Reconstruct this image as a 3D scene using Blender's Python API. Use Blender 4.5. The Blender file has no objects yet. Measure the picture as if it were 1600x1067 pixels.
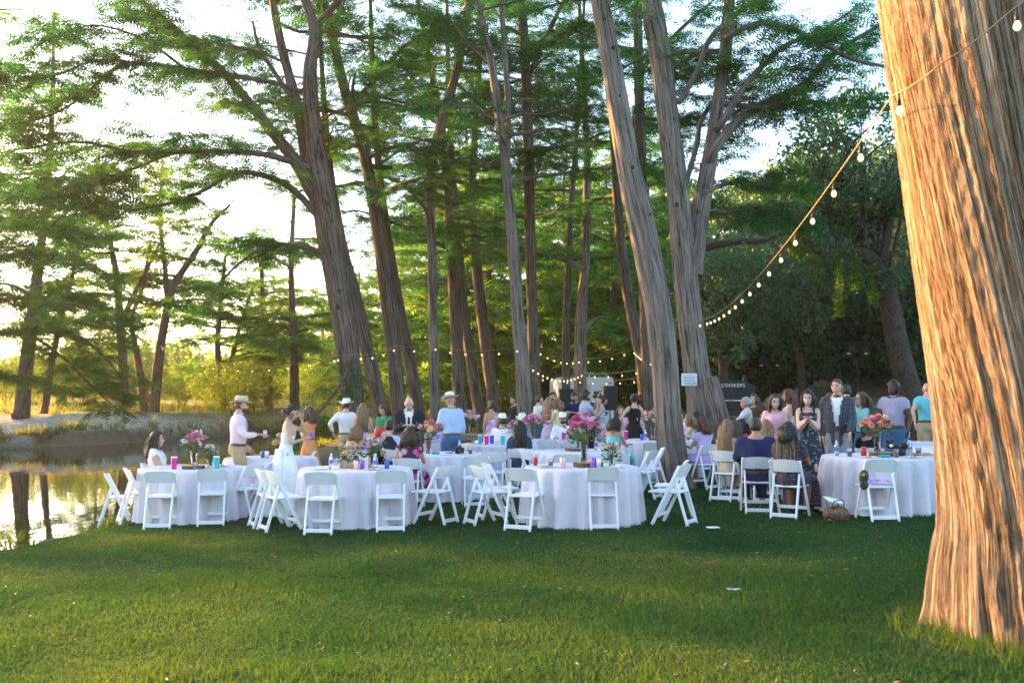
import bpy, bmesh, math, random
import numpy as np
from mathutils import Vector, Matrix
R = math.radians
scene = bpy.context.scene
C = scene.collection
# ------------------------------------------------------------------ camera
CAM_H, FPX, CX, CY = 1.7, 1555.6, 800.0, 533.5
TILT = math.atan(86.5 / FPX)
cam_d = bpy.data.cameras.new('camera'); cam = bpy.data.objects.new('camera', cam_d); C.objects.link(cam)
cam.location = (0, 0, CAM_H); cam.rotation_euler = (R(90) + TILT, 0, 0)
cam_d.lens = 35; cam_d.sensor_width = 36; cam_d.clip_end = 2000; cam_d.clip_start = .1
cam_d.dof.use_dof = True; cam_d.dof.focus_distance = 14.5; cam_d.dof.aperture_fstop = 2.4
scene.camera = cam
# ------------------------------------------------------------------ sky, sun, exposure
SUN_AZ, SUN_EL = R(-53), R(10.5)
SUN_DIR = Vector((math.sin(SUN_AZ) * math.cos(SUN_EL), math.cos(SUN_AZ) * math.cos(SUN_EL), math.sin(SUN_EL)))
world = bpy.data.worlds.new('World'); scene.world = world; world.use_nodes = True
nt = world.node_tree; nt.nodes.clear()
sky = nt.nodes.new('ShaderNodeTexSky'); sky.sky_type = 'NISHITA'; sky.sun_disc = False
sky.sun_elevation = SUN_EL; sky.sun_rotation = SUN_AZ; sky.dust_density = 2.4; sky.air_density = 1.0; sky.ozone_density = 2.0
bg = nt.nodes.new('ShaderNodeBackground'); bg.inputs['Strength'].default_value = .15
wo = nt.nodes.new('ShaderNodeOutputWorld')
nt.links.new(sky.outputs[0], bg.inputs[0]); nt.links.new(bg.outputs[0], wo.inputs[0])
sun_d = bpy.data.lights.new('sun', 'SUN'); sun = bpy.data.objects.new('sun', sun_d); C.objects.link(sun)
sun_d.energy = 5.0; sun_d.angle = R(.6); sun_d.color = (1.0, .50, .15)
sun.rotation_euler = SUN_DIR.to_track_quat('Z', 'Y').to_euler(); sun.location = (-30, 25, 20)
vs = scene.view_settings
vs.view_transform = 'Standard'; vs.look = 'None'; vs.gamma = 1; vs.exposure = 2.92; vs.use_curve_mapping = False
cy = scene.cycles
cy.use_denoising = True; cy.max_bounces = 6; cy.diffuse_bounces = 3; cy.glossy_bounces = 3
cy.transmission_bounces = 5; cy.transparent_max_bounces = 8; cy.caustics_reflective = False; cy.caustics_refractive = False
cy.sample_clamp_indirect = 6.0
cy.use_adaptive_sampling = True; cy.adaptive_threshold = .02

# ------------------------------------------------------------------ helpers
ct, st = math.cos(TILT), math.sin(TILT)
def P(px, py, Y):
    """the point at distance Y in front of the camera that the photograph shows at (px, py)"""
    rx, up = (px - CX) / FPX, (CY - py) / FPX
    dy, dz = ct - up * st, st + up * ct
    return np.array([rx * Y / dy, Y, CAM_H + dz * Y / dy])
def m2px(Y): return FPX / Y

def hash3(ix, iy, iz, seed):
    h = (ix * 374761393 + iy * 668265263 + iz * 2147483647 + seed * 974634777) & 0xffffffff
    h = ((h ^ (h >> 13)) * 1274126177) & 0xffffffff
    return ((h ^ (h >> 16)) & 0xffff) / 65535.0
def vnoise(x, y, z=None, seed=0):
    x = np.asarray(x, float); y = np.asarray(y, float)
    z = np.zeros_like(x) if z is None else np.asarray(z, float)
    x, y, z = np.broadcast_arrays(x, y, z)
    ix, iy, iz = np.floor(x).astype(np.int64), np.floor(y).astype(np.int64), np.floor(z).astype(np.int64)
    fx, fy, fz = x - ix, y - iy, z - iz
    fx, fy, fz = [t * t * (3 - 2 * t) for t in (fx, fy, fz)]
    r = 0
    for a in (0, 1):
        for b in (0, 1):
            for c in (0, 1):
                w = (fx if a else 1 - fx) * (fy if b else 1 - fy) * (fz if c else 1 - fz)
                r = r + w * hash3(ix + a, iy + b, iz + c, seed)
    return r                                        # 0..1
def sstep(a, b, x):
    t = np.clip((np.asarray(x, float) - a) / (b - a), 0, 1); return t * t * (3 - 2 * t)

def tag(o, label=None, cat=None, group=None, kind=None):
    if label: o['label'] = label
    if cat: o['category'] = cat
    if group: o['group'] = group
    if kind: o['kind'] = kind
    return o
def link(name, me, parent=None, mats=None):
    o = bpy.data.objects.new(name, me); C.objects.link(o)
    if mats is not None and me is not None:
        for m in (mats if isinstance(mats, (list, tuple)) else [mats]): me.materials.append(m)
    if parent: o.parent = parent
    return o
def thing(name, label, cat, loc=(0, 0, 0), rz=0, group=None):
    o = bpy.data.objects.new(name, None); C.objects.link(o); o.empty_display_size = .2
    o.location = loc; o.rotation_euler = (0, 0, rz)
    return tag(o, label, cat, group)
def dup(root, loc=None, rz=None, label=None, group=None):
    r = root.copy(); C.objects.link(r)
    if loc is not None: r.location = loc
    if rz is not None: r.rotation_euler = (0, 0, rz)
    if label: r['label'] = label
    if group: r['group'] = group
    for ch in list(root.children):
        c = ch.copy(); C.objects.link(c); c.parent = r
        for g in list(ch.children):
            d = g.copy(); C.objects.link(d); d.parent = c
    return r

class MB:
    """collects vertices, faces, material slots and point attributes for one mesh"""
    def __init__(s): s.v = []; s.f = []; s.m = []; s.n = 0; s.att = {}
    def add(s, v, faces, mat=0, **att):
        v = np.asarray(v, float).reshape(-1, 3)
        if not isinstance(faces, list) or (faces and np.ndim(faces[0]) < 2 and not np.isscalar(faces[0]) and False): faces = [faces]
        groups = {}
        for f in faces:
            f = np.asarray(f)
            if f.ndim == 1: groups.setdefault(len(f), []).append(f)
            else:
                s.f.append(f + s.n); s.m.append(np.full(len(f), mat))
        for k, g in groups.items():
            g = np.array(g); s.f.append(g + s.n); s.m.append(np.full(len(g), mat))
        s.v.append(v)
        for k, a in att.items(): s.att.setdefault(k, []).append((s.n, np.asarray(a, float)))
        s.n += len(v); return s
    def mesh(s, name, smooth=True):
        me = bpy.data.meshes.new(name)
        if not s.v: return me
        V = np.concatenate(s.v); me.vertices.add(len(V)); me.vertices.foreach_set('co', V.ravel().astype(np.float32))
        lv = np.concatenate([f.ravel() for f in s.f]); tot = np.concatenate([np.full(len(f), f.shape[1]) for f in s.f])
        st_ = np.concatenate([[0], np.cumsum(tot)[:-1]])
        me.loops.add(len(lv)); me.loops.foreach_set('vertex_index', lv.astype(np.int32))
        me.polygons.add(len(tot)); me.polygons.foreach_set('loop_start', st_.astype(np.int32)); me.polygons.foreach_set('loop_total', tot.astype(np.int32))
        me.polygons.foreach_set('material_index', np.concatenate(s.m).astype(np.int32))
        me.polygons.foreach_set('use_smooth', np.full(len(tot), bool(smooth)))
        for k, lst in s.att.items():
            d = lst[0][1].shape[1] if lst[0][1].ndim == 2 else 1
            A = np.zeros((len(V), d), np.float32)
            for off, a in lst: A[off:off + len(a)] = a.reshape(len(a), d)
            at = me.attributes.new(k, 'FLOAT_VECTOR' if d == 3 else 'FLOAT', 'POINT')
            at.data.foreach_set('vector' if d == 3 else 'value', A.ravel())
        me.update(calc_edges=True)
        return me
    def build(s, name, mats, parent=None, smooth=True): return link(name, s.mesh(name, smooth), parent, mats)
    # ---- shapes
    def box(s, c, d, rot=None, mat=0, bevel=0.0):
        hx, hy, hz = d[0] / 2, d[1] / 2, d[2] / 2
        if bevel <= 0:
            v = np.array([[x, y, z] for z in (-hz, hz) for y in (-hy, hy) for x in (-hx, hx)])
            f = np.array([[0, 2, 3, 1], [4, 5, 7, 6], [0, 1, 5, 4], [2, 6, 7, 3], [0, 4, 6, 2], [1, 3, 7, 5]]); ff = [f]
        else:
            b = min(bevel, hx * .9, hy * .9, hz * .9)
            v = []; idx = {}
            for sx in (-1, 1):
                for sy in (-1, 1):
                    for sz in (-1, 1):
                        for k, o in enumerate(((0, b, b), (b, 0, b), (b, b, 0))):
                            idx[(sx, sy, sz, k)] = len(v)
                            v.append([sx * (hx - o[0]), sy * (hy - o[1]), sz * (hz - o[2])])
            ff = []
            for a in range(3):
                for sg in (-1, 1):
                    o1, o2 = [q for q in range(3) if q != a]
                    q = []
                    for s1, s2 in ((-1, -1), (1, -1), (1, 1), (-1, 1)):
                        t = [0, 0, 0]; t[a] = sg; t[o1] = s1; t[o2] = s2; q.append(idx[(*t, a)])
                    ff.append(q if (sg > 0) == (a != 1) else q[::-1])
            for a in range(3):
                o1, o2 = [q for q in range(3) if q != a]
                for s1 in (-1, 1):
                    for s2 in (-1, 1):
                        q = []
                        for e in (-1, 1):
                            t = [0, 0, 0]; t[a] = e; t[o1] = s1; t[o2] = s2
                            q += [idx[(*t, o1)], idx[(*t, o2)]] if e < 0 else [idx[(*t, o2)], idx[(*t, o1)]]
                        ff.append(q)
            for sx in (-1, 1):
                for sy in (-1, 1):
                    for sz in (-1, 1): ff.append([idx[(sx, sy, sz, k)] for k in range(3)])
            v = np.array(v)
        if rot is not None: v = v @ np.array(rot).T
        return s.add(v + np.array(c), ff, mat)
    def bar(s, a, b, w, t, up=(0, 0, 1), mat=0, bevel=0.0, ext=0.0):
        """rectangular bar from a to b, w across, t along up"""
        a, b = np.array(a, float), np.array(b, float); d = b - a; L = np.linalg.norm(d); d = d / L
        u = np.array(up, float); u = u - d * (u @ d); u /= np.linalg.norm(u); x = np.cross(d, u)
        return s.box((a + b) / 2, (w, L + 2 * ext, t), np.column_stack([x, d, u]), mat, bevel)
    def tube(s, pts, rad, n=8, cap=True, mat=0, bark=False, flat=None, ref=None):
        v, f, bk = tube(pts, rad, n, cap, flat, ref)
        return s.add(v, f, mat, **({'bk': bk} if bark else {}))
    def lathe(s, prof, n=16, c=(0, 0, 0), mat=0, close=True):
        prof = np.array(prof, float); a = np.linspace(0, 2 * np.pi, n, endpoint=False)
        v = np.stack([np.outer(prof[:, 0], np.cos(a)), np.outer(prof[:, 0], np.sin(a)), np.repeat(prof[:, 1:2], n, 1)], -1).reshape(-1, 3) + np.array(c)
        m = len(prof); f = []
        i = np.arange(m - 1)[:, None] * n; j = np.arange(n)[None]; j2 = (j + 1) % n
        q = np.stack([i + j, i + j2, i + n + j2, i + n + j], -1).reshape(-1, 4); f.append(q)
        if close: f.append(np.arange(n)[::-1].reshape(1, n)); f.append((np.arange(n) + (m - 1) * n).reshape(1, n))
        return s.add(v, f, mat)
    def ball(s, c, r, n=8, m=6, mat=0, rot=None):
        r = np.array([r, r, r] if np.isscalar(r) else r, float)
        ph = np.linspace(0, np.pi, m + 1)[1:-1]; a = np.linspace(0, 2 * np.pi, n, endpoint=False)
        v = np.concatenate([[[0, 0, 1]], np.stack([np.outer(np.sin(ph), np.cos(a)), np.outer(np.sin(ph), np.sin(a)), np.repeat(np.cos(ph)[:, None], n, 1)], -1).reshape(-1, 3), [[0, 0, -1]]]) * r
        if rot is not None: v = v @ np.array(rot).T
        f = [[0, 1 + j, 1 + (j + 1) % n] for j in range(n)]
        for i in range(m - 2):
            for j in range(n):
                p, q = 1 + i * n + j, 1 + i * n + (j + 1) % n; f.append([p, p + n, q + n, q])
        L = len(v) - 1; f += [[L, 1 + (m - 2) * n + (j + 1) % n, 1 + (m - 2) * n + j] for j in range(n)]
        return s.add(v + np.array(c), f, mat)

def frames(pts, ref=None):
    pts = np.asarray(pts, float); T = np.gradient(pts, axis=0); T /= np.linalg.norm(T, axis=1)[:, None] + 1e-9
    u = np.array(ref if ref is not None else ((1, 0, 0) if abs(T[0][0]) < .8 else (0, 1, 0)), float)
    U = []
    for t in T:
        u = u - t * (u @ t); u = u / (np.linalg.norm(u) + 1e-9); U.append(u)
    U = np.array(U); return T, U, np.cross(T, U)
def tube(pts, rad, n=8, cap=True, flat=None, ref=None):
    pts = np.asarray(pts, float); rad = np.broadcast_to(np.asarray(rad, float), (len(pts),)) if np.ndim(rad) <= 1 else np.asarray(rad)
    T, U, W = frames(pts, ref); a = np.linspace(0, 2 * np.pi, n, endpoint=False)
    ru, rw = (rad, rad if flat is None else rad * flat) if np.ndim(rad) == 1 else (rad[:, 0], rad[:, 1])
    v = pts[:, None] + U[:, None] * (np.outer(ru, np.cos(a)))[..., None] + W[:, None] * (np.outer(rw, np.sin(a)))[..., None]
    L = np.concatenate([[0], np.cumsum(np.linalg.norm(np.diff(pts, axis=0), axis=1))])
    bk = np.stack([np.outer(ru, np.cos(a)), np.outer(ru, np.sin(a)), np.repeat(L[:, None], n, 1)], -1).reshape(-1, 3)
    m = len(pts); i = np.arange(m - 1)[:, None] * n; j = np.arange(n)[None]; j2 = (j + 1) % n
    f = [np.stack([i + j, i + j2, i + n + j2, i + n + j], -1).reshape(-1, 4)]
    if cap: f += [np.arange(n)[::-1].reshape(1, n), (np.arange(n) + (m - 1) * n).reshape(1, n)]
    return v.reshape(-1, 3), f, bk
def spline(pts, k):
    """Catmull-Rom through rows of pts, k samples per span"""
    p = np.asarray(pts, float); p = np.vstack([2 * p[0] - p[1], p, 2 * p[-1] - p[-2]]); out = []
    for i in range(1, len(p) - 2):
        t = np.linspace(0, 1, k, endpoint=False)[:, None]; a, b, c, d = p[i - 1:i + 3]
        out.append(.5 * (2 * b + (c - a) * t + (2 * a - 5 * b + 4 * c - d) * t ** 2 + (3 * b - a - 3 * c + d) * t ** 3))
    return np.vstack(out + [p[-2:-1]])

# ------------------------------------------------------------------ materials
def new_mat(name):
    m = bpy.data.materials.new(name); m.use_nodes = True; t = m.node_tree; t.nodes.clear()
    return m, t, t.nodes.new('ShaderNodeOutputMaterial')
def N(t, kind, **kw):
    n = t.nodes.new('ShaderNode' + kind)
    for k, v in kw.items():
        if k.startswith('i_'):
            key = k[2:].replace('_', ' '); n.inputs[key].default_value = v
        else: setattr(n, k, v)
    return n
def ramp(t, stops):
    n = t.nodes.new('ShaderNodeValToRGB'); e = n.color_ramp.elements
    while len(e) < len(stops): e.new(.5)
    for q, (p, c) in zip(e, stops): q.position = p; q.color = (*c, 1) if len(c) == 3 else c
    return n
def rgb(c): return (*c, 1.0)
def pm(name, col, rough=.6, var=.12, scale=9., bump=0., bscale=None, spec=.35, metal=0., trans=0., stretch=None, emit=0., coord='Object', coat=0.):
    """principled material whose colour drifts with a noise; optional bump"""
    m, t, o = new_mat(name); b = N(t, 'BsdfPrincipled'); t.links.new(b.outputs[0], o.inputs[0])
    b.inputs['Roughness'].default_value = rough; b.inputs['Specular IOR Level'].default_value = spec
    b.inputs['Metallic'].default_value = metal; b.inputs['Transmission Weight'].default_value = trans; b.inputs['Coat Weight'].default_value = coat
    tc = N(t, 'TexCoord'); src = tc.outputs[coord]
    if stretch:
        mp = N(t, 'Mapping'); mp.inputs['Scale'].default_value = stretch; t.links.new(src, mp.inputs[0]); src = mp.outputs[0]
    nz = N(t, 'TexNoise', i_Scale=scale, i_Detail=4.0); t.links.new(src, nz.inputs['Vector'])
    c = np.array(col); rp = ramp(t, [(.3, tuple(np.clip(c * (1 - var), 0, 1))), (.7, tuple(np.clip(c * (1 + var), 0, 1)))])
    t.links.new(nz.outputs[0], rp.inputs[0]); t.links.new(rp.outputs[0], b.inputs['Base Color'])
    if emit: t.links.new(rp.outputs[0], b.inputs['Emission Color']); b.inputs['Emission Strength'].default_value = emit
    if bump:
        n2 = N(t, 'TexNoise', i_Scale=bscale or scale * 4, i_Detail=5.0); t.links.new(src, n2.inputs['Vector'])
        bp = N(t, 'Bump', i_Strength=bump, i_Distance=.02); t.links.new(n2.outputs[0], bp.inputs['Height']); t.links.new(bp.outputs[0], b.inputs['Normal'])
    return m
def leaf_mat(name, cols, tcols, gloss=.0, tr=.5):
    m, t, o = new_mat(name); a = N(t, 'Attribute', attribute_name='tint')
    r1 = ramp(t, [(i / (len(cols) - 1), c) for i, c in enumerate(cols)]); r2 = ramp(t, [(i / (len(tcols) - 1), c) for i, c in enumerate(tcols)])
    t.links.new(a.outputs['Fac'], r1.inputs[0]); t.links.new(a.outputs['Fac'], r2.inputs[0])
    d = N(t, 'BsdfDiffuse'); tl = N(t, 'BsdfTranslucent'); mx = N(t, 'MixShader'); mx.inputs[0].default_value = tr
    t.links.new(r1.outputs[0], d.inputs[0]); t.links.new(r2.outputs[0], tl.inputs[0]); t.links.new(d.outputs[0], mx.inputs[1]); t.links.new(tl.outputs[0], mx.inputs[2])
    out = mx
    if gloss:
        g = N(t, 'BsdfGlossy', i_Roughness=.45); m2 = N(t, 'MixShader'); m2.inputs[0].default_value = gloss
        t.links.new(mx.outputs[0], m2.inputs[1]); t.links.new(g.outputs[0], m2.inputs[2]); out = m2
    t.links.new(out.outputs[0], o.inputs[0]); return m
def bark_mat(name, dark, light, k=26., bump=.8, moss=None, along=.09):
    m, t, o = new_mat(name); b = N(t, 'BsdfPrincipled'); b.inputs['Roughness'].default_value = .9; b.inputs['Specular IOR Level'].default_value = .15
    a = N(t, 'Attribute', attribute_name='bk'); mp = N(t, 'Mapping'); mp.inputs['Scale'].default_value = (1, 1, along); t.links.new(a.outputs['Vector'], mp.inputs[0])
    n1 = N(t, 'TexNoise', i_Scale=k, i_Detail=8.0, i_Roughness=.7, i_Distortion=.35); t.links.new(mp.outputs[0], n1.inputs['Vector'])
    n2 = N(t, 'TexNoise', i_Scale=1.3, i_Detail=3.0); t.links.new(a.outputs['Vector'], n2.inputs['Vector'])
    r1 = ramp(t, [(.36, dark), (.47, tuple(.5 * (np.array(dark) + np.array(light)))), (.62, light)]); t.links.new(n1.outputs[0], r1.inputs[0])
    hv = N(t, 'MixRGB', blend_type='MULTIPLY'); hv.inputs[0].default_value = .6
    r2 = ramp(t, [(.3, (.62, .6, .6)), (.7, (1.12, 1.06, 1.0))]); t.links.new(n2.outputs[0], r2.inputs[0])
    t.links.new(r1.outputs[0], hv.inputs[1]); t.links.new(r2.outputs[0], hv.inputs[2]); col = hv.outputs[0]
    if moss:
        g = N(t, 'NewGeometry'); sx = N(t, 'SeparateXYZ'); t.links.new(g.outputs['Normal'], sx.inputs[0])
        ms = N(t, 'MixRGB'); rr = ramp(t, [(.35, (0, 0, 0)), (.75, (1, 1, 1))]); t.links.new(sx.outputs[2], rr.inputs[0])
        t.links.new(rr.outputs[0], ms.inputs[0]); t.links.new(col, ms.inputs[1]); ms.inputs[2].default_value = rgb(moss); col = ms.outputs[0]
    t.links.new(col, b.inputs['Base Color'])
    bp = N(t, 'Bump', i_Strength=bump, i_Distance=.03); t.links.new(n1.outputs[0], bp.inputs['Height']); t.links.new(bp.outputs[0], b.inputs['Normal'])
    t.links.new(b.outputs[0], o.inputs[0]); return m
# ================================================================== terrain
LAWN_EDGE = np.array([(-60, -7.2), (0, -6.4), (8, -6.3), (12, -6.2), (15, -5.9), (18, -6.6), (24, -7.3), (34, -7.0), (45, -7.6), (56, -9.0), (70, -10), (400, -30)], float)
FAR_EDGE = np.array([(-400, 15), (-60, 30), (-40, 37), (-22, 43), (-19, 49), (-16.5, 57), (-14.5, 66), (-11, 72), (-6, 74), (60, 74)], float)
WATER_Z = -.55
def near_x(y): return np.interp(y, LAWN_EDGE[:, 0], LAWN_EDGE[:, 1])
def far_y(x): return np.interp(x, FAR_EDGE[:, 0], FAR_EDGE[:, 1])
def ground_z(x, y):
    x = np.asarray(x, float); y = np.asarray(y, float)
    lawn = .021 * np.clip(x, -9, 9) + .05 * (vnoise(x * .35, y * .35, seed=3) - .5) + .02 * (vnoise(x * 1.3, y * 1.3, seed=4) - .5)
    d1 = near_x(y) - x + .7 * (vnoise(x * .6, y * .6, seed=8) - .5); d2 = far_y(x) - y + 1.6 * (vnoise(x * .3, y * .3, seed=9) - .5)
    far_land = .9 * sstep(0, -7, d2) + .5 * sstep(-8, -40, d2) + .3 * (vnoise(x * .25, y * .25, seed=5) - .5)
    hill = sstep(4, 16, x - 2) * sstep(31, 47, y) * 2.6 + sstep(2, 30, x) * sstep(48, 110, y) * 6 + sstep(10, 40, x) * sstep(24, 60, y) * 2.5
    hill = hill + .25 * hill * (vnoise(x * .35, y * .35, seed=6) - .5)
    w = sstep(-4, 0, -d2)
    land = np.where(d1 > 0, far_land, lawn * sstep(60, 40, y) + far_land * sstep(40, 70, y) * .4 + hill)
    s = np.minimum(d1, d2)
    return land * sstep(.9, -.5, s) + (-1.5) * sstep(-.35, 1.6, s)
def gz(x, y): return float(ground_z(np.array([x]), np.array([y]))[0])
def at(px, Y, dx=0.):
    """a point on the ground at distance Y below picture column px"""
    x = (px - CX) / FPX * (Y * ct + 0) + dx
    return np.array([x, Y, gz(x, Y)])

def ground_material():
    m, t, o = new_mat('ground'); b = N(t, 'BsdfPrincipled'); b.inputs['Roughness'].default_value = .95; b.inputs['Specular IOR Level'].default_value = .1
    tc = N(t, 'TexCoord'); a = N(t, 'Attribute', attribute_name='zone')       # x: gravel, y: dry grass, z: litter
    sp = N(t, 'SeparateXYZ'); t.links.new(a.outputs['Vector'], sp.inputs[0])
    n1 = N(t, 'TexNoise', i_Scale=2.2, i_Detail=6.0); n2 = N(t, 'TexNoise', i_Scale=38., i_Detail=4.0); n3 = N(t, 'TexVoronoi', i_Scale=6.5)
    for n in (n1, n2, n3): t.links.new(tc.outputs['Object'], n.inputs['Vector'])
    grass = ramp(t, [(.25, (.006, .020, .008)), (.5, (.010, .040, .013)), (.75, (.018, .058, .018))]); t.links.new(n2.outputs[0], grass.inputs[0])
    gv = N(t, 'MixRGB', blend_type='MULTIPLY'); gv.inputs[0].default_value = .7; r1 = ramp(t, [(.3, (.65, .7, .6)), (.7, (1.15, 1.1, 1.0))])
    t.links.new(n1.outputs[0], r1.inputs[0]); t.links.new(grass.outputs[0], gv.inputs[1]); t.links.new(r1.outputs[0], gv.inputs[2])
    gravel = ramp(t, [(0, (.28, .25, .21)), (.4, (.5, .46, .40)), (1, (.66, .62, .56))]); t.links.new(n3.outputs['Color'], gravel.inputs[0])
    dry = ramp(t, [(.3, (.16, .17, .05)), (.7, (.34, .31, .13))]); t.links.new(n2.outputs[0], dry.inputs[0])
    lit = ramp(t, [(.3, (.12, .092, .062)), (.7, (.30, .24, .17))]); t.links.new(n2.outputs[0], lit.inputs[0])
    col = gv.outputs[0]
    for k, r in enumerate((gravel, dry, lit)):
        mx = N(t, 'MixRGB'); t.links.new(sp.outputs[k], mx.inputs[0]); t.links.new(col, mx.inputs[1]); t.links.new(r.outputs[0], mx.inputs[2]); col = mx.outputs[0]
    t.links.new(col, b.inputs['Base Color'])
    bp = N(t, 'Bump', i_Strength=.6, i_Distance=.05); t.links.new(n2.outputs[0], bp.inputs['Height']); t.links.new(bp.outputs[0], b.inputs['Normal'])
    t.links.new(b.outputs[0], o.inputs[0]); return m
def axis(lo, hi, fine, step):
    core = np.arange(fine[0], fine[1] + step, step)
    def out(a, b):
        r = []; s = step; x = a
        while abs(x) < abs(b): s *= 1.22; x += math.copysign(s, b - a); r.append(x)
        return r
    return np.array(out(fine[0], lo)[::-1] + list(core) + out(fine[1], hi))
xs, ys = axis(-700, 700, (-24, 18), .3), axis(-60, 900, (3, 62), .32)
GX, GY = np.meshgrid(xs, ys); GZ = ground_z(GX, GY)
d2 = far_y(GX) - GY; d1 = near_x(GY) - GX
nz = vnoise(GX * .4, GY * .4, seed=21)
zone = np.zeros((*GX.shape, 3))
far_side = (d1 > -1) & (d2 < 1)
zone[..., 0] = np.where(far_side, sstep(1, -1, d2) * sstep(-9, -3.5, d2 + 5 * (nz - .5)), 0)
zone[..., 1] = np.where(far_side | (GY > 58), sstep(-4, -9, d2 + 3 * (nz - .5)) * sstep(6, -6, GX), 0)
path = sstep(1.6, .8, np.abs(GX - np.interp(GY, [34, 40, 46, 52, 60], [8.2, 10, 13.2, 15.5, 24])) - .6) * sstep(33, 36, GY)
zone[..., 0] = np.maximum(zone[..., 0], path * .85)
zone[..., 2] = sstep(5, 8, GX) * sstep(27, 31, GY + 3 * (nz - .5)) * (1 - path) + (d2 > .3) * (d1 > .1) * 1.0
zone[..., 2] = np.maximum(zone[..., 2], .55 * sstep(24, 32, GY + 6 * (nz - .5)) * (d1 < 0))
zone[..., 2] = np.maximum(zone[..., 2], .8 * sstep(1.35, .75, np.hypot(GX - 3.75, GY - 6.9) + .5 * (vnoise(GX * 3, GY * 3, seed=2) - .5)))
b = MB(); ny, nx = GX.shape; i = np.arange(ny - 1)[:, None] * nx + np.arange(nx - 1)[None]
b.add(np.stack([GX, GY, GZ], -1), [np.stack([i, i + 1, i + nx + 1, i + nx], -1).reshape(-1, 4)], zone=zone.reshape(-1, 3))
M_GROUND = ground_material()
tag(b.build('ground', M_GROUND), kind='structure')

def water_material():
    m, t, o = new_mat('creek_water'); b = N(t, 'BsdfPrincipled'); b.inputs['Base Color'].default_value = (.018, .022, .012, 1)
    b.inputs['Roughness'].default_value = .03; b.inputs['IOR'].default_value = 1.33; b.inputs['Specular IOR Level'].default_value = .8
    tc = N(t, 'TexCoord'); mp = N(t, 'Mapping'); mp.inputs['Scale'].default_value = (1, .45, 1); t.links.new(tc.outputs['Object'], mp.inputs[0])
    n = N(t, 'TexNoise', i_Scale=2.2, i_Detail=3.0); t.links.new(mp.outputs[0], n.inputs['Vector'])
    bp = N(t, 'Bump', i_Strength=.10, i_Distance=.04); t.links.new(n.outputs[0], bp.inputs['Height']); t.links.new(bp.outputs[0], b.inputs['Normal'])
    t.links.new(b.outputs[0], o.inputs[0]); return m
b = MB(); b.add([(-120, -40, WATER_Z), (-3, -40, WATER_Z), (-3, 78, WATER_Z), (-120, 78, WATER_Z)], [[0, 1, 2, 3]])
tag(b.build('creek_water', water_material()), kind='structure')

# ------------------------------------------------------------------ grass blades of the lawn
rng = np.random.default_rng(5)
def grass_blades(zones, hmin, hmax, name, label, mat):
    Vs, Fs, Ts = [], [], []; n0 = 0
    for (x0, x1, y0, y1, dens, wid) in zones:
        n = int((x1 - x0) * (y1 - y0) * dens); x = rng.uniform(x0, x1, n); y = rng.uniform(y0, y1, n)
        keep = (np.abs(x) < .545 * y + .5) & (near_x(y) - x < .25) & (np.hypot(x - 3.75, y - 6.9) > .62 + .5 * rng.random(n))
        x, y = x[keep], y[keep]; n = len(x); z = ground_z(x, y)
        cl = vnoise(x * 2.2, y * 2.2, seed=31); h = (hmin + (hmax - hmin) * rng.random(n)) * (.65 + .7 * cl)
        a = rng.uniform(0, 2 * np.pi, n); le = rng.normal(0, .45, (n, 2)) * h[:, None]
        w = wid * (.7 + .6 * rng.random(n)); dx, dy = np.cos(a) * w, np.sin(a) * w
        V = np.stack([np.stack([x - dx, y - dy, z - .004], -1), np.stack([x + dx, y + dy, z - .004], -1), np.stack([x + le[:, 0], y + le[:, 1], z + h], -1)], 1)
        Vs.append(V.reshape(-1, 3)); Fs.append(np.arange(n * 3).reshape(-1, 3) + n0); n0 += n * 3
        tint = np.clip(.5 + .5 * (vnoise(x * .8, y * .8, seed=33) - .5) * 1.6 + rng.normal(0, .16, n), 0, 1); Ts.append(np.repeat(tint, 3))
    b = MB(); b.add(np.concatenate(Vs), [np.concatenate(Fs)], tint=np.concatenate(Ts)[:, None])
    return tag(b.build(name, mat), label, 'grass', kind='stuff')
M_GRASS = leaf_mat('lawn_grass', [(.004, .024, .010), (.009, .058, .019), (.028, .092, .026)], [(.014, .065, .010), (.045, .14, .012), (.17, .22, .02)], gloss=.012, tr=.45)
grass_blades([(-4.2, 3.9, 5.2, 7.6, 5200, .0034), (-5.3, 5.2, 7.6, 10, 3600, .0042), (-7, 7, 10, 14, 1700, .0055), (-8, 9, 14, 20, 700, .008), (-8, 12, 20, 27, 260, .012)], .018, .044, 'lawn_grass', 'short mown green lawn grass in front of the tables', M_GRASS)
M_BANK = leaf_mat('bank_grass', [(.04, .07, .012), (.09, .12, .02), (.2, .18, .06)], [(.12, .18, .01), (.25, .30, .02), (.42, .36, .08)])
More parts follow.
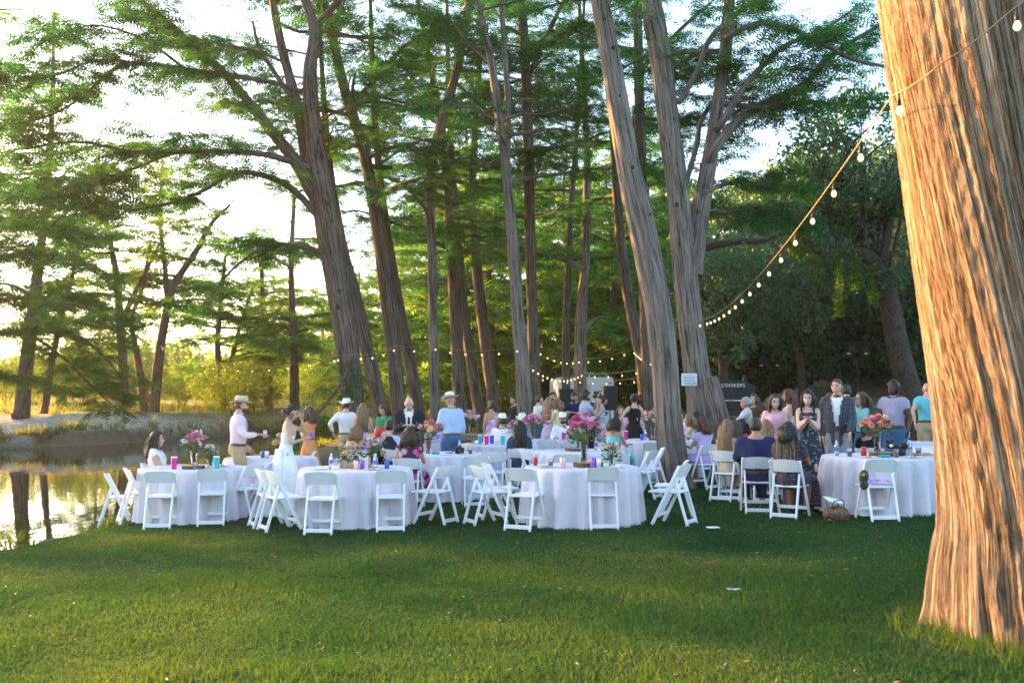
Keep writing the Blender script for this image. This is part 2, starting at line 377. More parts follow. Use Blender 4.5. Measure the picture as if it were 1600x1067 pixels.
def bank_tufts():
    V, F, T = [], [], []; n0 = 0
    def tuft(x, y, z, h, n, spread, tn):
        nonlocal n0
        a = rng.uniform(0, 6.28, n); r = rng.random(n) * spread; hx = h * (.5 + .6 * rng.random(n)); le = rng.normal(0, .35, (n, 2)) * hx[:, None]
        bx, by = x + np.cos(a) * r, y + np.sin(a) * r; w = .012 + .012 * rng.random(n); c, s = np.cos(a) * w, np.sin(a) * w
        v = np.stack([np.stack([bx - c, by - s, np.full(n, z)], -1), np.stack([bx + c, by + s, np.full(n, z)], -1), np.stack([bx + le[:, 0], by + le[:, 1], z + hx], -1)], 1)
        V.append(v.reshape(-1, 3)); F.append(np.arange(n * 3).reshape(-1, 3) + n0); n0 += 3 * n; T.append(np.full(3 * n, np.clip(tn + rng.normal(0, .15), 0, 1)))
    for k in range(420):
        x = rng.uniform(-34, -8); y = far_y(x) + rng.choice([rng.uniform(-.4, .8), rng.uniform(5, 22)], p=[.5, .5])
        if near_x(y) - x < 0: continue
        tuft(x, y, gz(x, y) - .02, rng.uniform(.25, .8), 22, .35, rng.uniform(.1, .9))
    for k in range(260):                                    # near bank lip
        y = rng.uniform(11, 46); x = near_x(y) - rng.uniform(-.1, .9)
        tuft(x, y, gz(x, y) - .02, rng.uniform(.1, .32), 16, .2, rng.uniform(.1, .6))
    for k in range(700):                                    # meadow behind the creek, slope at the right
        x = rng.uniform(-60, 5); y = rng.uniform(60, 105)
        tuft(x, y, gz(x, y) - .02, rng.uniform(.4, 1.0), 14, .6, rng.uniform(.3, 1))
    b = MB(); b.add(np.concatenate(V), [np.concatenate(F)], tint=np.concatenate(T)[:, None])
    tag(b.build('bank_grass', M_BANK), 'tall grass tufts growing along the gravel creek banks', 'grass', kind='stuff')
bank_tufts()

def lawn_litter():
    """fallen needles and bits of leaf on the lawn, longer grass round the foot of the huge trunk"""
    n = 2600; x = rng.uniform(-6, 7, n); y = 5.3 + 11 * rng.random(n) ** 1.3; k = (np.abs(x) < .55 * y) & (near_x(y) < x - .3) & (vnoise(x * .7, y * .7, seed=51) > .35); x, y = x[k], y[k]; n = len(x); z = ground_z(x, y) + rng.uniform(.02, .045, n); a = rng.uniform(0, 6.28, n); l = rng.uniform(.008, .03, n); w = rng.uniform(.002, .007, n)
    d = np.stack([np.cos(a) * l, np.sin(a) * l, rng.normal(0, .006, n)], -1); s = np.stack([-np.sin(a) * w, np.cos(a) * w, rng.normal(0, .002, n)], -1); c = np.stack([x, y, z], -1)
    V = np.stack([c - d, c + s, c + d, c - s], 1).reshape(-1, 3); b = MB(); b.add(V, [np.arange(n * 4).reshape(-1, 4)]); tag(b.build('leaf_litter', pm('dry_litter', (.20, .13, .07), var=.5, scale=30), smooth=False), 'dry brown needles and leaf bits scattered over the lawn', 'leaf litter', kind='stuff')
    n = 2600; a = rng.uniform(0, 6.28, n); r = .80 + .35 * rng.random(n) ** 2; x, y = 3.80 + r * np.cos(a), 6.9 + r * np.sin(a); z = ground_z(x, y); h = rng.uniform(.05, .15, n); le = rng.normal(0, .4, (n, 2)) * h[:, None]; w = .004; V = np.stack([np.stack([x - w, y, z - .01], -1), np.stack([x + w, y, z - .01], -1), np.stack([x + le[:, 0], y + le[:, 1], z + h], -1)], 1).reshape(-1, 3)
    b = MB(); b.add(V, [np.arange(n * 3).reshape(-1, 3)], tint=np.repeat(np.clip(rng.normal(.6, .25, n), 0, 1), 3)[:, None]); tag(b.build('trunk_foot_grass', M_GRASS), 'longer untrimmed grass round the foot of the huge trunk', 'grass', kind='stuff')
lawn_litter()
# ================================================================== trees
M_BARK = bark_mat('cypress_bark', (.018, .013, .010), (.19, .148, .118), k=20., bump=1.0, along=.06)
def shaggy_bark():
    m, t, o = new_mat('shaggy_cypress_bark'); b = N(t, 'BsdfPrincipled'); b.inputs['Roughness'].default_value = .92; b.inputs['Specular IOR Level'].default_value = .12
    a = N(t, 'Attribute', attribute_name='bk'); hs = []
    for (al, k, det) in ((.022, 17., 4.), (.035, 62., 8.), (.9, 3., 4.)):
        mp = N(t, 'Mapping'); mp.inputs['Scale'].default_value = (1, 1, al); t.links.new(a.outputs['Vector'], mp.inputs[0]); n = N(t, 'TexNoise', i_Scale=k, i_Detail=det, i_Roughness=.68, i_Distortion=.5); t.links.new(mp.outputs[0], n.inputs['Vector']); hs.append(n)
    fib = ramp(t, [(.36, (.15, .10, .064)), (.48, (.33, .25, .18)), (.62, (.50, .41, .32))]); t.links.new(hs[1].outputs[0], fib.inputs[0])
    fis = ramp(t, [(.40, (1, 1, 1)), (.475, (.62, .55, .48)), (.495, (.22, .17, .13)), (.515, (.62, .55, .48)), (.58, (1, 1, 1))]); t.links.new(hs[0].outputs[0], fis.inputs[0])
    pat = ramp(t, [(.35, (.72, .60, .48)), (.55, (1, .97, .93)), (.7, (1.0, 1.0, 1.02))]); t.links.new(hs[2].outputs[0], pat.inputs[0])
    m1 = N(t, 'MixRGB', blend_type='MULTIPLY'); m1.inputs[0].default_value = .85; t.links.new(fib.outputs[0], m1.inputs[1]); t.links.new(fis.outputs[0], m1.inputs[2]); m2 = N(t, 'MixRGB', blend_type='MULTIPLY'); m2.inputs[0].default_value = .8; t.links.new(m1.outputs[0], m2.inputs[1]); t.links.new(pat.outputs[0], m2.inputs[2]); t.links.new(m2.outputs[0], b.inputs['Base Color'])
    b1 = N(t, 'Bump', i_Strength=.9, i_Distance=.035); t.links.new(fis.outputs[0], b1.inputs['Height']); b2 = N(t, 'Bump', i_Strength=1.0, i_Distance=.03); t.links.new(hs[1].outputs[0], b2.inputs['Height']); t.links.new(b1.outputs[0], b2.inputs['Normal']); t.links.new(b2.outputs[0], b.inputs['Normal']); t.links.new(b.outputs[0], o.inputs[0]); return m
M_BARK_BIG = shaggy_bark()
M_BARK_GREY = bark_mat('grey_cypress_bark', (.030, .024, .019), (.28, .235, .20), k=18., bump=1.0, along=.06)
M_BARK_OAK = bark_mat('oak_bark', (.022, .018, .014), (.085, .07, .055), k=22., moss=(.035, .055, .015), along=.35)
M_LEAF = leaf_mat('cypress_needles', [(.012, .062, .027), (.023, .110, .040), (.056, .160, .042)], [(.018, .125, .03), (.045, .235, .04), (.19, .36, .045)])
M_LEAF_FAR = leaf_mat('far_cypress_needles', [(.026, .082, .026), (.055, .145, .036), (.11, .19, .042)], [(.06, .23, .035), (.15, .38, .045), (.38, .50, .06)])
M_LEAF_OAK = leaf_mat('oak_leaves', [(.013, .048, .026), (.030, .098, .038), (.068, .140, .042)], [(.03, .12, .03), (.07, .21, .035), (.16, .26, .04)], gloss=.05, tr=.35)
M_LEAF_BUSH = leaf_mat('bush_leaves', [(.035, .085, .022), (.075, .13, .028), (.13, .16, .04)], [(.08, .19, .02), (.18, .28, .03), (.34, .36, .05)])
M_VINE = leaf_mat('vine_leaves', [(.03, .08, .01), (.06, .13, .015), (.1, .17, .02)], [(.08, .2, .01), (.15, .3, .015), (.25, .35, .02)])
trng = np.random.default_rng(11)

def spray_template(pairs=4, hw=.08, wd=.38):
    v = []
    for i in range(pairs):
        x = (i + .35) / (pairs + .3); w = wd * math.sin(math.pi * (x * .8 + .16)) + .03
        for s in (-1, 1): v += [(x - hw, 0, 0), (x + hw, 0, .0), (x + .2, s * w, -.06 - .07 * ((i * 7 + (s > 0) * 3) % 5) / 5)]
    v += [(.9, -.035, 0), (.9, .035, 0), (1.08, 0, -.06)]
    return np.array(v, float)
def leaf_template(n=7, seed=1, lw=.2):
    r = np.random.default_rng(seed); v = []
    for i in range(n):
        c = r.uniform(-.5, .5, 3) * (1, 1, .7) + (.3, 0, 0); a = r.normal(size=3); a /= np.linalg.norm(a); u = np.cross(a, r.normal(size=3)); u /= np.linalg.norm(u)
        v += [c - a * lw, c + u * lw * .45, c + a * lw, c - u * lw * .45]
    return np.array(v)
SPRAY, SPRAY_LO = spray_template(5, .048, .36), spray_template(3, .10, .42)
OAKLEAF = leaf_template(8, 3, .17); BUSHLEAF = leaf_template(8, 4, .2)
def scatter(b, pos, dirs, size, tint, tpl, poly, flat=.3, rng=trng, droop=.12):
    """instances of a leaf spray joined into one mesh"""
    n = len(pos)
    if n == 0: return
    d = dirs + rng.normal(0, .25, (n, 3)); d[:, 2] -= droop; d /= np.linalg.norm(d, axis=1)[:, None]
    up = np.array([0, 0, 1.]) + rng.normal(0, flat, (n, 3)); s = np.cross(up, d); s /= np.linalg.norm(s, axis=1)[:, None] + 1e-9; u = np.cross(d, s)
    V = pos[:, None] + size[:, None, None] * (tpl[None, :, 0:1] * d[:, None] + tpl[None, :, 1:2] * s[:, None] + tpl[None, :, 2:3] * u[:, None])
    k = len(tpl); F = np.arange(n * k).reshape(-1, poly)
    b.add(V.reshape(-1, 3), [F], tint=np.repeat(np.clip(tint, 0, 1), k)[:, None])

class Grow:
    """collects the branchwork and the leaf sprays of one tree"""
    def __init__(s, seed): s.r = np.random.default_rng(seed); s.tw = MB(); s.pos = []; s.dir = []; s.size = []
    def twig(s, a, d, L, r0, step, size, dens=1.0):
        r = s.r; n = 4; t = np.linspace(0, 1, n)[:, None]; bend = r.normal(0, .12, 3); bend[2] = -abs(r.normal(.1, .08))
        pts = a + d * L * t + bend * L * t ** 2
        s.tw.tube(pts[::3] if L < .8 else pts[[0, 2, 3]], (r0 * (1 - .75 * t[:, 0]))[::3] if L < .8 else (r0 * (1 - .75 * t[:, 0]))[[0, 2, 3]], 3, cap=False, bark=True)
        m = max(2, int(L / step * dens)); q = r.uniform(.12, 1.0, m); q.sort()
        p = a + d * L * q[:, None] + bend * L * q[:, None] ** 2; tang = d + 2 * bend * q[:, None]; tang /= np.linalg.norm(tang, axis=1)[:, None]
        side = np.cross(tang, [0, 0, 1.]); side /= np.linalg.norm(side, axis=1)[:, None] + 1e-9
        sg = np.where(np.arange(m) % 2 == 0, 1., -1.)[:, None]
        s.pos.append(p + r.normal(0, .05, (m, 3))); s.dir.append(tang * r.uniform(.3, .8, (m, 1)) + side * sg * r.uniform(.4, 1, (m, 1))); s.size.append(size * r.uniform(.6, 1.25, m))
        s.pos.append(pts[-1:]); s.dir.append(tang[-1:]); s.size.append(np.array([size]))
    def leafy(s, pts, start=.25, step=.5, sub=1.5, spray=.42, sstep_=.13, rad=.018, dens=1.0, lean=0., second=True):
        """side twigs along a limb, each carrying sprays"""
        r = s.r; pts = np.asarray(pts); seg = np.linalg.norm(np.diff(pts, axis=0), axis=1); cum = np.concatenate([[0], np.cumsum(seg)]); Lt = cum[-1]
        x = Lt * start; k = 0
        while x < Lt:
            f = x / Lt; a = np.array([np.interp(x, cum, pts[:, i]) for i in range(3)]); b2 = np.array([np.interp(min(x + .3, Lt), cum, pts[:, i]) for i in range(3)])
            a2 = np.array([np.interp(max(x - .3, 0), cum, pts[:, i]) for i in range(3)]); t = b2 - a2; t /= np.linalg.norm(t) + 1e-9
            th = R(r.uniform(35, 80)) * (1 if k % 2 else -1); h = np.array([t[0], t[1], 0]); nh = np.linalg.norm(h)
            h = h / nh if nh > .2 else np.array([math.cos(k * 2.4), math.sin(k * 2.4), 0])
            d = np.array([h[0] * math.cos(th) - h[1] * math.sin(th), h[0] * math.sin(th) + h[1] * math.cos(th), t[2] * .35 + r.normal(.06 + lean, .14)]); d /= np.linalg.norm(d)
            L = sub * (1.15 - .7 * f) * r.uniform(.6, 1.3)
            s.twig(a, d, L, rad * (1 - .6 * f) * min(1, L), sstep_, spray, dens)
            if second and L > .7:
                for q in range(int(r.integers(1, 4))):
                    f2 = r.uniform(.3, .85); th2 = R(r.uniform(30, 65)) * r.choice([-1, 1]); d3 = np.array([d[0] * math.cos(th2) - d[1] * math.sin(th2), d[0] * math.sin(th2) + d[1] * math.cos(th2), d[2] + r.normal(0, .1)])
                    s.twig(a + d * L * f2, d3, L * r.uniform(.35, .6), rad * .5, sstep_, spray * .9, dens)
            x += step * r.uniform(.6, 1.4); k += 1
        s.twig(pts[-2], (pts[-1] - pts[-2]) / (np.linalg.norm(pts[-1] - pts[-2]) + 1e-9), sub * .6, rad * .5, sstep_, spray, dens)
    def limb(s, base, az, L, r0, rise=.35, **kw):
        r = s.r; n = 6; h = np.array([math.cos(az), math.sin(az), 0]); sd = np.array([-h[1], h[0], 0]); p = [np.array(base, float)]; w1, w2 = r.normal(0, .16, 2)
        for i in range(1, n):
            f = i / (n - 1); p.append(p[0] + h * L * f + sd * L * (w1 * math.sin(3 * f) + w2 * f * f) + np.array([0, 0, 1]) * L * (rise * f - rise * .75 * f * f + r.normal(0, .02)))
        p = spline(np.array(p), 2); s.tw.tube(p, r0 * (1 - .85 * np.linspace(0, 1, len(p))), 6, cap=False, bark=True); s.leafy(p, **kw); return p
    def crown(s, tpl=SPRAY, poly=3, mat=None, parent=None, bias=.5, spread=.3, name='crown', flat=.3, thin=1.0, droop=.12):
        pos, dr, sz = np.concatenate(s.pos), np.concatenate(s.dir), np.concatenate(s.size)
        if thin < 1: k = s.r.random(len(pos)) < thin; pos, dr, sz = pos[k], dr[k], sz[k]
        tint = bias + spread * (vnoise(pos[:, 0] * .5, pos[:, 1] * .5, pos[:, 2] * .5, seed=77) - .5) * 2 + s.r.normal(0, .12, len(pos))
        b = MB(); scatter(b, pos, dr, sz, tint, tpl, poly, flat, s.r, droop); return b.build(name, mat, parent, smooth=False)
    def wood(s, mat, parent): 
        o = s.tw.build('branchwork', mat, parent); o['kind'] = 'stuff'; return o

def wood_tube(b, pts, rad, sides, relief=.02, flare=0., seed=0, fr=9., vs_=1.1, origin=None):
    """bark-ridged tube; flare widens and flutes the foot"""
    pts = np.asarray(pts); T, U, W = frames(pts); a = np.linspace(0, 2 * np.pi, sides, endpoint=False); n = len(pts)
    L = np.concatenate([[0], np.cumsum(np.linalg.norm(np.diff(pts, axis=0), axis=1))])[:, None]; rr = np.asarray(rad)[:, None]
    ca, sa = np.cos(a)[None], np.sin(a)[None]
    nn = vnoise(rr * ca * fr + 50, rr * sa * fr + 50, L * vs_ + .0 * ca, seed=seed); n2 = vnoise(rr * ca * fr * 2.3 + 9, rr * sa * fr * 2.3 + 9, L * vs_ * 1.6 + 0 * ca, seed=seed + 5)
    n3 = vnoise(rr * ca * 1.6 + 3, rr * sa * 1.6 + 3, L * .35 + 0 * ca, seed=seed + 9)
    r = rr * (1 + .16 * (n3 - .5)) + relief * ((np.abs(nn - .5) * 2) ** .7 - .5 + .5 * (n2 - .5)) * np.minimum(1, rr / .3)
    if flare:
        z = L; fl = np.exp(-z / .55); lob = .5 + .5 * np.cos(a[None] * 7 + 2.5 * np.sin(a[None] * 2 + seed)); r = r * (1 + flare * fl * (.45 + .9 * lob))
    v = pts[:, None] + U[:, None] * (r * ca)[..., None] + W[:, None] * (r * sa)[..., None]
    bk = np.stack([rr * ca + 0 * r, rr * sa + 0 * r, np.repeat(L, sides, 1)], -1).reshape(-1, 3) + (0 if origin is None else origin)
    i = np.arange(n - 1)[:, None] * sides; j = np.arange(sides)[None]; j2 = (j + 1) % sides
    b.add(v.reshape(-1, 3), [np.stack([i + j, i + j2, i + sides + j2, i + sides + j], -1).reshape(-1, 4), (np.arange(sides) + (n - 1) * sides).reshape(1, -1)], bk=bk)
def px_path(lst, Y, dy=0., k=4, foot=False):
    """picture column, row and width in pixels -> points and radii at distance Y (drifting by dy)"""
    q = []; n = len(lst)
    for i, e in enumerate(lst):
        yy = Y + dy * i / max(1, n - 1); px, py, w = e
        if py is None: g = at(px, yy); p = np.array([g[0], g[1], g[2] - .12])
        else: p = P(px, py, yy)
        q.append([*p, w / 2 / FPX * yy])
    s = spline(np.array(q), k); return s[:, :3], np.maximum(s[:, 3], .006)

ORIGIN_FIX = []
def rebase(root):
    """put the Empty of a tree at the foot of its trunk, parts keeping their place"""
    loc = Vector(root['_foot']); del root['_foot']
    for c in root.children: c.matrix_parent_inverse = Matrix.Translation(-loc)
    root.location = loc
def cypress(label, Y, trunks, limbs=(), auto=None, mat=None, sides=48, relief=.034, flare=.06, seed=1, leaf=None, bias=.45, spread=.4, group='cypress trees along the creek bank', dy=0., spray=.40, thin=1., name='cypress_tree', tpl=SPRAY, sstep_=.075):
    mat = mat or M_BARK; root = thing(name, label, 'tree', group=group); g = Grow(seed); paths = []
    for k, tr in enumerate(trunks):
        b = MB(); pts, rad = px_path(tr, Y + (0 if k == 0 else .15), dy if k == 0 else dy + (.8 if k % 2 else -.8), 5)
        wood_tube(b, pts, rad, sides if k == 0 else max(14, sides * 2 // 3), relief, flare if k == 0 else 0, seed * 7 + k)
        b.build('trunk' if k == 0 else 'stem', mat, root); paths.append((pts, rad))
    root['_foot'] = tuple(paths[0][0][0])
    for k, (l, ddy, sub) in enumerate(limbs):
        b = MB(); pts, rad = px_path(l, Y, ddy, 4); allp = np.vstack([p[0] for p in paths]); nr = allp[int(np.argmin(np.linalg.norm(allp - pts[0], axis=1)))]
        if .03 < np.linalg.norm(nr - pts[0]) < 2.5: pts = np.vstack([nr, pts]); rad = np.concatenate([rad[:1], rad])
        wood_tube(b, pts, rad, 12, relief * .6, 0, seed * 5 + k + 40); b.build('limb', mat, root)
        if sub: g.leafy(pts, start=.2, step=.24 if Y < 28 else .3, sub=sub * 1.15, spray=spray * 1.1, sstep_=sstep_ * .8)
    if auto:
        for (n, zlo, zhi, Llo, Lhi, az0, az1) in auto:
            for k in range(n):
                pts, rad = paths[int(g.r.integers(0, len(paths)))] if len(paths) > 1 else paths[0]
                z = g.r.uniform(zlo, zhi); i = int(np.argmin(np.abs(pts[:, 2] - z)))
                L = g.r.uniform(Llo, Lhi) * (1.1 - .35 * (z - zlo) / max(1, zhi - zlo)); g.limb(pts[i], R(g.r.uniform(az0, az1)), L, min(rad[i] * .5, .022 * L), g.r.uniform(.05, .45), start=.2, step=.45, sub=L * .32 + .4, spray=spray, sstep_=sstep_)
    for pts, rad in paths: g.leafy(pts[int(len(pts) * .72):], start=.1, step=.5, sub=1.2, spray=spray, sstep_=sstep_)
    g.wood(mat, root); g.crown(tpl=tpl, mat=leaf or M_LEAF, parent=root, bias=bias, spread=spread, thin=thin); rebase(root); return root

# --- the old cypress at the right edge, close to the camera
def big_trunk():
    root = thing('cypress_tree', 'huge old cypress trunk with shaggy fibrous bark, the evening sun on its side', 'tree', group='cypress trees along the creek bank')
    Y = 6.9; q = []
    for (pl, py, rad) in ((1474, None, .98), (1480, 900, .84), (1484, 800, .79), (1468, 620, .77), (1442, 440, .77), (1414, 240, .79), (1392, 80, .82), (1376, -60, .85), (1350, -220, .84), (1322, -420, .80), (1290, -700, .72), (1250, -1000, .6)):
        g = gz(3.7, Y) - .1 if py is None else P(0, py, Y)[2]
        xl = (pl - CX) / FPX * Y * 1.0 if py is None else P(pl, py, Y)[0]
        if py is None: xl = P(1490, 900, Y)[0]
        q.append([xl + rad * (1.0 if py is not None else .84), Y + .0, g, rad * (1 if py is not None else .86)])
    s = np.vstack([spline(np.array(q), 34)[:230], spline(np.array(q), 10)[69:]]); pts, rad = s[:, :3], s[:, 3]
    sides = 260; T, U, W = frames(pts); a = np.linspace(0, 2 * np.pi, sides, endpoint=False)[None]; L = np.concatenate([[0], np.cumsum(np.linalg.norm(np.diff(pts, axis=0), axis=1))])[:, None]
    tw = a + .10 * L + .10 * (vnoise(np.cos(a) * 2 + 5, np.sin(a) * 2 + 5, L * .8, seed=4) - .5)                # fibres spiral slightly
    cx, sx = np.cos(tw), np.sin(tw)
    def rid(f, v, sd): return (1 - np.abs(vnoise(cx * f + 30, sx * f + 30, L * v + 0 * a, seed=sd) - .5) * 2)
    foot = np.exp(-L / .42)
    patch = sstep(.35, .7, vnoise(cx * 2 + 60, sx * 2 + 60, L * .5, seed=41)); d = .030 * (rid(4, .22, 1) - .6) + (.006 + .026 * patch) * (rid(11, .16, 2) ** 3 - .35) + (.006 + .014 * patch) * (rid(27, .28, 3) ** 2 - .4) + .010 * (rid(58, .5, 5) - .5) + .006 * (rid(85, 1.2, 7) - .5)
    lob = vnoise(cx * 2.6 + 7, sx * 2.6 + 7, 0 * L + .3, seed=8); d = d + foot * (.36 * (lob - .35) + .14 * (rid(9, 1.8, 6) - .5))
    d = d + .10 * (vnoise(cx * 1.1 + 2, sx * 1.1 + 2, L * .22, seed=12) - .5) 
    r = rad[:, None] + d
    v = pts[:, None] + U[:, None] * (r * np.cos(a))[..., None] + W[:, None] * (r * np.sin(a))[..., None]
    bk = np.stack([cx, sx, L + 0 * a], -1).reshape(-1, 3); n = len(pts); i = np.arange(n - 1)[:, None] * sides; j = np.arange(sides)[None]; j2 = (j + 1) % sides
    b = MB(); b.add(v.reshape(-1, 3), [np.stack([i + j, i + j2, i + sides + j2, i + sides + j], -1).reshape(-1, 4), (np.arange(sides) + (n - 1) * sides).reshape(1, -1)], bk=bk)
    b.build('trunk', M_BARK_BIG, root)
    sb = np.random.default_rng(3)
    g = Grow(99)
    for k in range(16):
        i = int(np.argmin(np.abs(pts[:, 2] - sb.uniform(9, 15)))); g.limb(pts[i], R(sb.uniform(-60, 200)), sb.uniform(3, 6), .09, .3, start=.25, step=.5, sub=1.7, spray=.45)
    g.wood(M_BARK, root); g.crown(mat=M_LEAF, parent=root, bias=.45, thin=.8); root['_foot'] = tuple(pts[0]); rebase(root)
big_trunk()

# --- trees of the bank, left to right (column, row, width in the photograph)
cypress('big leaning cypress whose long bare limbs reach out over the creek', 27,
    [[(554, None, 42), (553, 660, 37), (551, 620, 36), (537, 500, 38), (515, 370, 41), (499, 270, 35), (488, 180, 26), (484, 110, 22), (490, 40, 18), (450, -60, 13), (405, -170, 8)],
     [(492, 300, 26), (478, 240, 21), (468, 180, 17), (442, 80, 14), (426, 0, 12), (408, -130, 8)], [(488, 50, 12), (515, 18, 11), (545, -20, 9), (590, -100, 6)]],
    [([(494, 310, 24), (458, 248, 20), (420, 200, 18), (385, 155, 15), (345, 110, 13), (290, 60, 11), (250, 25, 9), (205, -10, 8), (120, -80, 4)], -2, 1.5),
     ([(497, 268, 12), (440, 248, 10), (400, 240, 9), (330, 236, 8), (270, 238, 7), (200, 236, 5), (120, 222, 4), (20, 235, 3)], -3, 1.9),
     ([(508, 352, 12), (472, 310, 11), (440, 285, 10), (400, 272, 8), (360, 272, 7), (320, 297, 6), (265, 318, 5), (200, 330, 3)], -2, 1.0),
     ([(489, 200, 10), (460, 160, 8), (430, 115, 7), (405, 75, 6), (395, 35, 4)], 1, .8),
     ([(470, 143, 9), (420, 128, 8), (360, 118, 8), (300, 110, 7), (225, 100, 7), (180, 107, 6), (130, 150, 4), (80, 180, 3), (5, 197, 2)], -4, 1.8),
     ([(290, 108, 5), (220, 60, 4), (140, 40, 3), (60, 70, 2)], -4, 1.7), ([(270, 238, 5), (180, 275, 4), (90, 300, 3), (0, 310, 2)], -5, 1.9),
     ([(200, 236, 4), (140, 300, 3), (70, 360, 2), (0, 400, 2)], -5, 1.6), ([(225, 100, 5), (150, 95, 4), (80, 120, 3), (-30, 130, 2)], -5, 1.8),
     ([(410, 82, 5), (360, 72, 4), (290, 62, 3), (240, 75, 2)], 2, 1.1),
     ([(522, 405, 9), (470, 385, 7), (420, 385, 5), (370, 415, 4), (330, 460, 2)], 2, 1.3),
     ([(558, 545, 5), (538, 590, 5), (512, 628, 4), (488, 656, 3), (462, 682, 2)], -3, .55)],
    auto=[(10, 8.5, 20, 3.0, 5.0, -70, 110), (6, 11, 19, 2.5, 4.2, 90, 270)], seed=2, sides=64)
cypress('cypress leaning left, its foot tucked behind the big bare limbed cypress', 29.5, [[(604, None, 27), (598, 660, 22), (588, 610, 21), (568, 520, 20), (552, 450, 18), (534, 380, 16), (514, 250, 12), (502, 90, 8), (495, -80, 5)]], auto=[(14, 8, 17, 2, 4, 0, 360)], seed=3, mat=M_BARK, bias=.5)
cypress('reddish brown cypress trunk with a long curve, behind the bald man', 30, [[(626, None, 29), (624, 660, 25), (620, 600, 24), (604, 450, 24), (587, 330, 22), (567, 230, 19), (541, 150, 17), (522, 70, 15), (505, 0, 13), (485, -110, 9)]],
    [([(575, 260, 9), (610, 262, 8), (650, 258, 6), (690, 262, 4)], 2, 1.3), ([(548, 165, 8), (590, 120, 7), (630, 75, 6), (670, 50, 3)], 2, 1.4)], auto=[(18, 6.5, 17, 2.5, 4.5, 0, 360)], seed=4)
cypress('slim cypress leaning left, just right of the reddish brown trunk', 32, [[(664, None, 24), (658, 670, 20), (645, 590, 18), (627, 500, 18), (610, 400, 16), (600, 330, 14), (586, 200, 11), (580, 40, 7), (576, -80, 4)]], auto=[(13, 7.5, 18, 2, 4, 0, 360)], seed=5, bias=.55)
cypress('straight grey cypress with a kink to the right, behind the lilac shirt', 31, [[(681, None, 21), (680, 650, 17), (678, 560, 15), (675, 400, 15), (672, 285, 15), (690, 190, 16), (714, 110, 14), (733, 0, 13), (748, -130, 8)]],
    [([(713, 130, 6), (745, 160, 5), (780, 190, 4), (810, 230, 2)], 2, 1.2)], auto=[(14, 7, 18, 2, 4, 0, 360)], seed=6, mat=M_BARK_GREY)
cypress('twin stemmed cypress behind the lavender dress, the thicker stem of the pair', 36, [[(724, None, 25), (722, 660, 20), (716, 600, 19), (712, 500, 19), (702, 350, 16), (690, 200, 12), (664, 60, 8), (640, -60, 5)]], [([(700, 330, 7), (650, 300, 6), (600, 275, 5), (555, 265, 3)], -2, 1.5)], auto=[(18, 6, 20, 2.5, 5, 0, 360)], seed=7, thin=.9)
cypress('cypress leaning left in the thick of the grove, behind the lavender dress', 38, [[(756, None, 25), (752, 660, 19), (740, 590, 17), (724, 480, 16), (716, 380, 13), (706, 250, 11), (700, 100, 7), (698, -60, 4)]], auto=[(18, 6, 20, 2.5, 5, 0, 360)], seed=8, thin=.9)
cypress('narrow cypress leaning left beside the pale forked trunk', 40, [[(782, None, 28), (776, 650, 22), (762, 560, 18), (745, 420, 16), (737, 300, 12), (748, 120, 9), (756, 0, 6), (760, -90, 4)]], auto=[(18, 5.5, 21, 2.5, 5.5, 0, 360)], seed=9, thin=.9)
cypress('pale cypress forking high up, behind the hat wearing guests', 27, [[(822, None, 29), (820, 660, 24), (818, 600, 23), (810, 500, 21), (803, 400, 20), (790, 260, 16), (775, 150, 13), (765, 80, 11), (746, 0, 9), (735, -90, 6)], [(791, 270, 11), (794, 180, 10), (790, 100, 9), (783, 0, 8), (780, -110, 5)]],
    [([(768, 100, 6), (735, 70, 5), (700, 30, 4), (660, 10, 2)], 2, 1.2)], auto=[(16, 7.5, 17, 2, 4, 0, 360)], seed=10, mat=M_BARK_GREY)
cypress('straight dark cypress standing right against the pale forked trunk', 31, [[(842, None, 23), (838, 650, 18), (834, 550, 18), (829, 400, 17), (826, 250, 18), (821, 100, 16), (815, 0, 14), (810, -130, 9)], [(826, 120, 9), (848, 70, 8), (872, 20, 7), (905, -50, 4)]],
    [([(828, 95, 5), (850, 60, 5), (880, 45, 4), (930, 40, 2)], 2, 1.2)], auto=[(16, 7, 18, 2, 4.2, 0, 360)], seed=12)
cypress('cypress with string lights round it, behind the black loudspeaker', 35, [[(910, None, 28), (908, 650, 22), (906, 560, 19), (909, 480, 18), (915, 400, 14), (917, 250, 11), (910, 100, 8), (902, -60, 5)]], [([(912, 520, 6), (935, 495, 5), (970, 508, 4), (995, 520, 2)], 2, .7)], auto=[(18, 6, 20, 2.5, 5, 0, 360)], seed=13, mat=M_BARK_GREY, thin=.9)
cypress('thin dark cypress left of the one with string lights', 38, [[(886, None, 19), (885, 640, 14), (884, 560, 13), (887, 450, 12), (892, 330, 9), (905, 150, 7), (915, -40, 4)]], auto=[(15, 6, 19, 2.5, 5, 0, 360)], seed=14, thin=.9)
cypress('slender cypress leaning left behind the woman in the black dress', 33, [[(1014, None, 24), (1010, 660, 19), (1000, 560, 17), (985, 480, 18), (970, 380, 15), (960, 250, 12), (954, 100, 8), (950, -60, 5)]], auto=[(16, 6.5, 18, 2.5, 4.5, 0, 360)], seed=15)
cypress('straight cypress half hidden behind the leaning trunk between the tables', 29, [[(1022, None, 26), (1018, 650, 22), (1012, 560, 20), (1006, 420, 18), (1002, 280, 17), (998, 120, 15), (996, 0, 13), (992, -130, 8)]], [([(1000, 110, 9), (1040, 70, 7), (1070, 40, 6), (1110, 5, 4)], 1, 1.1)], auto=[(10, 7.5, 18, 2, 4, 0, 360)], seed=16)
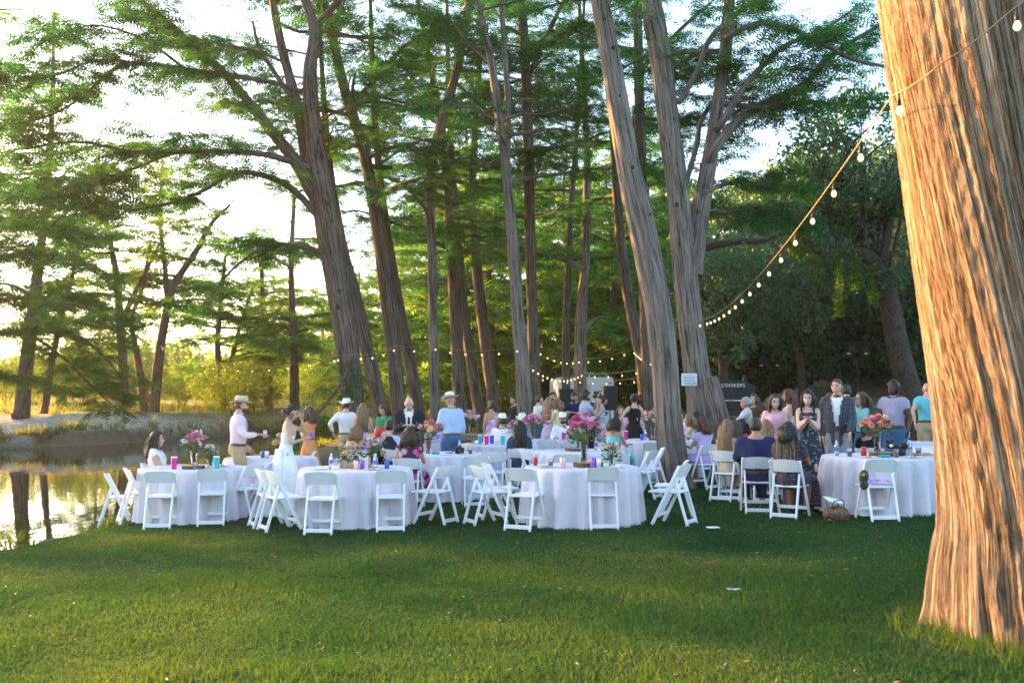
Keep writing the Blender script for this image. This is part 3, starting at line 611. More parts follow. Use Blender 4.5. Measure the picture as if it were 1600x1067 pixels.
cypress('tall leaning cypress with ridged grey bark standing among the tables', 18, [[(1060, None, 56), (1052, 722, 45), (1045, 650, 41), (1038, 560, 42), (1028, 480, 43), (1008, 380, 42), (986, 280, 39), (968, 180, 35), (949, 60, 31), (938, 0, 30), (920, -140, 25), (900, -320, 17)]], auto=[(10, 10.5, 15, 2, 3.6, 0, 360)], seed=17, mat=M_BARK_GREY, sides=110, relief=.045)
cypress('big forked cypress with a white notice nailed to its trunk', 24, [[(1104, None, 58), (1096, 640, 47), (1083, 540, 40), (1073, 450, 38), (1066, 380, 37), (1059, 300, 34), (1046, 200, 35), (1032, 90, 35), (1017, 0, 30), (992, -160, 20)], [(1082, 430, 30), (1094, 330, 29), (1110, 240, 25), (1119, 180, 22), (1134, 80, 21), (1140, 0, 18), (1152, -120, 11)]],
    [([(1112, 240, 17), (1150, 192, 15), (1190, 165, 14), (1230, 147, 13), (1262, 128, 11), (1290, 95, 9), (1340, 60, 7), (1400, 25, 4)], 2, 1.2), ([(1190, 168, 9), (1260, 160, 8), (1320, 165, 6), (1405, 172, 4)], 3, .9),
     ([(1126, 195, 12), (1163, 137, 11), (1195, 100, 10), (1230, 70, 8), (1285, 48, 5), (1340, 10, 3)], 1, 1.2), ([(1135, 58, 9), (1180, 38, 9), (1220, 40, 9), (1280, 65, 8), (1330, 92, 7), (1390, 106, 4)], -1, 1.0),
     ([(1062, 160, 10), (1090, 110, 9), (1110, 60, 8), (1160, 15, 6), (1220, -20, 4)], 2, 1.2), ([(1068, 300, 9), (1088, 230, 8), (1100, 180, 7), (1160, 100, 5)], 3, 1.1), ([(1100, 300, 8), (1150, 285, 6), (1200, 290, 4), (1240, 300, 2)], 3, 1.3),
     ([(1090, 330, 6), (1130, 330, 5), (1180, 345, 4), (1225, 345, 2)], 4, 1.4)],
    auto=[(8, 9.5, 17, 2.5, 4.5, 0, 360)], seed=18, mat=M_BARK_GREY, sides=96, relief=.045)
# --- across the creek, on the gravel bank
far = dict(leaf=M_LEAF_FAR, bias=.5, spread=.45, group='cypresses across the creek', spray=.55, tpl=SPRAY_LO, sstep_=.11, sides=18, relief=.02)
cypress('thick trunked cypress on the gravel bank, nearest the sunset glow', 47, [[(28, None, 29), (33, 650, 26), (38, 600, 22), (50, 500, 19), (62, 400, 15), (74, 300, 11), (82, 150, 7), (84, 20, 4)]], [([(45, 530, 8), (62, 500, 7), (70, 470, 5), (100, 440, 3)], 2, 1.4)], auto=[(17, 4.5, 17, 3, 6.5, 0, 360)], seed=20, **far)
cypress('slim cypress leaning right on the gravel bank, by the thick trunked one', 49, [[(66, None, 13), (70, 640, 12), (80, 570, 10), (100, 480, 8), (120, 400, 6), (128, 330, 4)]], auto=[(8, 4.5, 12, 2, 4.5, 0, 360)], seed=21, **far)
cypress('straight brown cypress on the gravel bank beside the wooden bench', 55, [[(196, None, 17), (194, 620, 16), (190, 540, 14), (187, 500, 13), (182, 430, 10), (165, 340, 8), (158, 260, 5)], [(188, 510, 9), (205, 470, 8), (225, 430, 6), (250, 380, 4)]], [([(186, 520, 6), (140, 500, 5), (100, 505, 4), (60, 495, 2)], 2, 1.6)], auto=[(13, 5.5, 14, 3, 6, 0, 360)], seed=22, **far)
cypress('thin forked cypress behind the wooden bench', 58, [[(226, None, 13), (222, 610, 13), (215, 560, 11), (206, 500, 8), (222, 450, 6), (235, 380, 4)]], auto=[(9, 5, 14, 3, 5.5, 0, 360)], seed=23, **far)
cypress('cypress leaning right over the wooden bench', 56, [[(240, None, 17), (244, 600, 16), (251, 540, 14), (262, 480, 13), (275, 440, 11), (305, 395, 9), (330, 350, 6), (360, 320, 4)], [(262, 485, 9), (258, 420, 8), (250, 340, 6), (255, 250, 4)]], auto=[(13, 6, 15, 3, 6, 0, 360)], seed=24, **far)
cypress('bushy cypress low over the creek at the far bend, behind the straw hat', 62, [[(350, None, 12), (346, 600, 11), (340, 540, 9), (345, 470, 7), (352, 400, 5)], [(346, 610, 10), (362, 560, 8), (375, 510, 6), (395, 450, 4)]], auto=[(19, 3.0, 13, 3, 5.5, 0, 360)], seed=25, **far)
cypress('upright cypress at the far bend, behind the bride', 66, [[(420, None, 15), (418, 600, 14), (414, 540, 11), (410, 460, 8), (408, 380, 5)]], auto=[(17, 3.5, 14, 3, 6, 0, 360)], seed=26, **far)
cypress('dark cypress between the bride and the man in a white hat', 60, [[(462, None, 17), (460, 600, 15), (458, 520, 12), (455, 420, 9), (460, 300, 6)]], auto=[(17, 3.5, 15, 3, 5.5, 0, 360)], seed=27, **far)
cypress('cypress overhanging the creek from beyond the thick trunked one', 40, [[(-95, None, 40), (-90, 600, 30), (-85, 450, 26), (-80, 300, 22), (-70, 100, 16), (-60, -60, 9)]],
    [([(-85, 490, 9), (-30, 520, 8), (40, 516, 7), (100, 520, 5), (150, 545, 4), (190, 590, 2)], -3, 1.7), ([(-80, 380, 9), (-20, 400, 7), (60, 395, 5), (120, 410, 4), (170, 440, 2)], -3, 1.7), ([(-80, 560, 6), (-20, 585, 5), (40, 590, 4), (90, 610, 2)], -2, 1.1), ([(-85, 470, 8), (-20, 470, 6), (50, 465, 5), (130, 480, 4), (200, 520, 2)], -5, 1.8), ([(40, 516, 5), (100, 560, 4), (150, 610, 3), (185, 640, 2)], -5, 1.3), ([(-80, 330, 8), (-20, 340, 6), (60, 350, 5), (150, 370, 3)], -5, 1.8)],
    auto=[(8, 7, 18, 3, 5.5, -80, 80)], seed=28, leaf=M_LEAF_FAR, bias=.42, spread=.4, group='cypresses across the creek', spray=.48, sides=20)

def knots(tree_label, Y, spots):
    """dark knots of old branch scars on a trunk"""
    root = [o for o in C.objects if o.get('label') == tree_label][0]; loc = np.array(root.location)
    for (px, py, w, tw) in spots:
        r = w / 2 / FPX * Y * .8; c = P(px, py, Y - tw / 2 / FPX * Y * .93) - loc; b = MB(); b.ball(c, (r, r * .55, r * 1.25), 10, 7); b.build('knot', M_KNOT, root)
M_KNOT = pm('bark_knot', (.045, .034, .026), rough=.95, var=.4, scale=30, bump=.8)
knots('big leaning cypress whose long bare limbs reach out over the creek', 27, [(503, 246, 8, 30), (497, 270, 9, 36), (512, 318, 8, 40), (516, 345, 7, 41), (513, 375, 8, 41), (530, 455, 8, 39), (528, 480, 9, 38), (500, 205, 6, 28)])
knots('tall leaning cypress with ridged grey bark standing among the tables', 18, [(945, 30, 7, 30), (958, 75, 9, 32), (968, 150, 6, 34), (988, 262, 8, 38), (1016, 335, 5, 40)])
knots('big forked cypress with a white notice nailed to its trunk', 24, [(1052, 186, 7, 35), (1058, 320, 9, 34)])
# ================================================================== woods behind, oaks on the slope, shrubs
def place_copies(src, spots, label, group, z0=-.1):
    """spots: x, y, turn, scale; the first spot moves the source itself"""
    for i, (x, y, rz, sc) in enumerate(spots):
        o = src if i == 0 else dup(src)
        o.location = (x, y, gz(x, y) + z0); o.rotation_euler = (0, 0, rz); o.scale = (sc, sc, sc)
        o['label'] = label if isinstance(label, str) else label[i]; o['group'] = group
def grove_tree(seed, H, r0, n, zlo, L, leaf, bias, sp=.75, sst=.13):
    root = thing('cypress_tree', 'x', 'tree'); g = Grow(seed); r = g.r; n0 = 9
    q = np.array([[.25 * math.sin(i * 1.1 + seed) * i / n0, .25 * math.cos(i * .9 + seed) * i / n0, H * i / (n0 - 1), r0 * (1 - .88 * i / (n0 - 1))] for i in range(n0)])
    s = spline(q, 3); b = MB(); wood_tube(b, s[:, :3], s[:, 3], 16, .02, .4, seed); b.build('trunk', M_BARK, root)
    for k in range(n):
        z = zlo + (H * .97 - zlo) * (k + r.random()) / n; i = int(np.argmin(np.abs(s[:, 2] - z))); f = (z - zlo) / (H - zlo)
        l = L * (1 - .6 * f) * r.uniform(.7, 1.2); g.limb(s[i, :3], k * 2.4 + r.uniform(-.5, .5), l, min(.5 * s[i, 3], .02 * l), r.uniform(0, .4), start=.15, step=.6, sub=l * .33 + .4, spray=sp, sstep_=sst)
    g.wood(M_BARK, root); g.crown(tpl=SPRAY_LO, mat=leaf, parent=root, bias=bias, spread=.45); return root
prng = random.Random(8)
gA = grove_tree(51, 17, .42, 40, 2.6, 5.2, M_LEAF_FAR, .5); gB = grove_tree(52, 20, .5, 40, 3.5, 5.6, M_LEAF_FAR, .42); gC = grove_tree(53, 14, .32, 30, 2.0, 4.6, M_LEAF_FAR, .62)
spA = [(-5, 66, 2, 1.0), (3.2, 58, 3, .95), (-24, 100, 4, .8), (-9.5, 84, 5, 1.0), (9, 64, 1.5, 1.0)]
spB = [(-2.6, 56, .8, .9), (.4, 72, 2.2, 1), (6.3, 52, 1.4, .85), (-18, 112, 3.1, .8), (5.5, 82, .3, 1.1), (-4.5, 88, 5.2, 1), (12, 78, 1, 1)]
spC = [(-1, 48, 2.7, .9), (-12.5, 80, 1.9, .8), (2.2, 66, 4.4, 1.1), (-40, 96, 5.5, .9), (4.6, 46, 5.9, .9), (-7.8, 78, 2.1, 1.0), (-17.5, 92, 1.1, .8)]
place_copies(gA, spA, 'tall broad cypress in the wood beyond the tables and the creek', 'cypresses of the far wood')
place_copies(gB, spB, 'tallest dark cypress in the wood beyond the tables and the creek', 'cypresses of the far wood')
place_copies(gC, spC, 'shorter yellow green cypress in the wood beyond the tables and the creek', 'cypresses of the far wood')

def cluster_plant(name, label, cat, seed, stems, H, rad, n, tpl, size, mat_leaf, mat_wood, bias, group=None, parent_loc=None, low=.15, part='foliage'):
    root = thing(name, label, cat, group=group); g = Grow(seed); r = g.r; b = MB()
    for k in range(stems):
        a = k * 6.28 / stems + r.uniform(-.4, .4); e = np.array([math.cos(a) * rad * r.uniform(.3, .7), math.sin(a) * rad * r.uniform(.3, .7), H * r.uniform(.6, .95)])
        p = spline(np.array([(e[0] * .06, e[1] * .06, -.1), (e[0] * .4, e[1] * .4, H * .3), e * .75, e]), 3); b.tube(p, np.linspace(.02 * H / 2, .006, len(p)), 5, bark=True)
    b.build('stem', mat_wood, root)
    u = r.normal(size=(n, 3)); u /= np.linalg.norm(u, axis=1)[:, None]; rr = r.random(n) ** .45
    pos = u * rr[:, None] * (rad, rad, H * (1 - low) / 2) + (0, 0, H * (.5 + low / 2)); lump = vnoise(pos[:, 0] * 1.6 / rad * 1.5 + 9, pos[:, 1] * 1.6 / rad * 1.5 + 9, pos[:, 2] * 2.4 / H * 1.5 + 9, seed=seed)
    k = lump > .38; pos, u = pos[k], u[k]
    mb = MB(); scatter(mb, pos, u, size * r.uniform(.6, 1.3, len(pos)), bias + .5 * (lump[k] - .55) + r.normal(0, .15, len(pos)), tpl, 4, 1., r); mb.build(part, mat_leaf, root, smooth=False)
    return root
# far wall of woods
def far_wood():
    r = np.random.default_rng(61); n = 11000
    x = r.uniform(-120, 110, n); y = 104 + 20 * r.random(n) + 6 * np.sin(x * .1); top = 2.5 + 4.5 * vnoise(x * .09, y * 0, seed=3) + 12 * sstep(-12, 14, x)
    z = ground_z(x, y) + top * r.random(n) ** .8; pos = np.stack([x, y, z], -1); d = r.normal(size=(n, 3))
    lump = vnoise(x * .35, y * .35, z * .35, seed=5); k = lump > .3
    b = MB(); scatter(b, pos[k], d[k], 1.9 * r.uniform(.7, 1.3, k.sum()), .5 + .6 * (lump[k] - .5) + r.normal(0, .12, k.sum()), leaf_template(6, 9, .28), 4, 1., r)
    tag(b.build('far_wood', M_LEAF_BUSH, smooth=False), 'sunlit woods closing the view beyond the meadow', 'woods', kind='stuff')
far_wood()
# shrubs on the far bank
s1 = cluster_plant('shrub', 'x', 'shrub', 71, 6, 3.0, 2.2, 1500, BUSHLEAF, .30, M_LEAF_BUSH, M_BARK_OAK, .5)
def on(px, Y): p = at(px, Y); return p[0], p[1]
sh = [(*on(372, 60), .4, 1.25, 'tall yellow green shrub beside the water, behind the straw hat'), (*on(285, 66), 1.9, 1.0, 'rounded shrub on the gravel bank between bench and yellow green shrub'), (*on(335, 70), 3, 1.1, None), (*on(130, 70), 4.2, 1.2, None), (*on(60, 72), .9, 1.3, None), (*on(480, 72), 2.2, 1.1, None), (*on(520, 66), 5.1, .9, None), (*on(10, 66), 1, 1.1, None), (*on(430, 84), 2, 1.5, None), (*on(170, 88), 3.4, 1.6, None), (*on(560, 74), 4, 1.2, None), (*on(640, 70), 5, 1.2, None), (*on(770, 66), 1.2, 1.2, None), (*on(700, 78), 2.7, 1.5, None), (*on(1000, 60), 3.9, 1.2, None), (*on(860, 74), .2, 1.5, None), (*on(950, 70), 4.6, 1.4, None)]
place_copies(s1, [q[:4] for q in sh], [q[4] or 'loose green shrub in the undergrowth of the far wood' for q in sh], 'shrubs at the edge of the far wood')

# oaks on the slope at the right
def oak(seed, H, spread, n, size, trunk=None, Y=None, label='x', extra=(), cn=5200, mat=M_LEAF_OAK, centre=None, radii=None, name='oak_tree', cut=.49):
    root = thing(name, label, 'tree', group='oaks on the slope'); g = Grow(seed); r = g.r
    b = MB()
    if trunk: pts, rad = px_path(trunk, Y, 0, 5)
    else:
        q = np.array([(0, 0, -.2, .3), (.1, .05, H * .15, .26), (.3, .1, H * .3, .22), (.2, .4, H * .5, .16), (.5, .3, H * .75, .08)]); s = spline(q, 5); pts, rad = s[:, :3], s[:, 3]
    wood_tube(b, pts, rad, 20, .025, .25, seed); b.build('trunk', M_BARK_OAK, root)
    for l in extra:
        b = MB(); p2, r2 = px_path(l, Y, r.uniform(-2, 2), 4); wood_tube(b, p2, r2, 10, .015, 0, seed + 3); b.build('limb', M_BARK_OAK, root)
    c = np.array(centre if centre is not None else (0, 0, H * .62)); rd = np.array(radii if radii is not None else (spread, spread, H * .42))
    i0 = len(pts) // 3
    for k in range(n):
        i = int(r.integers(i0, len(pts))); u = r.normal(size=3); u /= np.linalg.norm(u); e = c + u * rd * .8; a = pts[i]
        mid = a + (e - a) * .5 + np.array([0, 0, .12]) * np.linalg.norm(e - a) + r.normal(0, .25, 3); p = spline(np.array([a, mid, e]), 4)
        g.tw.tube(p, np.linspace(min(rad[i] * .5, .11), .015, len(p)), 5, cap=False, bark=True)
        for q in range(4):
            j = int(r.integers(3, len(p))); e2 = p[j] + r.normal(0, .8, 3); g.tw.tube(np.array([p[j], (p[j] + e2) / 2 + r.normal(0, .1, 3), e2]), np.array([.025, .015, .006]), 3, cap=False, bark=True)
    g.wood(M_BARK_OAK, root)
    u = r.normal(size=(cn, 3)); u /= np.linalg.norm(u, axis=1)[:, None]; pos = c + u * (r.random(cn) ** .4)[:, None] * rd
    lump = vnoise(pos[:, 0] * .75 + 40, pos[:, 1] * .75 + 40, pos[:, 2] * .95 + 40, seed=seed); k = lump > cut; pos, u, lump = pos[k], u[k], lump[k]
    mb = MB(); scatter(mb, pos, u, size * r.uniform(.6, 1.3, len(pos)), .45 + .7 * (lump - .6) + r.normal(0, .15, len(pos)), OAKLEAF, 4, 1., r); mb.build('crown', mat, root, smooth=False)
    root['_foot'] = tuple(pts[0]); 
    if trunk: rebase(root)
    else: del root['_foot']
    return root
oak(81, 0, 0, 16, .55, trunk=[(1432, None, 46), (1424, 620, 36), (1407, 560, 34), (1392, 480, 32), (1376, 425, 28), (1346, 396, 24), (1312, 385, 19), (1288, 355, 13), (1282, 300, 9), (1292, 240, 5)], Y=33, label='dark mossy oak leaning over the slope beside the huge trunk',
    extra=[[(1376, 425, 18), (1385, 370, 14), (1395, 310, 11), (1380, 250, 7)], [(1320, 386, 11), (1290, 400, 9), (1240, 365, 7), (1200, 372, 4)], [(1395, 330, 8), (1350, 345, 7), (1310, 340, 6), (1290, 330, 3)]], centre=P(1350, 300, 33), radii=(3.0, 2.6, 3.2), cn=5200)
oak(82, 0, 0, 9, .5, trunk=[(1134, None, 20), (1132, 620, 15), (1129, 570, 13), (1122, 530, 11), (1110, 490, 8), (1095, 455, 5)], Y=37, label='small dark oak on the slope behind the black cooker', extra=[[(1130, 560, 9), (1150, 520, 8), (1175, 490, 6), (1215, 465, 4)], [(1132, 605, 7), (1112, 585, 6), (1100, 570, 4)]], centre=P(1160, 480, 37), radii=(3.0, 2.5, 2.0), cn=2200)
oak(83, 0, 0, 7, .5, trunk=[(1256, None, 20), (1254, 600, 14), (1250, 540, 12), (1258, 500, 10), (1250, 460, 7)], Y=41, label='slim dark oak at the head of the gravel path', extra=[[(1070, 400, 15), (1110, 385, 13), (1150, 378, 11), (1190, 376, 9), (1235, 362, 5)], [(1085, 470, 13), (1140, 455, 12), (1210, 468, 10), (1260, 470, 8), (1330, 455, 4)]], centre=P(1255, 440, 41), radii=(4.2, 2.6, 2.4), cn=2600)
oA = oak(84, 9, 4.4, 16, .62, cn=5200); oB = oak(85, 7, 3.8, 14, .6, cn=4200)
so = [(17.5, 39, 0, 1.0), (11.5, 47, 1.3, .95), (19.5, 47, 2.2, 1.25), (15, 56, 3.1, 1.2), (24, 42, 4.4, 1.3), (8.2, 60, .7, 1.15), (22, 62, 5, 1.5), (30, 55, 2, 1.6), (13.5, 70, 1.9, 1.5)]
place_copies(oA, so, 'broad dark live oak in the dense wood on the slope', 'oaks on the slope', -.3)
place_copies(oB, [(14, 42.5, 1, .95), (18.2, 43, 2, 1.0), (21.5, 37.5, 3, 1.1), (9.5, 52, 4, 1.0), (16.8, 50, 5, 1.1), (12.2, 62, .5, 1.2), (27, 47, 2.6, 1.3)], 'smaller dark live oak in the dense wood on the slope', 'oaks on the slope', -.3)
s2 = cluster_plant('shrub', 'x', 'shrub', 72, 6, 2.0, 1.5, 900, OAKLEAF, .36, M_LEAF_OAK, M_BARK_OAK, .6)
sh2 = [(*on(1205, 50), 0, 1.1), (*on(1180, 52), 1, 1.2), (*on(1310, 47), 2, 1.5), (*on(1400, 42), 3, 1.2), (*on(1450, 40), 4, 1.3), (*on(1360, 46), 5, 1.4), (*on(1130, 43), .5, 1.1), (*on(1095, 45), 1.5, 1.2), (*on(1420, 43), 2.5, 1.6), (*on(1270, 47), 3.2, 1.5), (*on(1160, 50), 4.5, 1.6), (*on(1230, 53), 5.5, 1.7)]
place_copies(s2, sh2, 'dark low shrub under the oaks on the slope', 'shrubs on the slope', -.15)
# oaks added out of view on the far bank to shade the lawn
def sunside(s_, t_): return s_ * .602 - t_ * .799, s_ * .799 + t_ * .602
ob = dup(oA); place_copies(ob, [(*sunside(10.6, 54), .4, 1.27), (*sunside(13.4, 62), 2, 1.45), (*sunside(16, 55), 3, 1.27), (*sunside(19, 63), 4.4, 1.4), (*sunside(21.5, 56), 5.2, 1.15)], 'broad oak added out of view on the far bank to shade the lawn', 'added oaks shading the lawn', -.3)
# ================================================================== chairs, tables and what stands on them
M_CHAIR = pm('white_resin', (.74, .76, .78), rough=.38, var=.03, scale=6, spec=.4)
M_PAD = pm('white_vinyl', (.78, .79, .80), rough=.5, var=.03, scale=10)
def post_y(z): return .19 - .39 * z / .78
def make_chair():
    t = thing('folding_chair', 'x', 'chair', group='white folding chairs'); g = []
    for s in (-1, 1):
        b = MB(); b.bar((s * .205, post_y(0.0), 0.0), (s * .205, post_y(.775), .775), .026, .045, up=(0, 1, 0), bevel=.006); b.build('post', M_CHAIR, t, smooth=False)
        b = MB(); b.bar((s * .172, -.29, 0.0), (s * .172, post_y(.60) - .004, .60), .026, .038, up=(0, 1, 0), bevel=.006); b.build('rear_leg', M_CHAIR, t, smooth=False)
    b = MB(); b.bar((-.17, -.272, .055), (.17, -.272, .055), .02, .05, bevel=.004); b.build('foot_rail', M_CHAIR, t, smooth=False)
    b = MB(); b.bar((-.20, post_y(.13), .13), (.20, post_y(.13), .13), .02, .045, bevel=.004); b.build('front_rail', M_CHAIR, t, smooth=False)
    # seat: rounded slab with a slightly crowned pad
    b = MB(); b.box((0, .035, .428), (.375, .43, .028), bevel=.01); seat = b.build('seat', M_CHAIR, t, smooth=False)
    n = 8; u = np.linspace(-1, 1, n); X, Y = np.meshgrid(u, u); Z = .444 + .012 * (1 - X ** 4) * (1 - Y ** 4)
    v = np.stack([X * .172, .045 + Y * .192, Z], -1).reshape(-1, 3); i = (np.arange(n - 1)[:, None] * n + np.arange(n - 1)[None])
    b = MB(); b.add(v, [np.stack([i, i + 1, i + n + 1, i + n], -1).reshape(-1, 4)]); b.build('seat_pad', M_PAD, seat)
    # curved back board
    n = 9; u = np.linspace(-1, 1, n); V = []
    for th in (0, 1):
        for z, e in ((.625, 0), (.70, .0), (.775, .018)):
            for x in u: V.append((x * .195, post_y(z) - .032 * (1 - x * x) + (.009 if th else -.009), z + e * (1 - x * x) - (0 if z > .65 else .006 * (1 - x * x))))
    V = np.array(V); F = []; o = 3 * n
    for r in range(2):
        for c in range(n - 1):
            a = r * n + c; F.append([a, a + 1, a + n + 1, a + n]); F.append([o + a, o + a + n, o + a + n + 1, o + a + 1])
    for c in range(n - 1): F.append([c, o + c, o + c + 1, c + 1]); a = 2 * n + c; F.append([a, a + 1, o + a + 1, o + a])
    for r in range(2):
        a = r * n; F.append([a, a + n, o + a + n, o + a]); a = r * n + n - 1; F.append([a, o + a, o + a + n, a + n])
    b = MB(); b.add(V, F); b.build('backrest', M_CHAIR, t, smooth=False)
    return t
chair0 = make_chair(); chair_used = [False]
def chair(px, Y, rz, label):
    p = at(px, Y)
    if not chair_used[0]: o = chair0; chair_used[0] = True
    else: o = dup(chair0)
    o.location = p; o.rotation_euler = (0, 0, R(rz)); o['label'] = label; o['category'] = 'chair'; return o

def cloth_material():
    m, t, o = new_mat('white_tablecloth'); d = N(t, 'BsdfDiffuse'); tl = N(t, 'BsdfTranslucent'); mx = N(t, 'MixShader'); mx.inputs[0].default_value = .22
    tc = N(t, 'TexCoord'); n = N(t, 'TexNoise', i_Scale=5., i_Detail=4.); t.links.new(tc.outputs['Object'], n.inputs['Vector'])
    r = ramp(t, [(.3, (.71, .67, .74)), (.7, (.78, .735, .79))]); t.links.new(n.outputs[0], r.inputs[0]); t.links.new(r.outputs[0], d.inputs[0]); t.links.new(r.outputs[0], tl.inputs[0])
    n2 = N(t, 'TexNoise', i_Scale=7., i_Detail=3.); t.links.new(tc.outputs['Object'], n2.inputs['Vector']); bp = N(t, 'Bump', i_Strength=.35, i_Distance=.02); t.links.new(n2.outputs[0], bp.inputs['Height']); t.links.new(bp.outputs[0], d.inputs['Normal'])
    t.links.new(d.outputs[0], mx.inputs[1]); t.links.new(tl.outputs[0], mx.inputs[2]); t.links.new(mx.outputs[0], o.inputs[0]); return m
M_CLOTH = cloth_material(); M_TABLE = pm('folding_table_top', (.5, .5, .5)); M_STEEL = pm('grey_steel', (.25, .25, .26), rough=.4, metal=.8)
TABLE_Z = .752
def cloth_mesh(seed, rad=.765):
    r = np.random.default_rng(seed); n = 168; a = np.linspace(0, 2 * np.pi, n, endpoint=False); ca, sa = np.cos(a), np.sin(a)
    f = vnoise(ca * 1.6 + 20, sa * 1.6 + 20, seed=seed); ph = a * 19 + 7 * (vnoise(ca * 2.2 + 30, sa * 2.2 + 30, seed=seed + 3) - .5); fold = (.5 + .5 * np.cos(ph)) ** .7 * (.45 + .9 * f)
    V = [[0, 0, TABLE_Z]]; rings = []
    for q in (.3, .6, .85, .97, 1.0): rings.append((rad * q * np.ones(n), np.full(n, TABLE_Z) + .0015 * (vnoise(ca * q * 4 + 4, sa * q * 4 + 4, seed=seed + 1) - .5)))
    rings.append((rad * 1.012 * np.ones(n), np.full(n, TABLE_Z - .012)))
    for d in (.05, .11, .18, .27, .36, .45, .54, .62, .69, .735):
        q = d / .735; rr = rad * 1.012 + q ** .6 * (-.03 + .15 * fold) + .012 * q * (vnoise(ca * 14 + 20, sa * 14 + 20, d * 4 + 0 * a, seed=seed + 2) - .5)
        rings.append((rr, TABLE_Z - d + (.012 * (1 - fold) if d > .7 else 0) * np.ones(n)))
    rings.append((rings[-1][0] + .02 * r.random(n), np.full(n, TABLE_Z - .744)))
    for rr, z in rings: V += list(np.stack([rr * ca, rr * sa, z], -1))
    F = [np.array([[0, 1 + j, 1 + (j + 1) % n] for j in range(n)])]; i = (1 + np.arange(len(rings) - 1) * n)[:, None]; j = np.arange(n)[None]; j2 = (j + 1) % n
    F.append(np.stack([i + j, i + n + j, i + n + j2, i + j2], -1).reshape(-1, 4)); b = MB(); b.add(np.array(V), F); return b.mesh('tablecloth')
CLOTHS = [cloth_mesh(s) for s in (1, 2, 3, 4)]
for me in CLOTHS: me.materials.append(M_CLOTH)
TB = MB(); TB.lathe([(.0, .705), (.755, .705), (.76, .725), (.755, .744), (0, .744)], 40, close=False); TB = TB.mesh('tabletop'); TB.materials.append(M_TABLE)
LG = MB(); LG.tube([(0, 0, 0.0), (0, 0, .70)], .016, 8); LG = LG.mesh('leg'); LG.materials.append(M_STEEL)
TABLES = {}
def table(key, px, Y, k, what):
    p = at(px, Y); t = thing('round_table', 'round table ' + what, 'table', p, k * .7, 'round banquet tables'); link('tabletop', TB, t)
    for s in range(4): l = link('leg', LG, t); l.location = (.5 * math.cos(s * 1.571), .5 * math.sin(s * 1.571), 0)
    c = link('tablecloth', CLOTHS[k % 4]); c.location = p; c.rotation_euler = (0, 0, k * 1.3); tag(c, 'white floor length cloth on table ' + what, 'tablecloth', 'white round tablecloths'); TABLES[key] = p
table('L1', 303, 14.9, 0, 'beside the creek, with a tall vase of pink flowers')
table('L2', 557, 14.0, 1, 'with pastel flowers and a blue can')
table('C1', 908, 13.6, 2, 'with a pink and white bouquet on a wood slice')
table('R1', 1372, 14.0, 3, 'near the huge trunk, with a plush toy')
table('T5', 425, 17.0, 4, 'behind the bride')
table('T6', 690, 17.2, 5, 'with the black camera and a mixed bouquet')
table('T7', 778, 19.7, 6, 'with teal tumblers, by the woman in denim')
table('T8', 905, 17.2, 7, 'just behind the bouquet table with the wood slice')
table('T9', 850, 22.0, 8, 'with a bright pink tumbler and a pink bouquet')
table('T10', 1030, 20.4, 9, 'between the two grey barked trunks')
table('T12', 1200, 18.2, 10, 'hemmed in by guests, behind the navy shirt')
table('T13', 1465, 17.6, 11, 'far behind the huge trunk')

chair(258, 14.0, 4, 'white folding chair, back to the lawn, at the creekside table with the tall vase')
chair(335, 14.15, 12, 'white folding chair turned slightly left at the creekside table with the tall vase')
chair(222, 14.55, -62, 'white folding chair seen sideways at the left end of the creekside table')
chair(191, 15.3, -72, 'white folding chair at the very edge of the creek bank')
chair(383, 14.75, 66, 'white folding chair seen sideways at the right end of the creekside table')
chair(405, 15.25, 84, 'white folding chair between the creekside table and the bride')
chair(508, 13.0, -4, 'white folding chair at the blue can table, nearer the bride')
chair(612, 13.2, 6, 'white folding chair at the blue can table, farther from the bride')
chair(445, 13.35, -58, 'white folding chair seen sideways at the blue can table, before the bride\'s train')
chair(428, 13.75, -64, 'white folding chair touching the bride\'s skirt at the blue can table')
chair(678, 13.75, 62, 'white folding chair standing sideways alone at the right of the blue can table')
chair(743, 15.9, 4, 'white folding chair with its back to the lawn, before the black camera')
chair(640, 15.55, -6, 'white folding chair under the woman in the colourful print dress')
chair(764, 13.55, -64, 'white folding chair seen sideways at the left of the bouquet table')
chair(780, 14.15, -74, 'white folding chair just behind the sideways one at the bouquet table')
chair(822, 12.9, -24, 'white folding chair turned towards the bouquet on the wood slice, empty')
chair(938, 12.95, 4, 'white folding chair squarely before the bouquet table, back to the lawn')
chair(1047, 13.2, 60, 'white folding chair turned sideways at the foot of the grey barked trunk')
chair(1050, 14.1, 76, 'white folding chair hidden behind the sideways one at the foot of the grey barked trunk')
chair(882, 15.9, 4, 'white folding chair between the two bouquet tables, left of the vase')
chair(962, 15.9, -6, 'white folding chair between the two bouquet tables, right of the vase')
chair(772, 17.0, -8, 'white folding chair empty before the teal tumblers')
chair(812, 17.9, 3, 'white folding chair under the woman in dark denim')
chair(1002, 16.5, 62, 'white folding chair seen sideways at the right of the second bouquet table')
chair(1017, 17.2, 84, 'white folding chair close beside the leaning grey barked trunk')
chair(836, 17.2, -58, 'white folding chair seen sideways at the left of the second bouquet table')
chair(716, 20.9, -60, 'white folding chair left of the teal tumblers, seen sideways')
chair(732, 21.4, 100, 'white folding chair by the wooden gift table')
chair(900, 20.6, -15, 'white folding chair under the woman with long curly brown hair')
chair(955, 19.0, -38, 'white folding chair under the woman in turquoise')
chair(1018, 18.9, 4, 'white folding chair before the table between the two grey barked trunks')
chair(1098, 17.9, 30, 'white folding chair under the woman in the lilac dress')
chair(1136, 15.9, -38, 'white folding chair under the young woman with straight honey hair')
chair(1180, 14.3, -8, 'white folding chair under the man in navy')
chair(1232, 13.6, -34, 'white folding chair under the woman with blond braids')
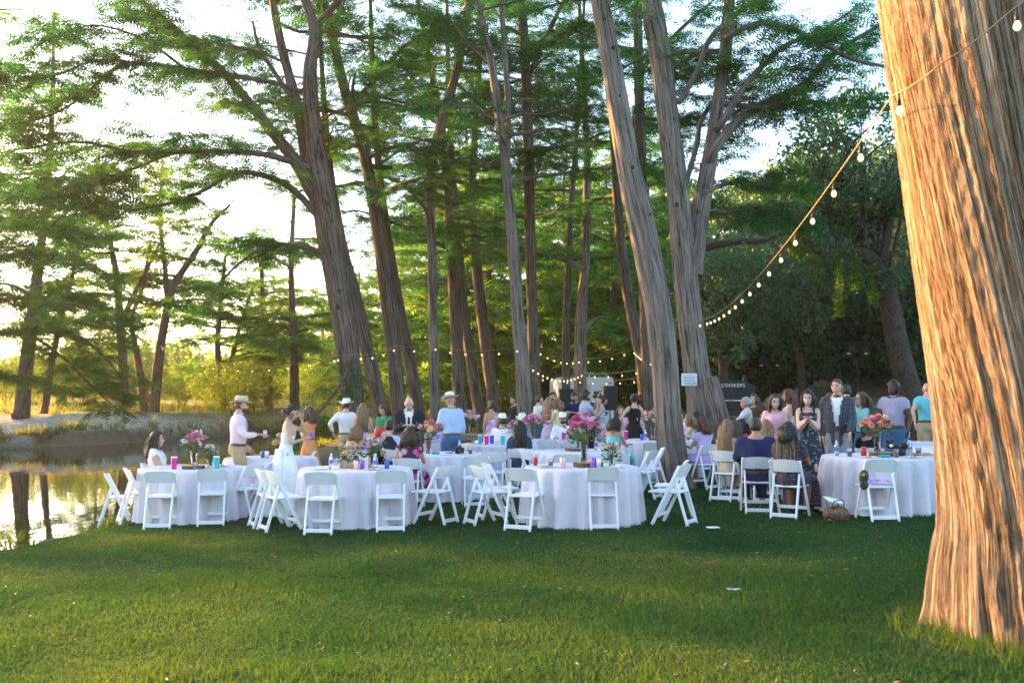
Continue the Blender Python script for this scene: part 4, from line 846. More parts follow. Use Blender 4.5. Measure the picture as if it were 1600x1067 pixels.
chair(1366, 13.05, 2, 'white folding chair with a camouflage cap hung on its back')
chair(1473, 13.9, 72, 'white folding chair half hidden by the huge trunk')
chair(1443, 15.3, 165, 'white folding chair on the far side of the plush toy table')
chair(475, 18.2, 100, 'white folding chair at the table behind the bride')
chair(512, 16.1, 78, 'white folding chair tipped towards the pastel flower box')
chair(855, 20.4, -4, 'white folding chair before the bright pink tumbler')

# ---- small things on the tables
M_GLASS = pm('clear_glass', (.95, .97, .97), rough=.02, var=0, trans=1.0, spec=.5)
M_CLEARP = pm('clear_plastic', (.93, .95, .97), rough=.08, var=0, trans=.92)
M_STEMS = pm('flower_stems', (.05, .12, .03)); M_GREENS = pm('bouquet_leaves', (.05, .115, .035), var=.5, scale=40)
M_WOODCUT = pm('sawn_wood', (.42, .28, .16), rough=.8, var=.25, scale=30); M_WOODBARK = pm('slice_bark', (.10, .065, .04), rough=.9, var=.4, scale=40)
def petal_mat(n, c): return pm('petals_' + n, c, rough=.6, var=.15, scale=60)
PETAL = {k: petal_mat(k, c) for k, c in dict(pink=(.75, .22, .38), blush=(.85, .55, .52), white=(.82, .8, .74), coral=(.85, .33, .22), yellow=(.85, .62, .2), lilac=(.5, .32, .62), magenta=(.62, .06, .30), blue=(.22, .26, .62), cream=(.82, .68, .5)).items()}
def blossom(kind, col):
    b = MB(); r = np.random.default_rng(hash(kind) % 7 + 3)
    def petal(a, el, L, w, base, cup):
        u = np.array([math.cos(a) * math.cos(el), math.sin(a) * math.cos(el), math.sin(el)]); s = np.array([-math.sin(a), math.cos(a), 0]); nrm = np.cross(u, s)
        p = [base - s * w * .3, base + s * w * .3, base + u * L * .6 + s * w - nrm * cup, base + u * L + 0 * s - nrm * cup * .3, base + u * L * .6 - s * w - nrm * cup]; b.add(np.array(p), [[0, 1, 2, 3, 4]])
    if kind == 'rose':
        for ring, (nn, el, L, w) in enumerate(((4, 1.35, .028, .013), (5, 1.0, .034, .018), (6, .6, .038, .021), (7, .2, .040, .022))):
            for k in range(nn): petal(k * 6.283 / nn + ring * .6, el, L, w, np.array([0, 0, .004 * (4 - ring)]), .006)
    elif kind == 'daisy':
        for k in range(9): petal(k * .698, .25, .036, .011, np.zeros(3), .0)
        b.ball((0, 0, .004), (.010, .010, .006), 7, 4)
    elif kind == 'spike':
        for k in range(14): petal(k * 2.4, .5, .020, .010, np.array([0, 0, -.05 + .009 * k]), .003)
    me = b.mesh('blossom', smooth=False); me.materials.append(PETAL[col]); return me
BLOOM = {}
def bloom(kind, col):
    if (kind, col) not in BLOOM: BLOOM[(kind, col)] = blossom(kind, col)
    return BLOOM[(kind, col)]
def bouquet(p, label, cols, H=.34, spread=.17, n=18, vase=.24, seed=1, sz=0.85, box=False):
    t = thing('bouquet', label, 'flowers', p, group='table flowers'); r = random.Random(seed); b = MB()
    if box: b.box((0, 0, vase / 2), (.26, .12, vase), bevel=.005); b.build('wooden_box', M_WOODCUT, t, smooth=False)
    else:
        b.lathe([(.0, .0), (.042, 0), (.045, .01), (.038, vase * .35), (.05, vase * .9), (.062, vase), (.058, vase), (.046, vase * .88), (.034, vase * .35), (.04, .015), (0, .015)], 18, close=False); b.build('vase', M_GLASS, t)
    st_ = MB(); lf = MB()
    for k in range(n):
        a = k * 2.4; rr = spread * math.sqrt((k + .5) / n) * r.uniform(.8, 1.15); z = H + .55 * spread * (1 - (rr / spread) ** 2) + r.uniform(-.03, .05); e = np.array([rr * math.cos(a), rr * math.sin(a), z])
        st_.tube(np.array([(r.uniform(-.02, .02), r.uniform(-.02, .02), .03), (e[0] * .25, e[1] * .25, vase), e]), .003, 4, cap=False)
        kind = r.choice(['rose', 'rose', 'daisy', 'spike']); o = link('blossom', bloom(kind, r.choice(cols)), t); o.location = e; o.rotation_euler = (-e[1] / spread * .9, e[0] / spread * .9, r.uniform(0, 6)); q = sz * r.uniform(.8, 1.5); o.scale = (q, q, q)
    for k in range(90):
        a = r.uniform(0, 6.28); rr = spread * r.uniform(.2, 1.15); z = H - .06 + r.uniform(-.08, .14); c = np.array([rr * math.cos(a), rr * math.sin(a), z]); d = np.array([math.cos(a), math.sin(a), r.uniform(-.6, .8)]) * r.uniform(.04, .08); s = np.cross(d, (r.uniform(-1, 1), r.uniform(-1, 1), 1)) * .28
        lf.add(np.array([c, c + d * .5 + s, c + d, c + d * .5 - s]), [[0, 1, 2, 3]])
    st_.build('stem', M_STEMS, t); o = lf.build('greenery', M_GREENS, t, smooth=False); o['kind'] = 'stuff'; return t
def on_table(key, dx, dy, dz=0.): p = TABLES[key]; return (p[0] + dx, p[1] + dy, p[2] + TABLE_Z + .002 + dz)
def wood_slice(key, dx, dy, label, r=.16, h=.045):
    t = thing('wood_slice', label, 'wood slice', on_table(key, dx, dy), group='wood slices'); n = 28; a = np.linspace(0, 2 * np.pi, n, endpoint=False); rr = r * (1 + .05 * np.sin(3 * a + dx * 9) + .02 * np.sin(11 * a)); b = MB()
    ring = np.stack([rr * np.cos(a), rr * np.sin(a)], -1); V = np.concatenate([np.c_[ring, np.zeros(n)], np.c_[ring, np.full(n, h)]]); b.add(V, [np.array([[j, (j + 1) % n, n + (j + 1) % n, n + j] for j in range(n)])]); b.build('bark', M_WOODBARK, t)
    b = MB(); b.add(np.c_[ring * .985, np.full(n, h + .002)], [np.arange(n)]); b.build('sawn_face', M_WOODCUT, t); return h + .003
M_RED = pm('red_can', (.5, .02, .03), rough=.3, metal=.3); M_BLUE = pm('blue_can', (.02, .12, .5), rough=.3, metal=.3); M_SILVER = pm('silver_metal', (.6, .6, .62), rough=.3, metal=.9)
M_TEAL = pm('teal_tumbler', (.02, .42, .48), rough=.35); M_PINKT = pm('hot_pink_tumbler', (.62, .02, .28), rough=.35); M_WHITE = pm('white_plastic', (.8, .8, .8), rough=.4, var=.03); M_LABEL = pm('blue_bottle_label', (.08, .16, .55)); M_DRINK = pm('lemonade', (.75, .62, .22), rough=.1, trans=.6)
M_BLACK = pm('matt_black', (.012, .012, .013), rough=.55); M_BLACKG = pm('black_gloss', (.01, .01, .012), rough=.2); M_PURPLE = pm('purple_can', (.25, .1, .45), rough=.3, metal=.3); M_SNACK = pm('food', (.45, .22, .09), var=.5, scale=50); M_CREAM = pm('ivory_can', (.7, .45, .5), rough=.3, metal=.3)
def can(pos, mat, label, s=1.0):
    t = thing('can', label, 'can', pos, group='cans on the tables'); b = MB(); b.lathe([(.026, .0), (.033, .008), (.033, .108), (.027, .120)], 14, close=True); b.build('body', mat, t); b = MB(); b.lathe([(.026, .1205), (.026, .1225), (.022, .1225), (.022, .1205)], 14); b.build('rim', M_SILVER, t); t.scale = (s, s, s); return t
def tumbler(pos, mat, label):
    t = thing('tumbler', label, 'tumbler', pos, group='tumblers on the tables'); b = MB(); b.lathe([(.034, 0), (.036, .005), (.043, .15), (.044, .165)], 16); b.build('body', mat, t); b = MB(); b.lathe([(.046, .1655), (.046, .178), (.03, .182)], 16); b.build('lid', M_WHITE, t); return t
def bottle(pos, label):
    t = thing('water_bottle', label, 'bottle', pos, group='water bottles on the tables'); b = MB(); b.lathe([(.03, 0), (.033, .006), (.033, .05), (.031, .06), (.033, .07), (.033, .14), (.024, .165), (.013, .185), (.013, .197)], 14); b.build('body', M_CLEARP, t); b = MB(); b.lathe([(.0338, .068), (.0338, .118)], 14, close=False); b.build('label_band', M_LABEL, t); b = MB(); b.lathe([(.0145, .192), (.0145, .21)], 12); b.build('cap', M_WHITE, t); return t
def cup(pos, label, drink=True):
    t = thing('cup', label, 'cup', pos, group='clear cups on the tables'); b = MB(); b.lathe([(.0, .002), (.03, 0), (.042, .11), (.044, .112), (.040, .11), (.028, .006), (0, .006)], 14, close=False); b.build('body', M_CLEARP, t)
    if drink: b = MB(); b.lathe([(.027, .008), (.034, .06)], 14); b.build('drink', M_DRINK, t)
    return t
def plate(pos, label, food=True):
    t = thing('plate', label, 'plate', pos, group='plates on the tables'); b = MB(); b.lathe([(0, .004), (.07, .003), (.115, .014), (.118, .016), (.116, .012), (.07, 0), (0, 0)], 24, close=False); b.build('dish', M_WHITE, t)
    if food:
        b = MB(); b.ball((.02, .01, .016), (.03, .022, .012), 8, 5); b.ball((-.03, -.02, .014), (.022, .02, .011), 8, 5); b.build('food', M_SNACK, t)
    return t
def napkin(pos, label, mat=None):
    r = np.random.default_rng(int(abs(pos[0] * 97)) + 3); n = 7; u = np.linspace(-1, 1, n); X, Y = np.meshgrid(u, u); Z = .022 + .03 * (vnoise(X * 1.7 + 5, Y * 1.7 + 5, seed=int(r.integers(99))) - .35) * (1.2 - np.hypot(X, Y) * .6)
    i = np.arange(n - 1)[:, None] * n + np.arange(n - 1)[None]; b = MB(); v = np.stack([X * .08, Y * .06, np.maximum(Z, .004)], -1).reshape(-1, 3); b.add(v, [np.stack([i, i + 1, i + n + 1, i + n], -1).reshape(-1, 4)]); o = b.build('napkin', mat or M_WHITE, smooth=False); o.location = pos; tag(o, label, 'napkin', 'crumpled napkins'); return o
# creekside table
bouquet(on_table('L1', .0, .05), 'tall vase of pink and white flowers on the creekside table', ['pink', 'blush', 'white', 'magenta', 'pink'], H=.38, spread=.17, n=20, seed=2, sz=1.06)
bouquet(on_table('L1', .28, -.05), 'small jar of cream and blush flowers beside the tall creekside vase', ['cream', 'blush', 'white'], H=.22, spread=.11, n=14, vase=.12, seed=3)
wood_slice('L1', .08, -.25, 'wood slice on the creekside table')
tumbler(on_table('L1', -.16, -.35), M_PINKT, 'hot pink tumbler on the creekside table'); tumbler(on_table('L1', .42, -.22), M_TEAL, 'teal tumbler beside the small jar on the creekside table')
napkin(on_table('L1', -.42, -.15), 'crumpled white napkin before the woman in the floral dress'); cup(on_table('L1', .18, -.45), 'clear empty cup at the front of the creekside table', False); plate(on_table('L1', .35, .25), 'white plate at the back of the creekside table')
# blue can table
bouquet(on_table('L2', -.10, .05), 'low wooden box of pastel flowers on the blue can table', ['white', 'cream', 'blush', 'yellow'], H=.22, spread=.17, n=18, vase=.09, seed=5, box=True)
bouquet(on_table('L2', .20, .10), 'tall loose pink and blue bouquet on the blue can table', ['pink', 'blush', 'blue', 'white'], H=.30, spread=.16, n=16, vase=.2, seed=6)
can(on_table('L2', .45, -.12), M_BLUE, 'bright blue can on the table before the bride'); bottle(on_table('L2', -.32, -.15), 'water bottle at the left end of the pastel flower box'); bottle(on_table('L2', .30, -.18), 'water bottle next to the bright blue can')
plate(on_table('L2', .28, -.38), 'white plate at the front of the blue can table'); can(on_table('L2', .05, -.28), M_CREAM, 'pink can before the pastel flower box'); can(on_table('L2', .12, -.2), M_PURPLE, 'purple can beside the pink one before the pastel flower box'); plate(on_table('L2', -.45, -.25), 'white plate towards the bride\'s side of the blue can table', False)
# wood slice bouquet table
hh = wood_slice('C1', .08, -.1, 'broad wood slice under the pink and white bouquet', .2, .06)
bouquet(on_table('C1', .03, -.08, hh), 'big pink, white and blush bouquet in a glass vase on the wood slice', ['pink', 'pink', 'white', 'blush', 'magenta', 'pink'], H=.44, spread=.23, n=28, vase=.26, seed=8, sz=1.23)
bouquet(on_table('C1', .42, .05), 'small glass of coral and cream blooms right of the big bouquet', ['coral', 'cream', 'blush'], H=.22, spread=.1, n=12, vase=.14, seed=9)
can(on_table('C1', -.27, -.32), M_CREAM, 'slim pink can on the bouquet table', 1.15); can(on_table('C1', .13, -.36), M_PURPLE, 'slim purple can before the wood slice', 1.15); can(on_table('C1', .2, -.37), M_SILVER, 'silver can beside the slim purple one', 1.1)
cup(on_table('C1', -.42, -.1), 'cup of lemonade on the bouquet table'); plate(on_table('C1', -.5, -.2), 'plate with snacks at the left of the bouquet table'); napkin(on_table('C1', .46, -.25), 'crumpled white napkin at the right of the bouquet table'); plate(on_table('C1', .46, -.26, -.001), 'white plate under the crumpled napkin', False); can(on_table('C1', -.62, .2), M_RED, 'red and white can at the left rim of the bouquet table', .9)
# plush toy table
hh = wood_slice('R1', .05, -.02, 'wood slice with bark rim under the coral and blue bouquet', .19, .05)
bouquet(on_table('R1', -.02, .02, hh), 'coral, blush and blue delphinium bouquet on the plush toy table', ['coral', 'blush', 'blue', 'coral', 'blush'], H=.36, spread=.19, n=22, vase=.22, seed=11, sz=1.19)
can(on_table('R1', -.28, -.18), M_RED, 'red soda can on the plush toy table', 1.1); bottle(on_table('R1', -.58, .05), 'water bottle before the man in the checked suit'); bottle(on_table('R1', .44, .02), 'water bottle next to the black plush toy'); cup(on_table('R1', .6, .12), 'cup of lemonade at the right rim of the plush toy table')
cup(on_table('R1', -.45, -.1), 'cup of pale lemonade beside the red soda can'); cup(on_table('R1', .1, -.35), 'clear cup with pink drink before the wood slice'); cup(on_table('R1', .3, -.3), 'empty clear cup before the plush toy', False); plate(on_table('R1', -.3, -.42), 'plate of food at the front of the plush toy table'); plate(on_table('R1', .3, -.45), 'plate with scraps beside the clear cups'); plate(on_table('R1', .4, .3), 'clean white plate at the back of the plush toy table', False)
def plush():
    t = thing('plush_toy', 'black plush toy sitting on the table near the huge trunk', 'toy', on_table('R1', .28, .08)); b = MB(); b.ball((0, 0, .07), (.085, .07, .08), 12, 8); b.build('body', M_BLACK, t); b = MB(); b.ball((-.1, 0, .15), (.06, .055, .055), 12, 8); b.build('head', M_BLACK, t)
    for s in (-1, 1):
        b = MB(); b.ball((-.1 + s * .04, .0, .2), (.018, .012, .02), 8, 5); b.build('ear', M_BLACK, t); b = MB(); b.ball((.06 + s * .02, s * .06 - .02, .035), (.06, .03, .032), 8, 6); b.build('leg', M_BLACK, t); b = MB(); b.ball((.1, s * .05, .13), (.03, .025, .05), 8, 6); b.build('arm', M_BLACK, t)
    b = MB(); b.ball((-.1, -.052, .14), (.03, .015, .022), 8, 5); b.build('muzzle', M_WHITE, t)
plush()
def case(pos, label):
    b = MB(); b.box((0, 0, .022), (.15, .07, .04), bevel=.018); o = b.build('glasses_case', M_TEAL); o.location = pos; tag(o, label, 'glasses case')
case(on_table('R1', -.08, -.42), 'teal glasses case at the front of the plush toy table'); case(on_table('T6', -.08, -.25), 'teal glasses case beside the black camera')
def camera_prop():
    t = thing('camera', 'black camera with lens lying on the table', 'camera', on_table('T6', .32, -.18), .4); b = MB(); b.box((0, 0, .06), (.15, .07, .1), bevel=.012); b.box((0, .0, .12), (.06, .06, .04), bevel=.012); b.build('body', M_BLACK, t, smooth=False); b = MB(); b.lathe([(.038, 0), (.042, .02), (.042, .09), (.036, .1), (.03, .095)], 16); o = b.build('lens', M_BLACKG, t); o.rotation_euler = (R(90), 0, 0); o.location = (0, -.03, .055)
    b = MB(); b.tube(spline(np.array([(-.08, 0, .09), (-.16, -.04, .02), (-.25, .0, .012), (-.22, .08, .012), (-.1, .06, .03)]), 5), .006, 5, flat=2.5); b.build('strap', M_BLACK, t)
camera_prop()
bouquet(on_table('T6', -.22, .0), 'full bouquet of yellow, pink and lilac flowers before the bald man', ['yellow', 'pink', 'lilac', 'coral', 'blush'], H=.38, spread=.22, n=24, vase=.26, seed=13, sz=1.19)
bottle(on_table('T6', -.5, -.05), 'water bottle behind the colourful print dress'); cup(on_table('T6', .5, -.1), 'dark drink in a cup right of the camera'); plate(on_table('T6', .1, -.42), 'white plate before the camera', False); bottle(on_table('T6', .3, .2), 'water bottle behind the camera')
bouquet(on_table('T5', .18, .1), 'peach and yellow flowers behind the bride', ['cream', 'yellow', 'blush', 'coral'], H=.26, spread=.16, n=16, vase=.18, seed=14, sz=1.10); can(on_table('T5', -.12, -.1), M_BLUE, 'blue can between the groom and the bride'); plate(on_table('T5', -.4, -.2), 'white plate behind the groom\'s hand', False); can(on_table('T5', -.02, -.2), M_SILVER, 'silver can beside the blue one behind the bride')
tumbler(on_table('T7', -.35, -.1), M_TEAL, 'teal tumbler standing leftmost beside the blue tumbler'); tumbler(on_table('T7', .1, -.25), M_TEAL, 'teal tumbler next to the woman in denim'); tumbler(on_table('T7', -.12, .1), M_BLUE, 'blue tumbler between two teal ones'); tumbler(on_table('T7', -.22, -.2), M_PINKT, 'pink tumbler between two teal ones'); bouquet(on_table('T7', .4, .3), 'loose pale bouquet between the white hats', ['white', 'lilac', 'blush'], H=.3, spread=.2, n=18, vase=.2, seed=15, sz=1.10); plate(on_table('T7', -.5, .1), 'white plate by the teal tumblers')
wood_slice('T8', -.08, -.1, 'wood slice on the second bouquet table', .17); bouquet(on_table('T8', -.02, .05), 'small blush bouquet half hidden behind the big one', ['blush', 'white'], H=.26, spread=.14, n=14, vase=.18, seed=16); plate(on_table('T8', .4, -.1), 'white plate on the second bouquet table', False); bottle(on_table('T8', .3, .15), 'water bottle on the second bouquet table')
bouquet(on_table('T9', -.25, .05), 'pink bouquet in a tall vase before the blond woman', ['pink', 'pink', 'blush', 'magenta'], H=.38, spread=.22, n=22, vase=.26, seed=17, sz=1.27); tumbler(on_table('T9', .42, -.2), M_PINKT, 'hot pink tumbler beside the curly haired woman'); bottle(on_table('T9', -.5, -.2), 'water bottle by the tall pink bouquet'); bottle(on_table('T9', -.38, -.3), 'second water bottle by the tall pink bouquet'); cup(on_table('T9', .05, -.2), 'clear cup left of the hot pink tumbler', False)
bouquet(on_table('T10', -.12, .1), 'pale pink peonies in a vase beside the leaning grey barked trunk', ['blush', 'pink', 'blush'], H=.42, spread=.2, n=16, vase=.28, seed=18, sz=1.44); wood_slice('T10', -.1, -.25, 'wood slice beside the leaning grey barked trunk', .15); can(on_table('T10', -.4, -.3), M_BLUE, 'blue can before the woman in black'); bottle(on_table('T10', -.3, -.1), 'water bottle behind the blue can before the woman in black'); tumbler(on_table('T10', -.68, .05), M_PINKT, 'hot pink tumbler at the hand of the woman in turquoise'); cup(on_table('T10', .55, -.2), 'cup held near by the lilac dress')
bouquet(on_table('T12', .0, .1), 'bouquet of lilac and white blooms among the seated women', ['lilac', 'white', 'blush'], H=.3, spread=.16, n=14, vase=.2, seed=19)
# cap, shawl, bag and litter
def cap_on_chair():
    c = at(1366, 13.05); t = thing('camouflage_cap', 'camouflage cap hanging from the chair before the plush toy', 'cap', (c[0] - .24, c[1] - .2, c[2] + .48)); m = pm('camouflage', (.05, .045, .025), var=.9, scale=35)
    b = MB(); b.ball((0, 0, .09), (.065, .05, .09), 12, 8); b.build('crown', m, t); b = MB(); b.ball((.01, -.02, -.01), (.06, .02, .07), 12, 5); b.build('peak', m, t); b = MB(); b.ball((-.02, -.048, .11), (.018, .008, .02), 8, 5); b.build('badge', pm('green_badge', (.3, .55, .05)), t)
    t.rotation_euler = (0, .15, 0)
    n = 26; m2 = 12; u = np.linspace(0, 1, n); w = np.linspace(-1, 1, m2); U, W = np.meshgrid(u, w); X = -.17 + .36 * U; Z = .47 + .06 * np.exp(-3 * U) * (1 - W ** 2) + .05 * vnoise(U * 7 + 3, W * 2.5 + 3, seed=5) - .004; Y = .02 + W * .10 + .03 * vnoise(U * 5, W * 2 + 9, seed=7) - .08 * U
    i = np.arange(m2 - 1)[:, None] * n + np.arange(n - 1)[None]; b = MB(); b.add(np.stack([X, Y, Z], -1).reshape(-1, 3), [np.stack([i, i + 1, i + n + 1, i + n], -1).reshape(-1, 4)]); o = b.build('shawl', pm('lilac_print', (.5, .26, .62), var=.6, scale=22)); o.location = c; o.rotation_euler = (0, 0, R(2)); tag(o, 'crumpled lilac print shawl lying on the chair seat', 'shawl')
cap_on_chair()
def bag():
    c = at(1303, 13.0); m = pm('brown_print_bag', (.14, .07, .035), rough=.5, var=.7, scale=25); t = thing('handbag', 'brown patterned handbag on the grass by the braided woman', 'bag', c, .3)
    b = MB(); b.ball((0, 0, .10), (.19, .11, .11), 16, 10); b.box((0, 0, .03), (.30, .18, .05), bevel=.02); b.build('body', m, t)
    for s in (-1, 1): b = MB(); b.tube(spline(np.array([(-.1, s * .05, .18), (-.07, s * .08, .27), (.04, s * .09, .28), (.09, s * .05, .18)]), 5), .008, 6); b.build('handle', m, t)
    n = 8; u = np.linspace(-1, 1, n); X, Y = np.meshgrid(u, u); b = MB(); i = np.arange(n - 1)[:, None] * n + np.arange(n - 1)[None]; b.add(np.stack([X * .16, Y * .1, .012 * np.sin(X * 3) * np.cos(Y * 2)], -1).reshape(-1, 3), [np.stack([i, i + 1, i + n + 1, i + n], -1).reshape(-1, 4)]); o = b.build('paper_fan', M_WHITE); o.location = (c[0] - .02, c[1] + .02, c[2] + .275); o.rotation_euler = (.35, .15, .3); o.scale = (.75, .8, 1); tag(o, 'white paper programme lying on the brown handbag', 'paper')
bag()
def litter():
    p = at(1112, 12.4); napkin((p[0], p[1], p[2] + .035), 'small white paper scrap lying on the lawn'); p = at(1143, 8.5); napkin((p[0], p[1], p[2] + .04), 'pale blue scrap lying on the lawn', pm('pale_blue_paper', (.16, .32, .38))).scale = (.7, .7, .7)
    p = at(1112, 9.7); b = MB(); r = random.Random(4)
    for k in range(3): a = r.uniform(0, 6); b.tube(np.array([(-.09 * math.cos(a), -.09 * math.sin(a), .0), (.01, .0, .02), (.11 * math.cos(a), .10 * math.sin(a), .01)]), .005, 5)
    o = b.build('twig', M_WOODBARK); o.location = (p[0], p[1], p[2] + .05); tag(o, 'brown twig lying on the lawn', 'twig')
litter()
# ================================================================== people
SKIN = {k: pm('skin_' + k, c, rough=.55, var=.06, scale=12, spec=.3) for k, c in dict(light=(.54, .32, .23), tan=(.42, .23, .15), brown=(.22, .11, .07), dark=(.085, .042, .027), pale=(.60, .38, .30)).items()}
def hair_mat(n, c): return pm('hair_' + n, c, rough=.42, var=.45, scale=7, bump=.5, bscale=16, spec=.4, stretch=(9, 9, 1.2))
HAIR = {k: hair_mat(k, c) for k, c in dict(black=(.010, .008, .007), dark=(.028, .016, .010), brown=(.075, .038, .020), auburn=(.10, .032, .016), blond=(.30, .18, .085), honey=(.20, .11, .05), red=(.42, .030, .015), grey=(.30, .29, .28), streak=(.22, .15, .09)).items()}
M_EYE = pm('eye_dark', (.02, .014, .012), rough=.2); M_LIP = pm('lips', (.36, .11, .10), rough=.4); M_TEETH = pm('teeth', (.75, .72, .68), rough=.3); M_SHOE = pm('dark_leather', (.035, .022, .015), rough=.45); M_BELT = pm('brown_belt', (.10, .05, .025), rough=.5); M_STRAW = pm('straw', (.62, .52, .38), rough=.8, var=.2, scale=60, bump=.4); M_FELT = pm('cream_felt', (.74, .69, .58), rough=.85, var=.05); M_NAVYCAP = pm('navy_cap', (.015, .02, .035))
def floral(name, base, c1, c2, scale=26, thr=.33):
    m, t, o = new_mat(name); b = N(t, 'BsdfPrincipled', i_Roughness=.75); tc = N(t, 'TexCoord'); v = N(t, 'TexVoronoi', i_Scale=scale); t.links.new(tc.outputs['Object'], v.inputs['Vector'])
    r = ramp(t, [(0, c1), (thr * .55, c1), (thr * .6, c2), (thr, c2), (thr * 1.06, base), (1, base)]); t.links.new(v.outputs['Distance'], r.inputs[0]); t.links.new(r.outputs[0], b.inputs['Base Color']); t.links.new(b.outputs[0], o.inputs[0]); return m
def plaid(name, base, line, s=22., w=.1):
    m, t, o = new_mat(name); b = N(t, 'BsdfPrincipled', i_Roughness=.8); tc = N(t, 'TexCoord'); sp = N(t, 'SeparateXYZ'); t.links.new(tc.outputs['Object'], sp.inputs[0]); last = None
    for ax in (0, 2):
        mu = N(t, 'Math', operation='MULTIPLY'); mu.inputs[1].default_value = s; t.links.new(sp.outputs[ax], mu.inputs[0]); fr = N(t, 'Math', operation='FRACT'); t.links.new(mu.outputs[0], fr.inputs[0]); lt = N(t, 'Math', operation='LESS_THAN'); lt.inputs[1].default_value = w; t.links.new(fr.outputs[0], lt.inputs[0])
        if last: mx = N(t, 'Math', operation='MAXIMUM'); t.links.new(last.outputs[0], mx.inputs[0]); t.links.new(lt.outputs[0], mx.inputs[1]); last = mx
        else: last = lt
    mc = N(t, 'MixRGB'); t.links.new(last.outputs[0], mc.inputs[0]); mc.inputs[1].default_value = rgb(base); mc.inputs[2].default_value = rgb(line); t.links.new(mc.outputs[0], b.inputs['Base Color']); t.links.new(b.outputs[0], o.inputs[0]); return m
FAB = {}
def fab(name, c, **k):
    if name not in FAB: FAB[name] = pm('fabric_' + name, c, rough=.82, var=k.get('var', .10), scale=7, bump=.35, bscale=9, spec=.15)
    return FAB[name]
for n_, c_ in dict(white=(.75, .72, .71), satin=(.82, .78, .73), khaki=(.42, .31, .19), lavender=(.55, .42, .58), lilac=(.46, .36, .62), green=(.02, .26, .12), navy=(.018, .028, .085), charcoal=(.02, .022, .03), black=(.010, .010, .012), skyblue=(.36, .45, .66), paleblue=(.42, .52, .72), denim=(.055, .12, .24), darkdenim=(.03, .055, .10), turquoise=(.10, .52, .55), pink=(.76, .42, .52), blush=(.66, .42, .36), yellow=(.68, .62, .36), coral=(.62, .16, .11), orange=(.62, .24, .09), teal=(.14, .48, .54), greylav=(.34, .30, .40), brown=(.07, .045, .03), tan=(.5, .4, .28), red=(.42, .03, .04), grey=(.25, .25, .27), pinkshirt=(.70, .55, .60)).items(): fab(n_, c_)
FAB['whitefloral'] = floral('white_floral', (.76, .74, .72), (.5, .03, .06), (.65, .25, .3), 14, .28); FAB['darkfloral'] = floral('dark_floral', (.022, .016, .026), (.22, .10, .10), (.10, .06, .10), 30, .36); FAB['bluefloral'] = floral('blue_floral', (.012, .014, .03), (.25, .42, .5), (.08, .2, .2), 20, .30)
FAB['bright'] = floral('bright_print', (.02, .014, .03), (.10, .62, .25), (.62, .06, .30), 9, .5); FAB['bright2'] = FAB['bright']; FAB['shirtfloral'] = floral('shirt_floral', (.5, .47, .46), (.45, .12, .12), (.2, .3, .35), 24, .34); FAB['tiedye'] = pm('tie_dye_lavender', (.58, .34, .60), rough=.8, var=.45, scale=9)
FAB['plaiddress'] = plaid('plaid_dress', (.26, .31, .38), (.5, .52, .5), 12, .3); FAB['checksuit'] = plaid('check_suit', (.030, .036, .050), (.075, .085, .105), 14, .09); FAB['leopard'] = floral('spotted', (.05, .05, .05), (.3, .3, .28), (.2, .2, .19), 55, .3)

def ik(a, b, l1, l2, pole):
    a, b, pole = np.array(a, float), np.array(b, float), np.array(pole, float); d = b - a; L = np.linalg.norm(d); mx = (l1 + l2) * .995
    if L > mx: b = a + d / L * mx; d = b - a; L = mx
    u = d / L; x = (l1 * l1 - l2 * l2 + L * L) / (2 * L); h = math.sqrt(max(0, l1 * l1 - x * x)); p = pole - u * (pole @ u); p /= np.linalg.norm(p) + 1e-9; return a + u * x + p * h, b
def rot(ax, a): return np.array(Matrix.Rotation(a, 3, ax))
def hand(b, w, d, nrm, s, mat=0, side=1, curl=.5):
    """palm, four jointed fingers of unequal length and a thumb set at the side of the palm"""
    d = d / np.linalg.norm(d); n = nrm - d * (nrm @ d); n /= np.linalg.norm(n) + 1e-9; x = np.cross(d, n) * side
    b.tube(np.array([w - d * .015 * s, w + d * .02 * s, w + d * .06 * s, w + d * .095 * s]), np.array([[.027, .021], [.034, .018], [.042, .016], [.038, .012]]) * s, 8, mat=mat, ref=x)
    for k, (o, L) in enumerate(((-.030, .058), (-.010, .074), (.010, .070), (.029, .054))):
        p = w + (d * .088 + x * o) * s; pts = [p]; a = 0
        for q in range(3): a += curl * (.55 + .2 * q); p = p + (d * math.cos(a) + n * math.sin(a)) * L * s / 2.6 * (1.1 - .12 * q); pts.append(p)
        b.tube(np.array(pts), np.array([.0095, .009, .0082, .0065]) * s, 5, mat=mat)
    t = w + (d * .022 - x * .032) * s; b.tube(np.array([t, t + (d * .03 - x * .026 + n * .012) * s, t + (d * .062 - x * .026 + n * .028) * s]), np.array([.013, .011, .008]) * s, 5, mat=mat)

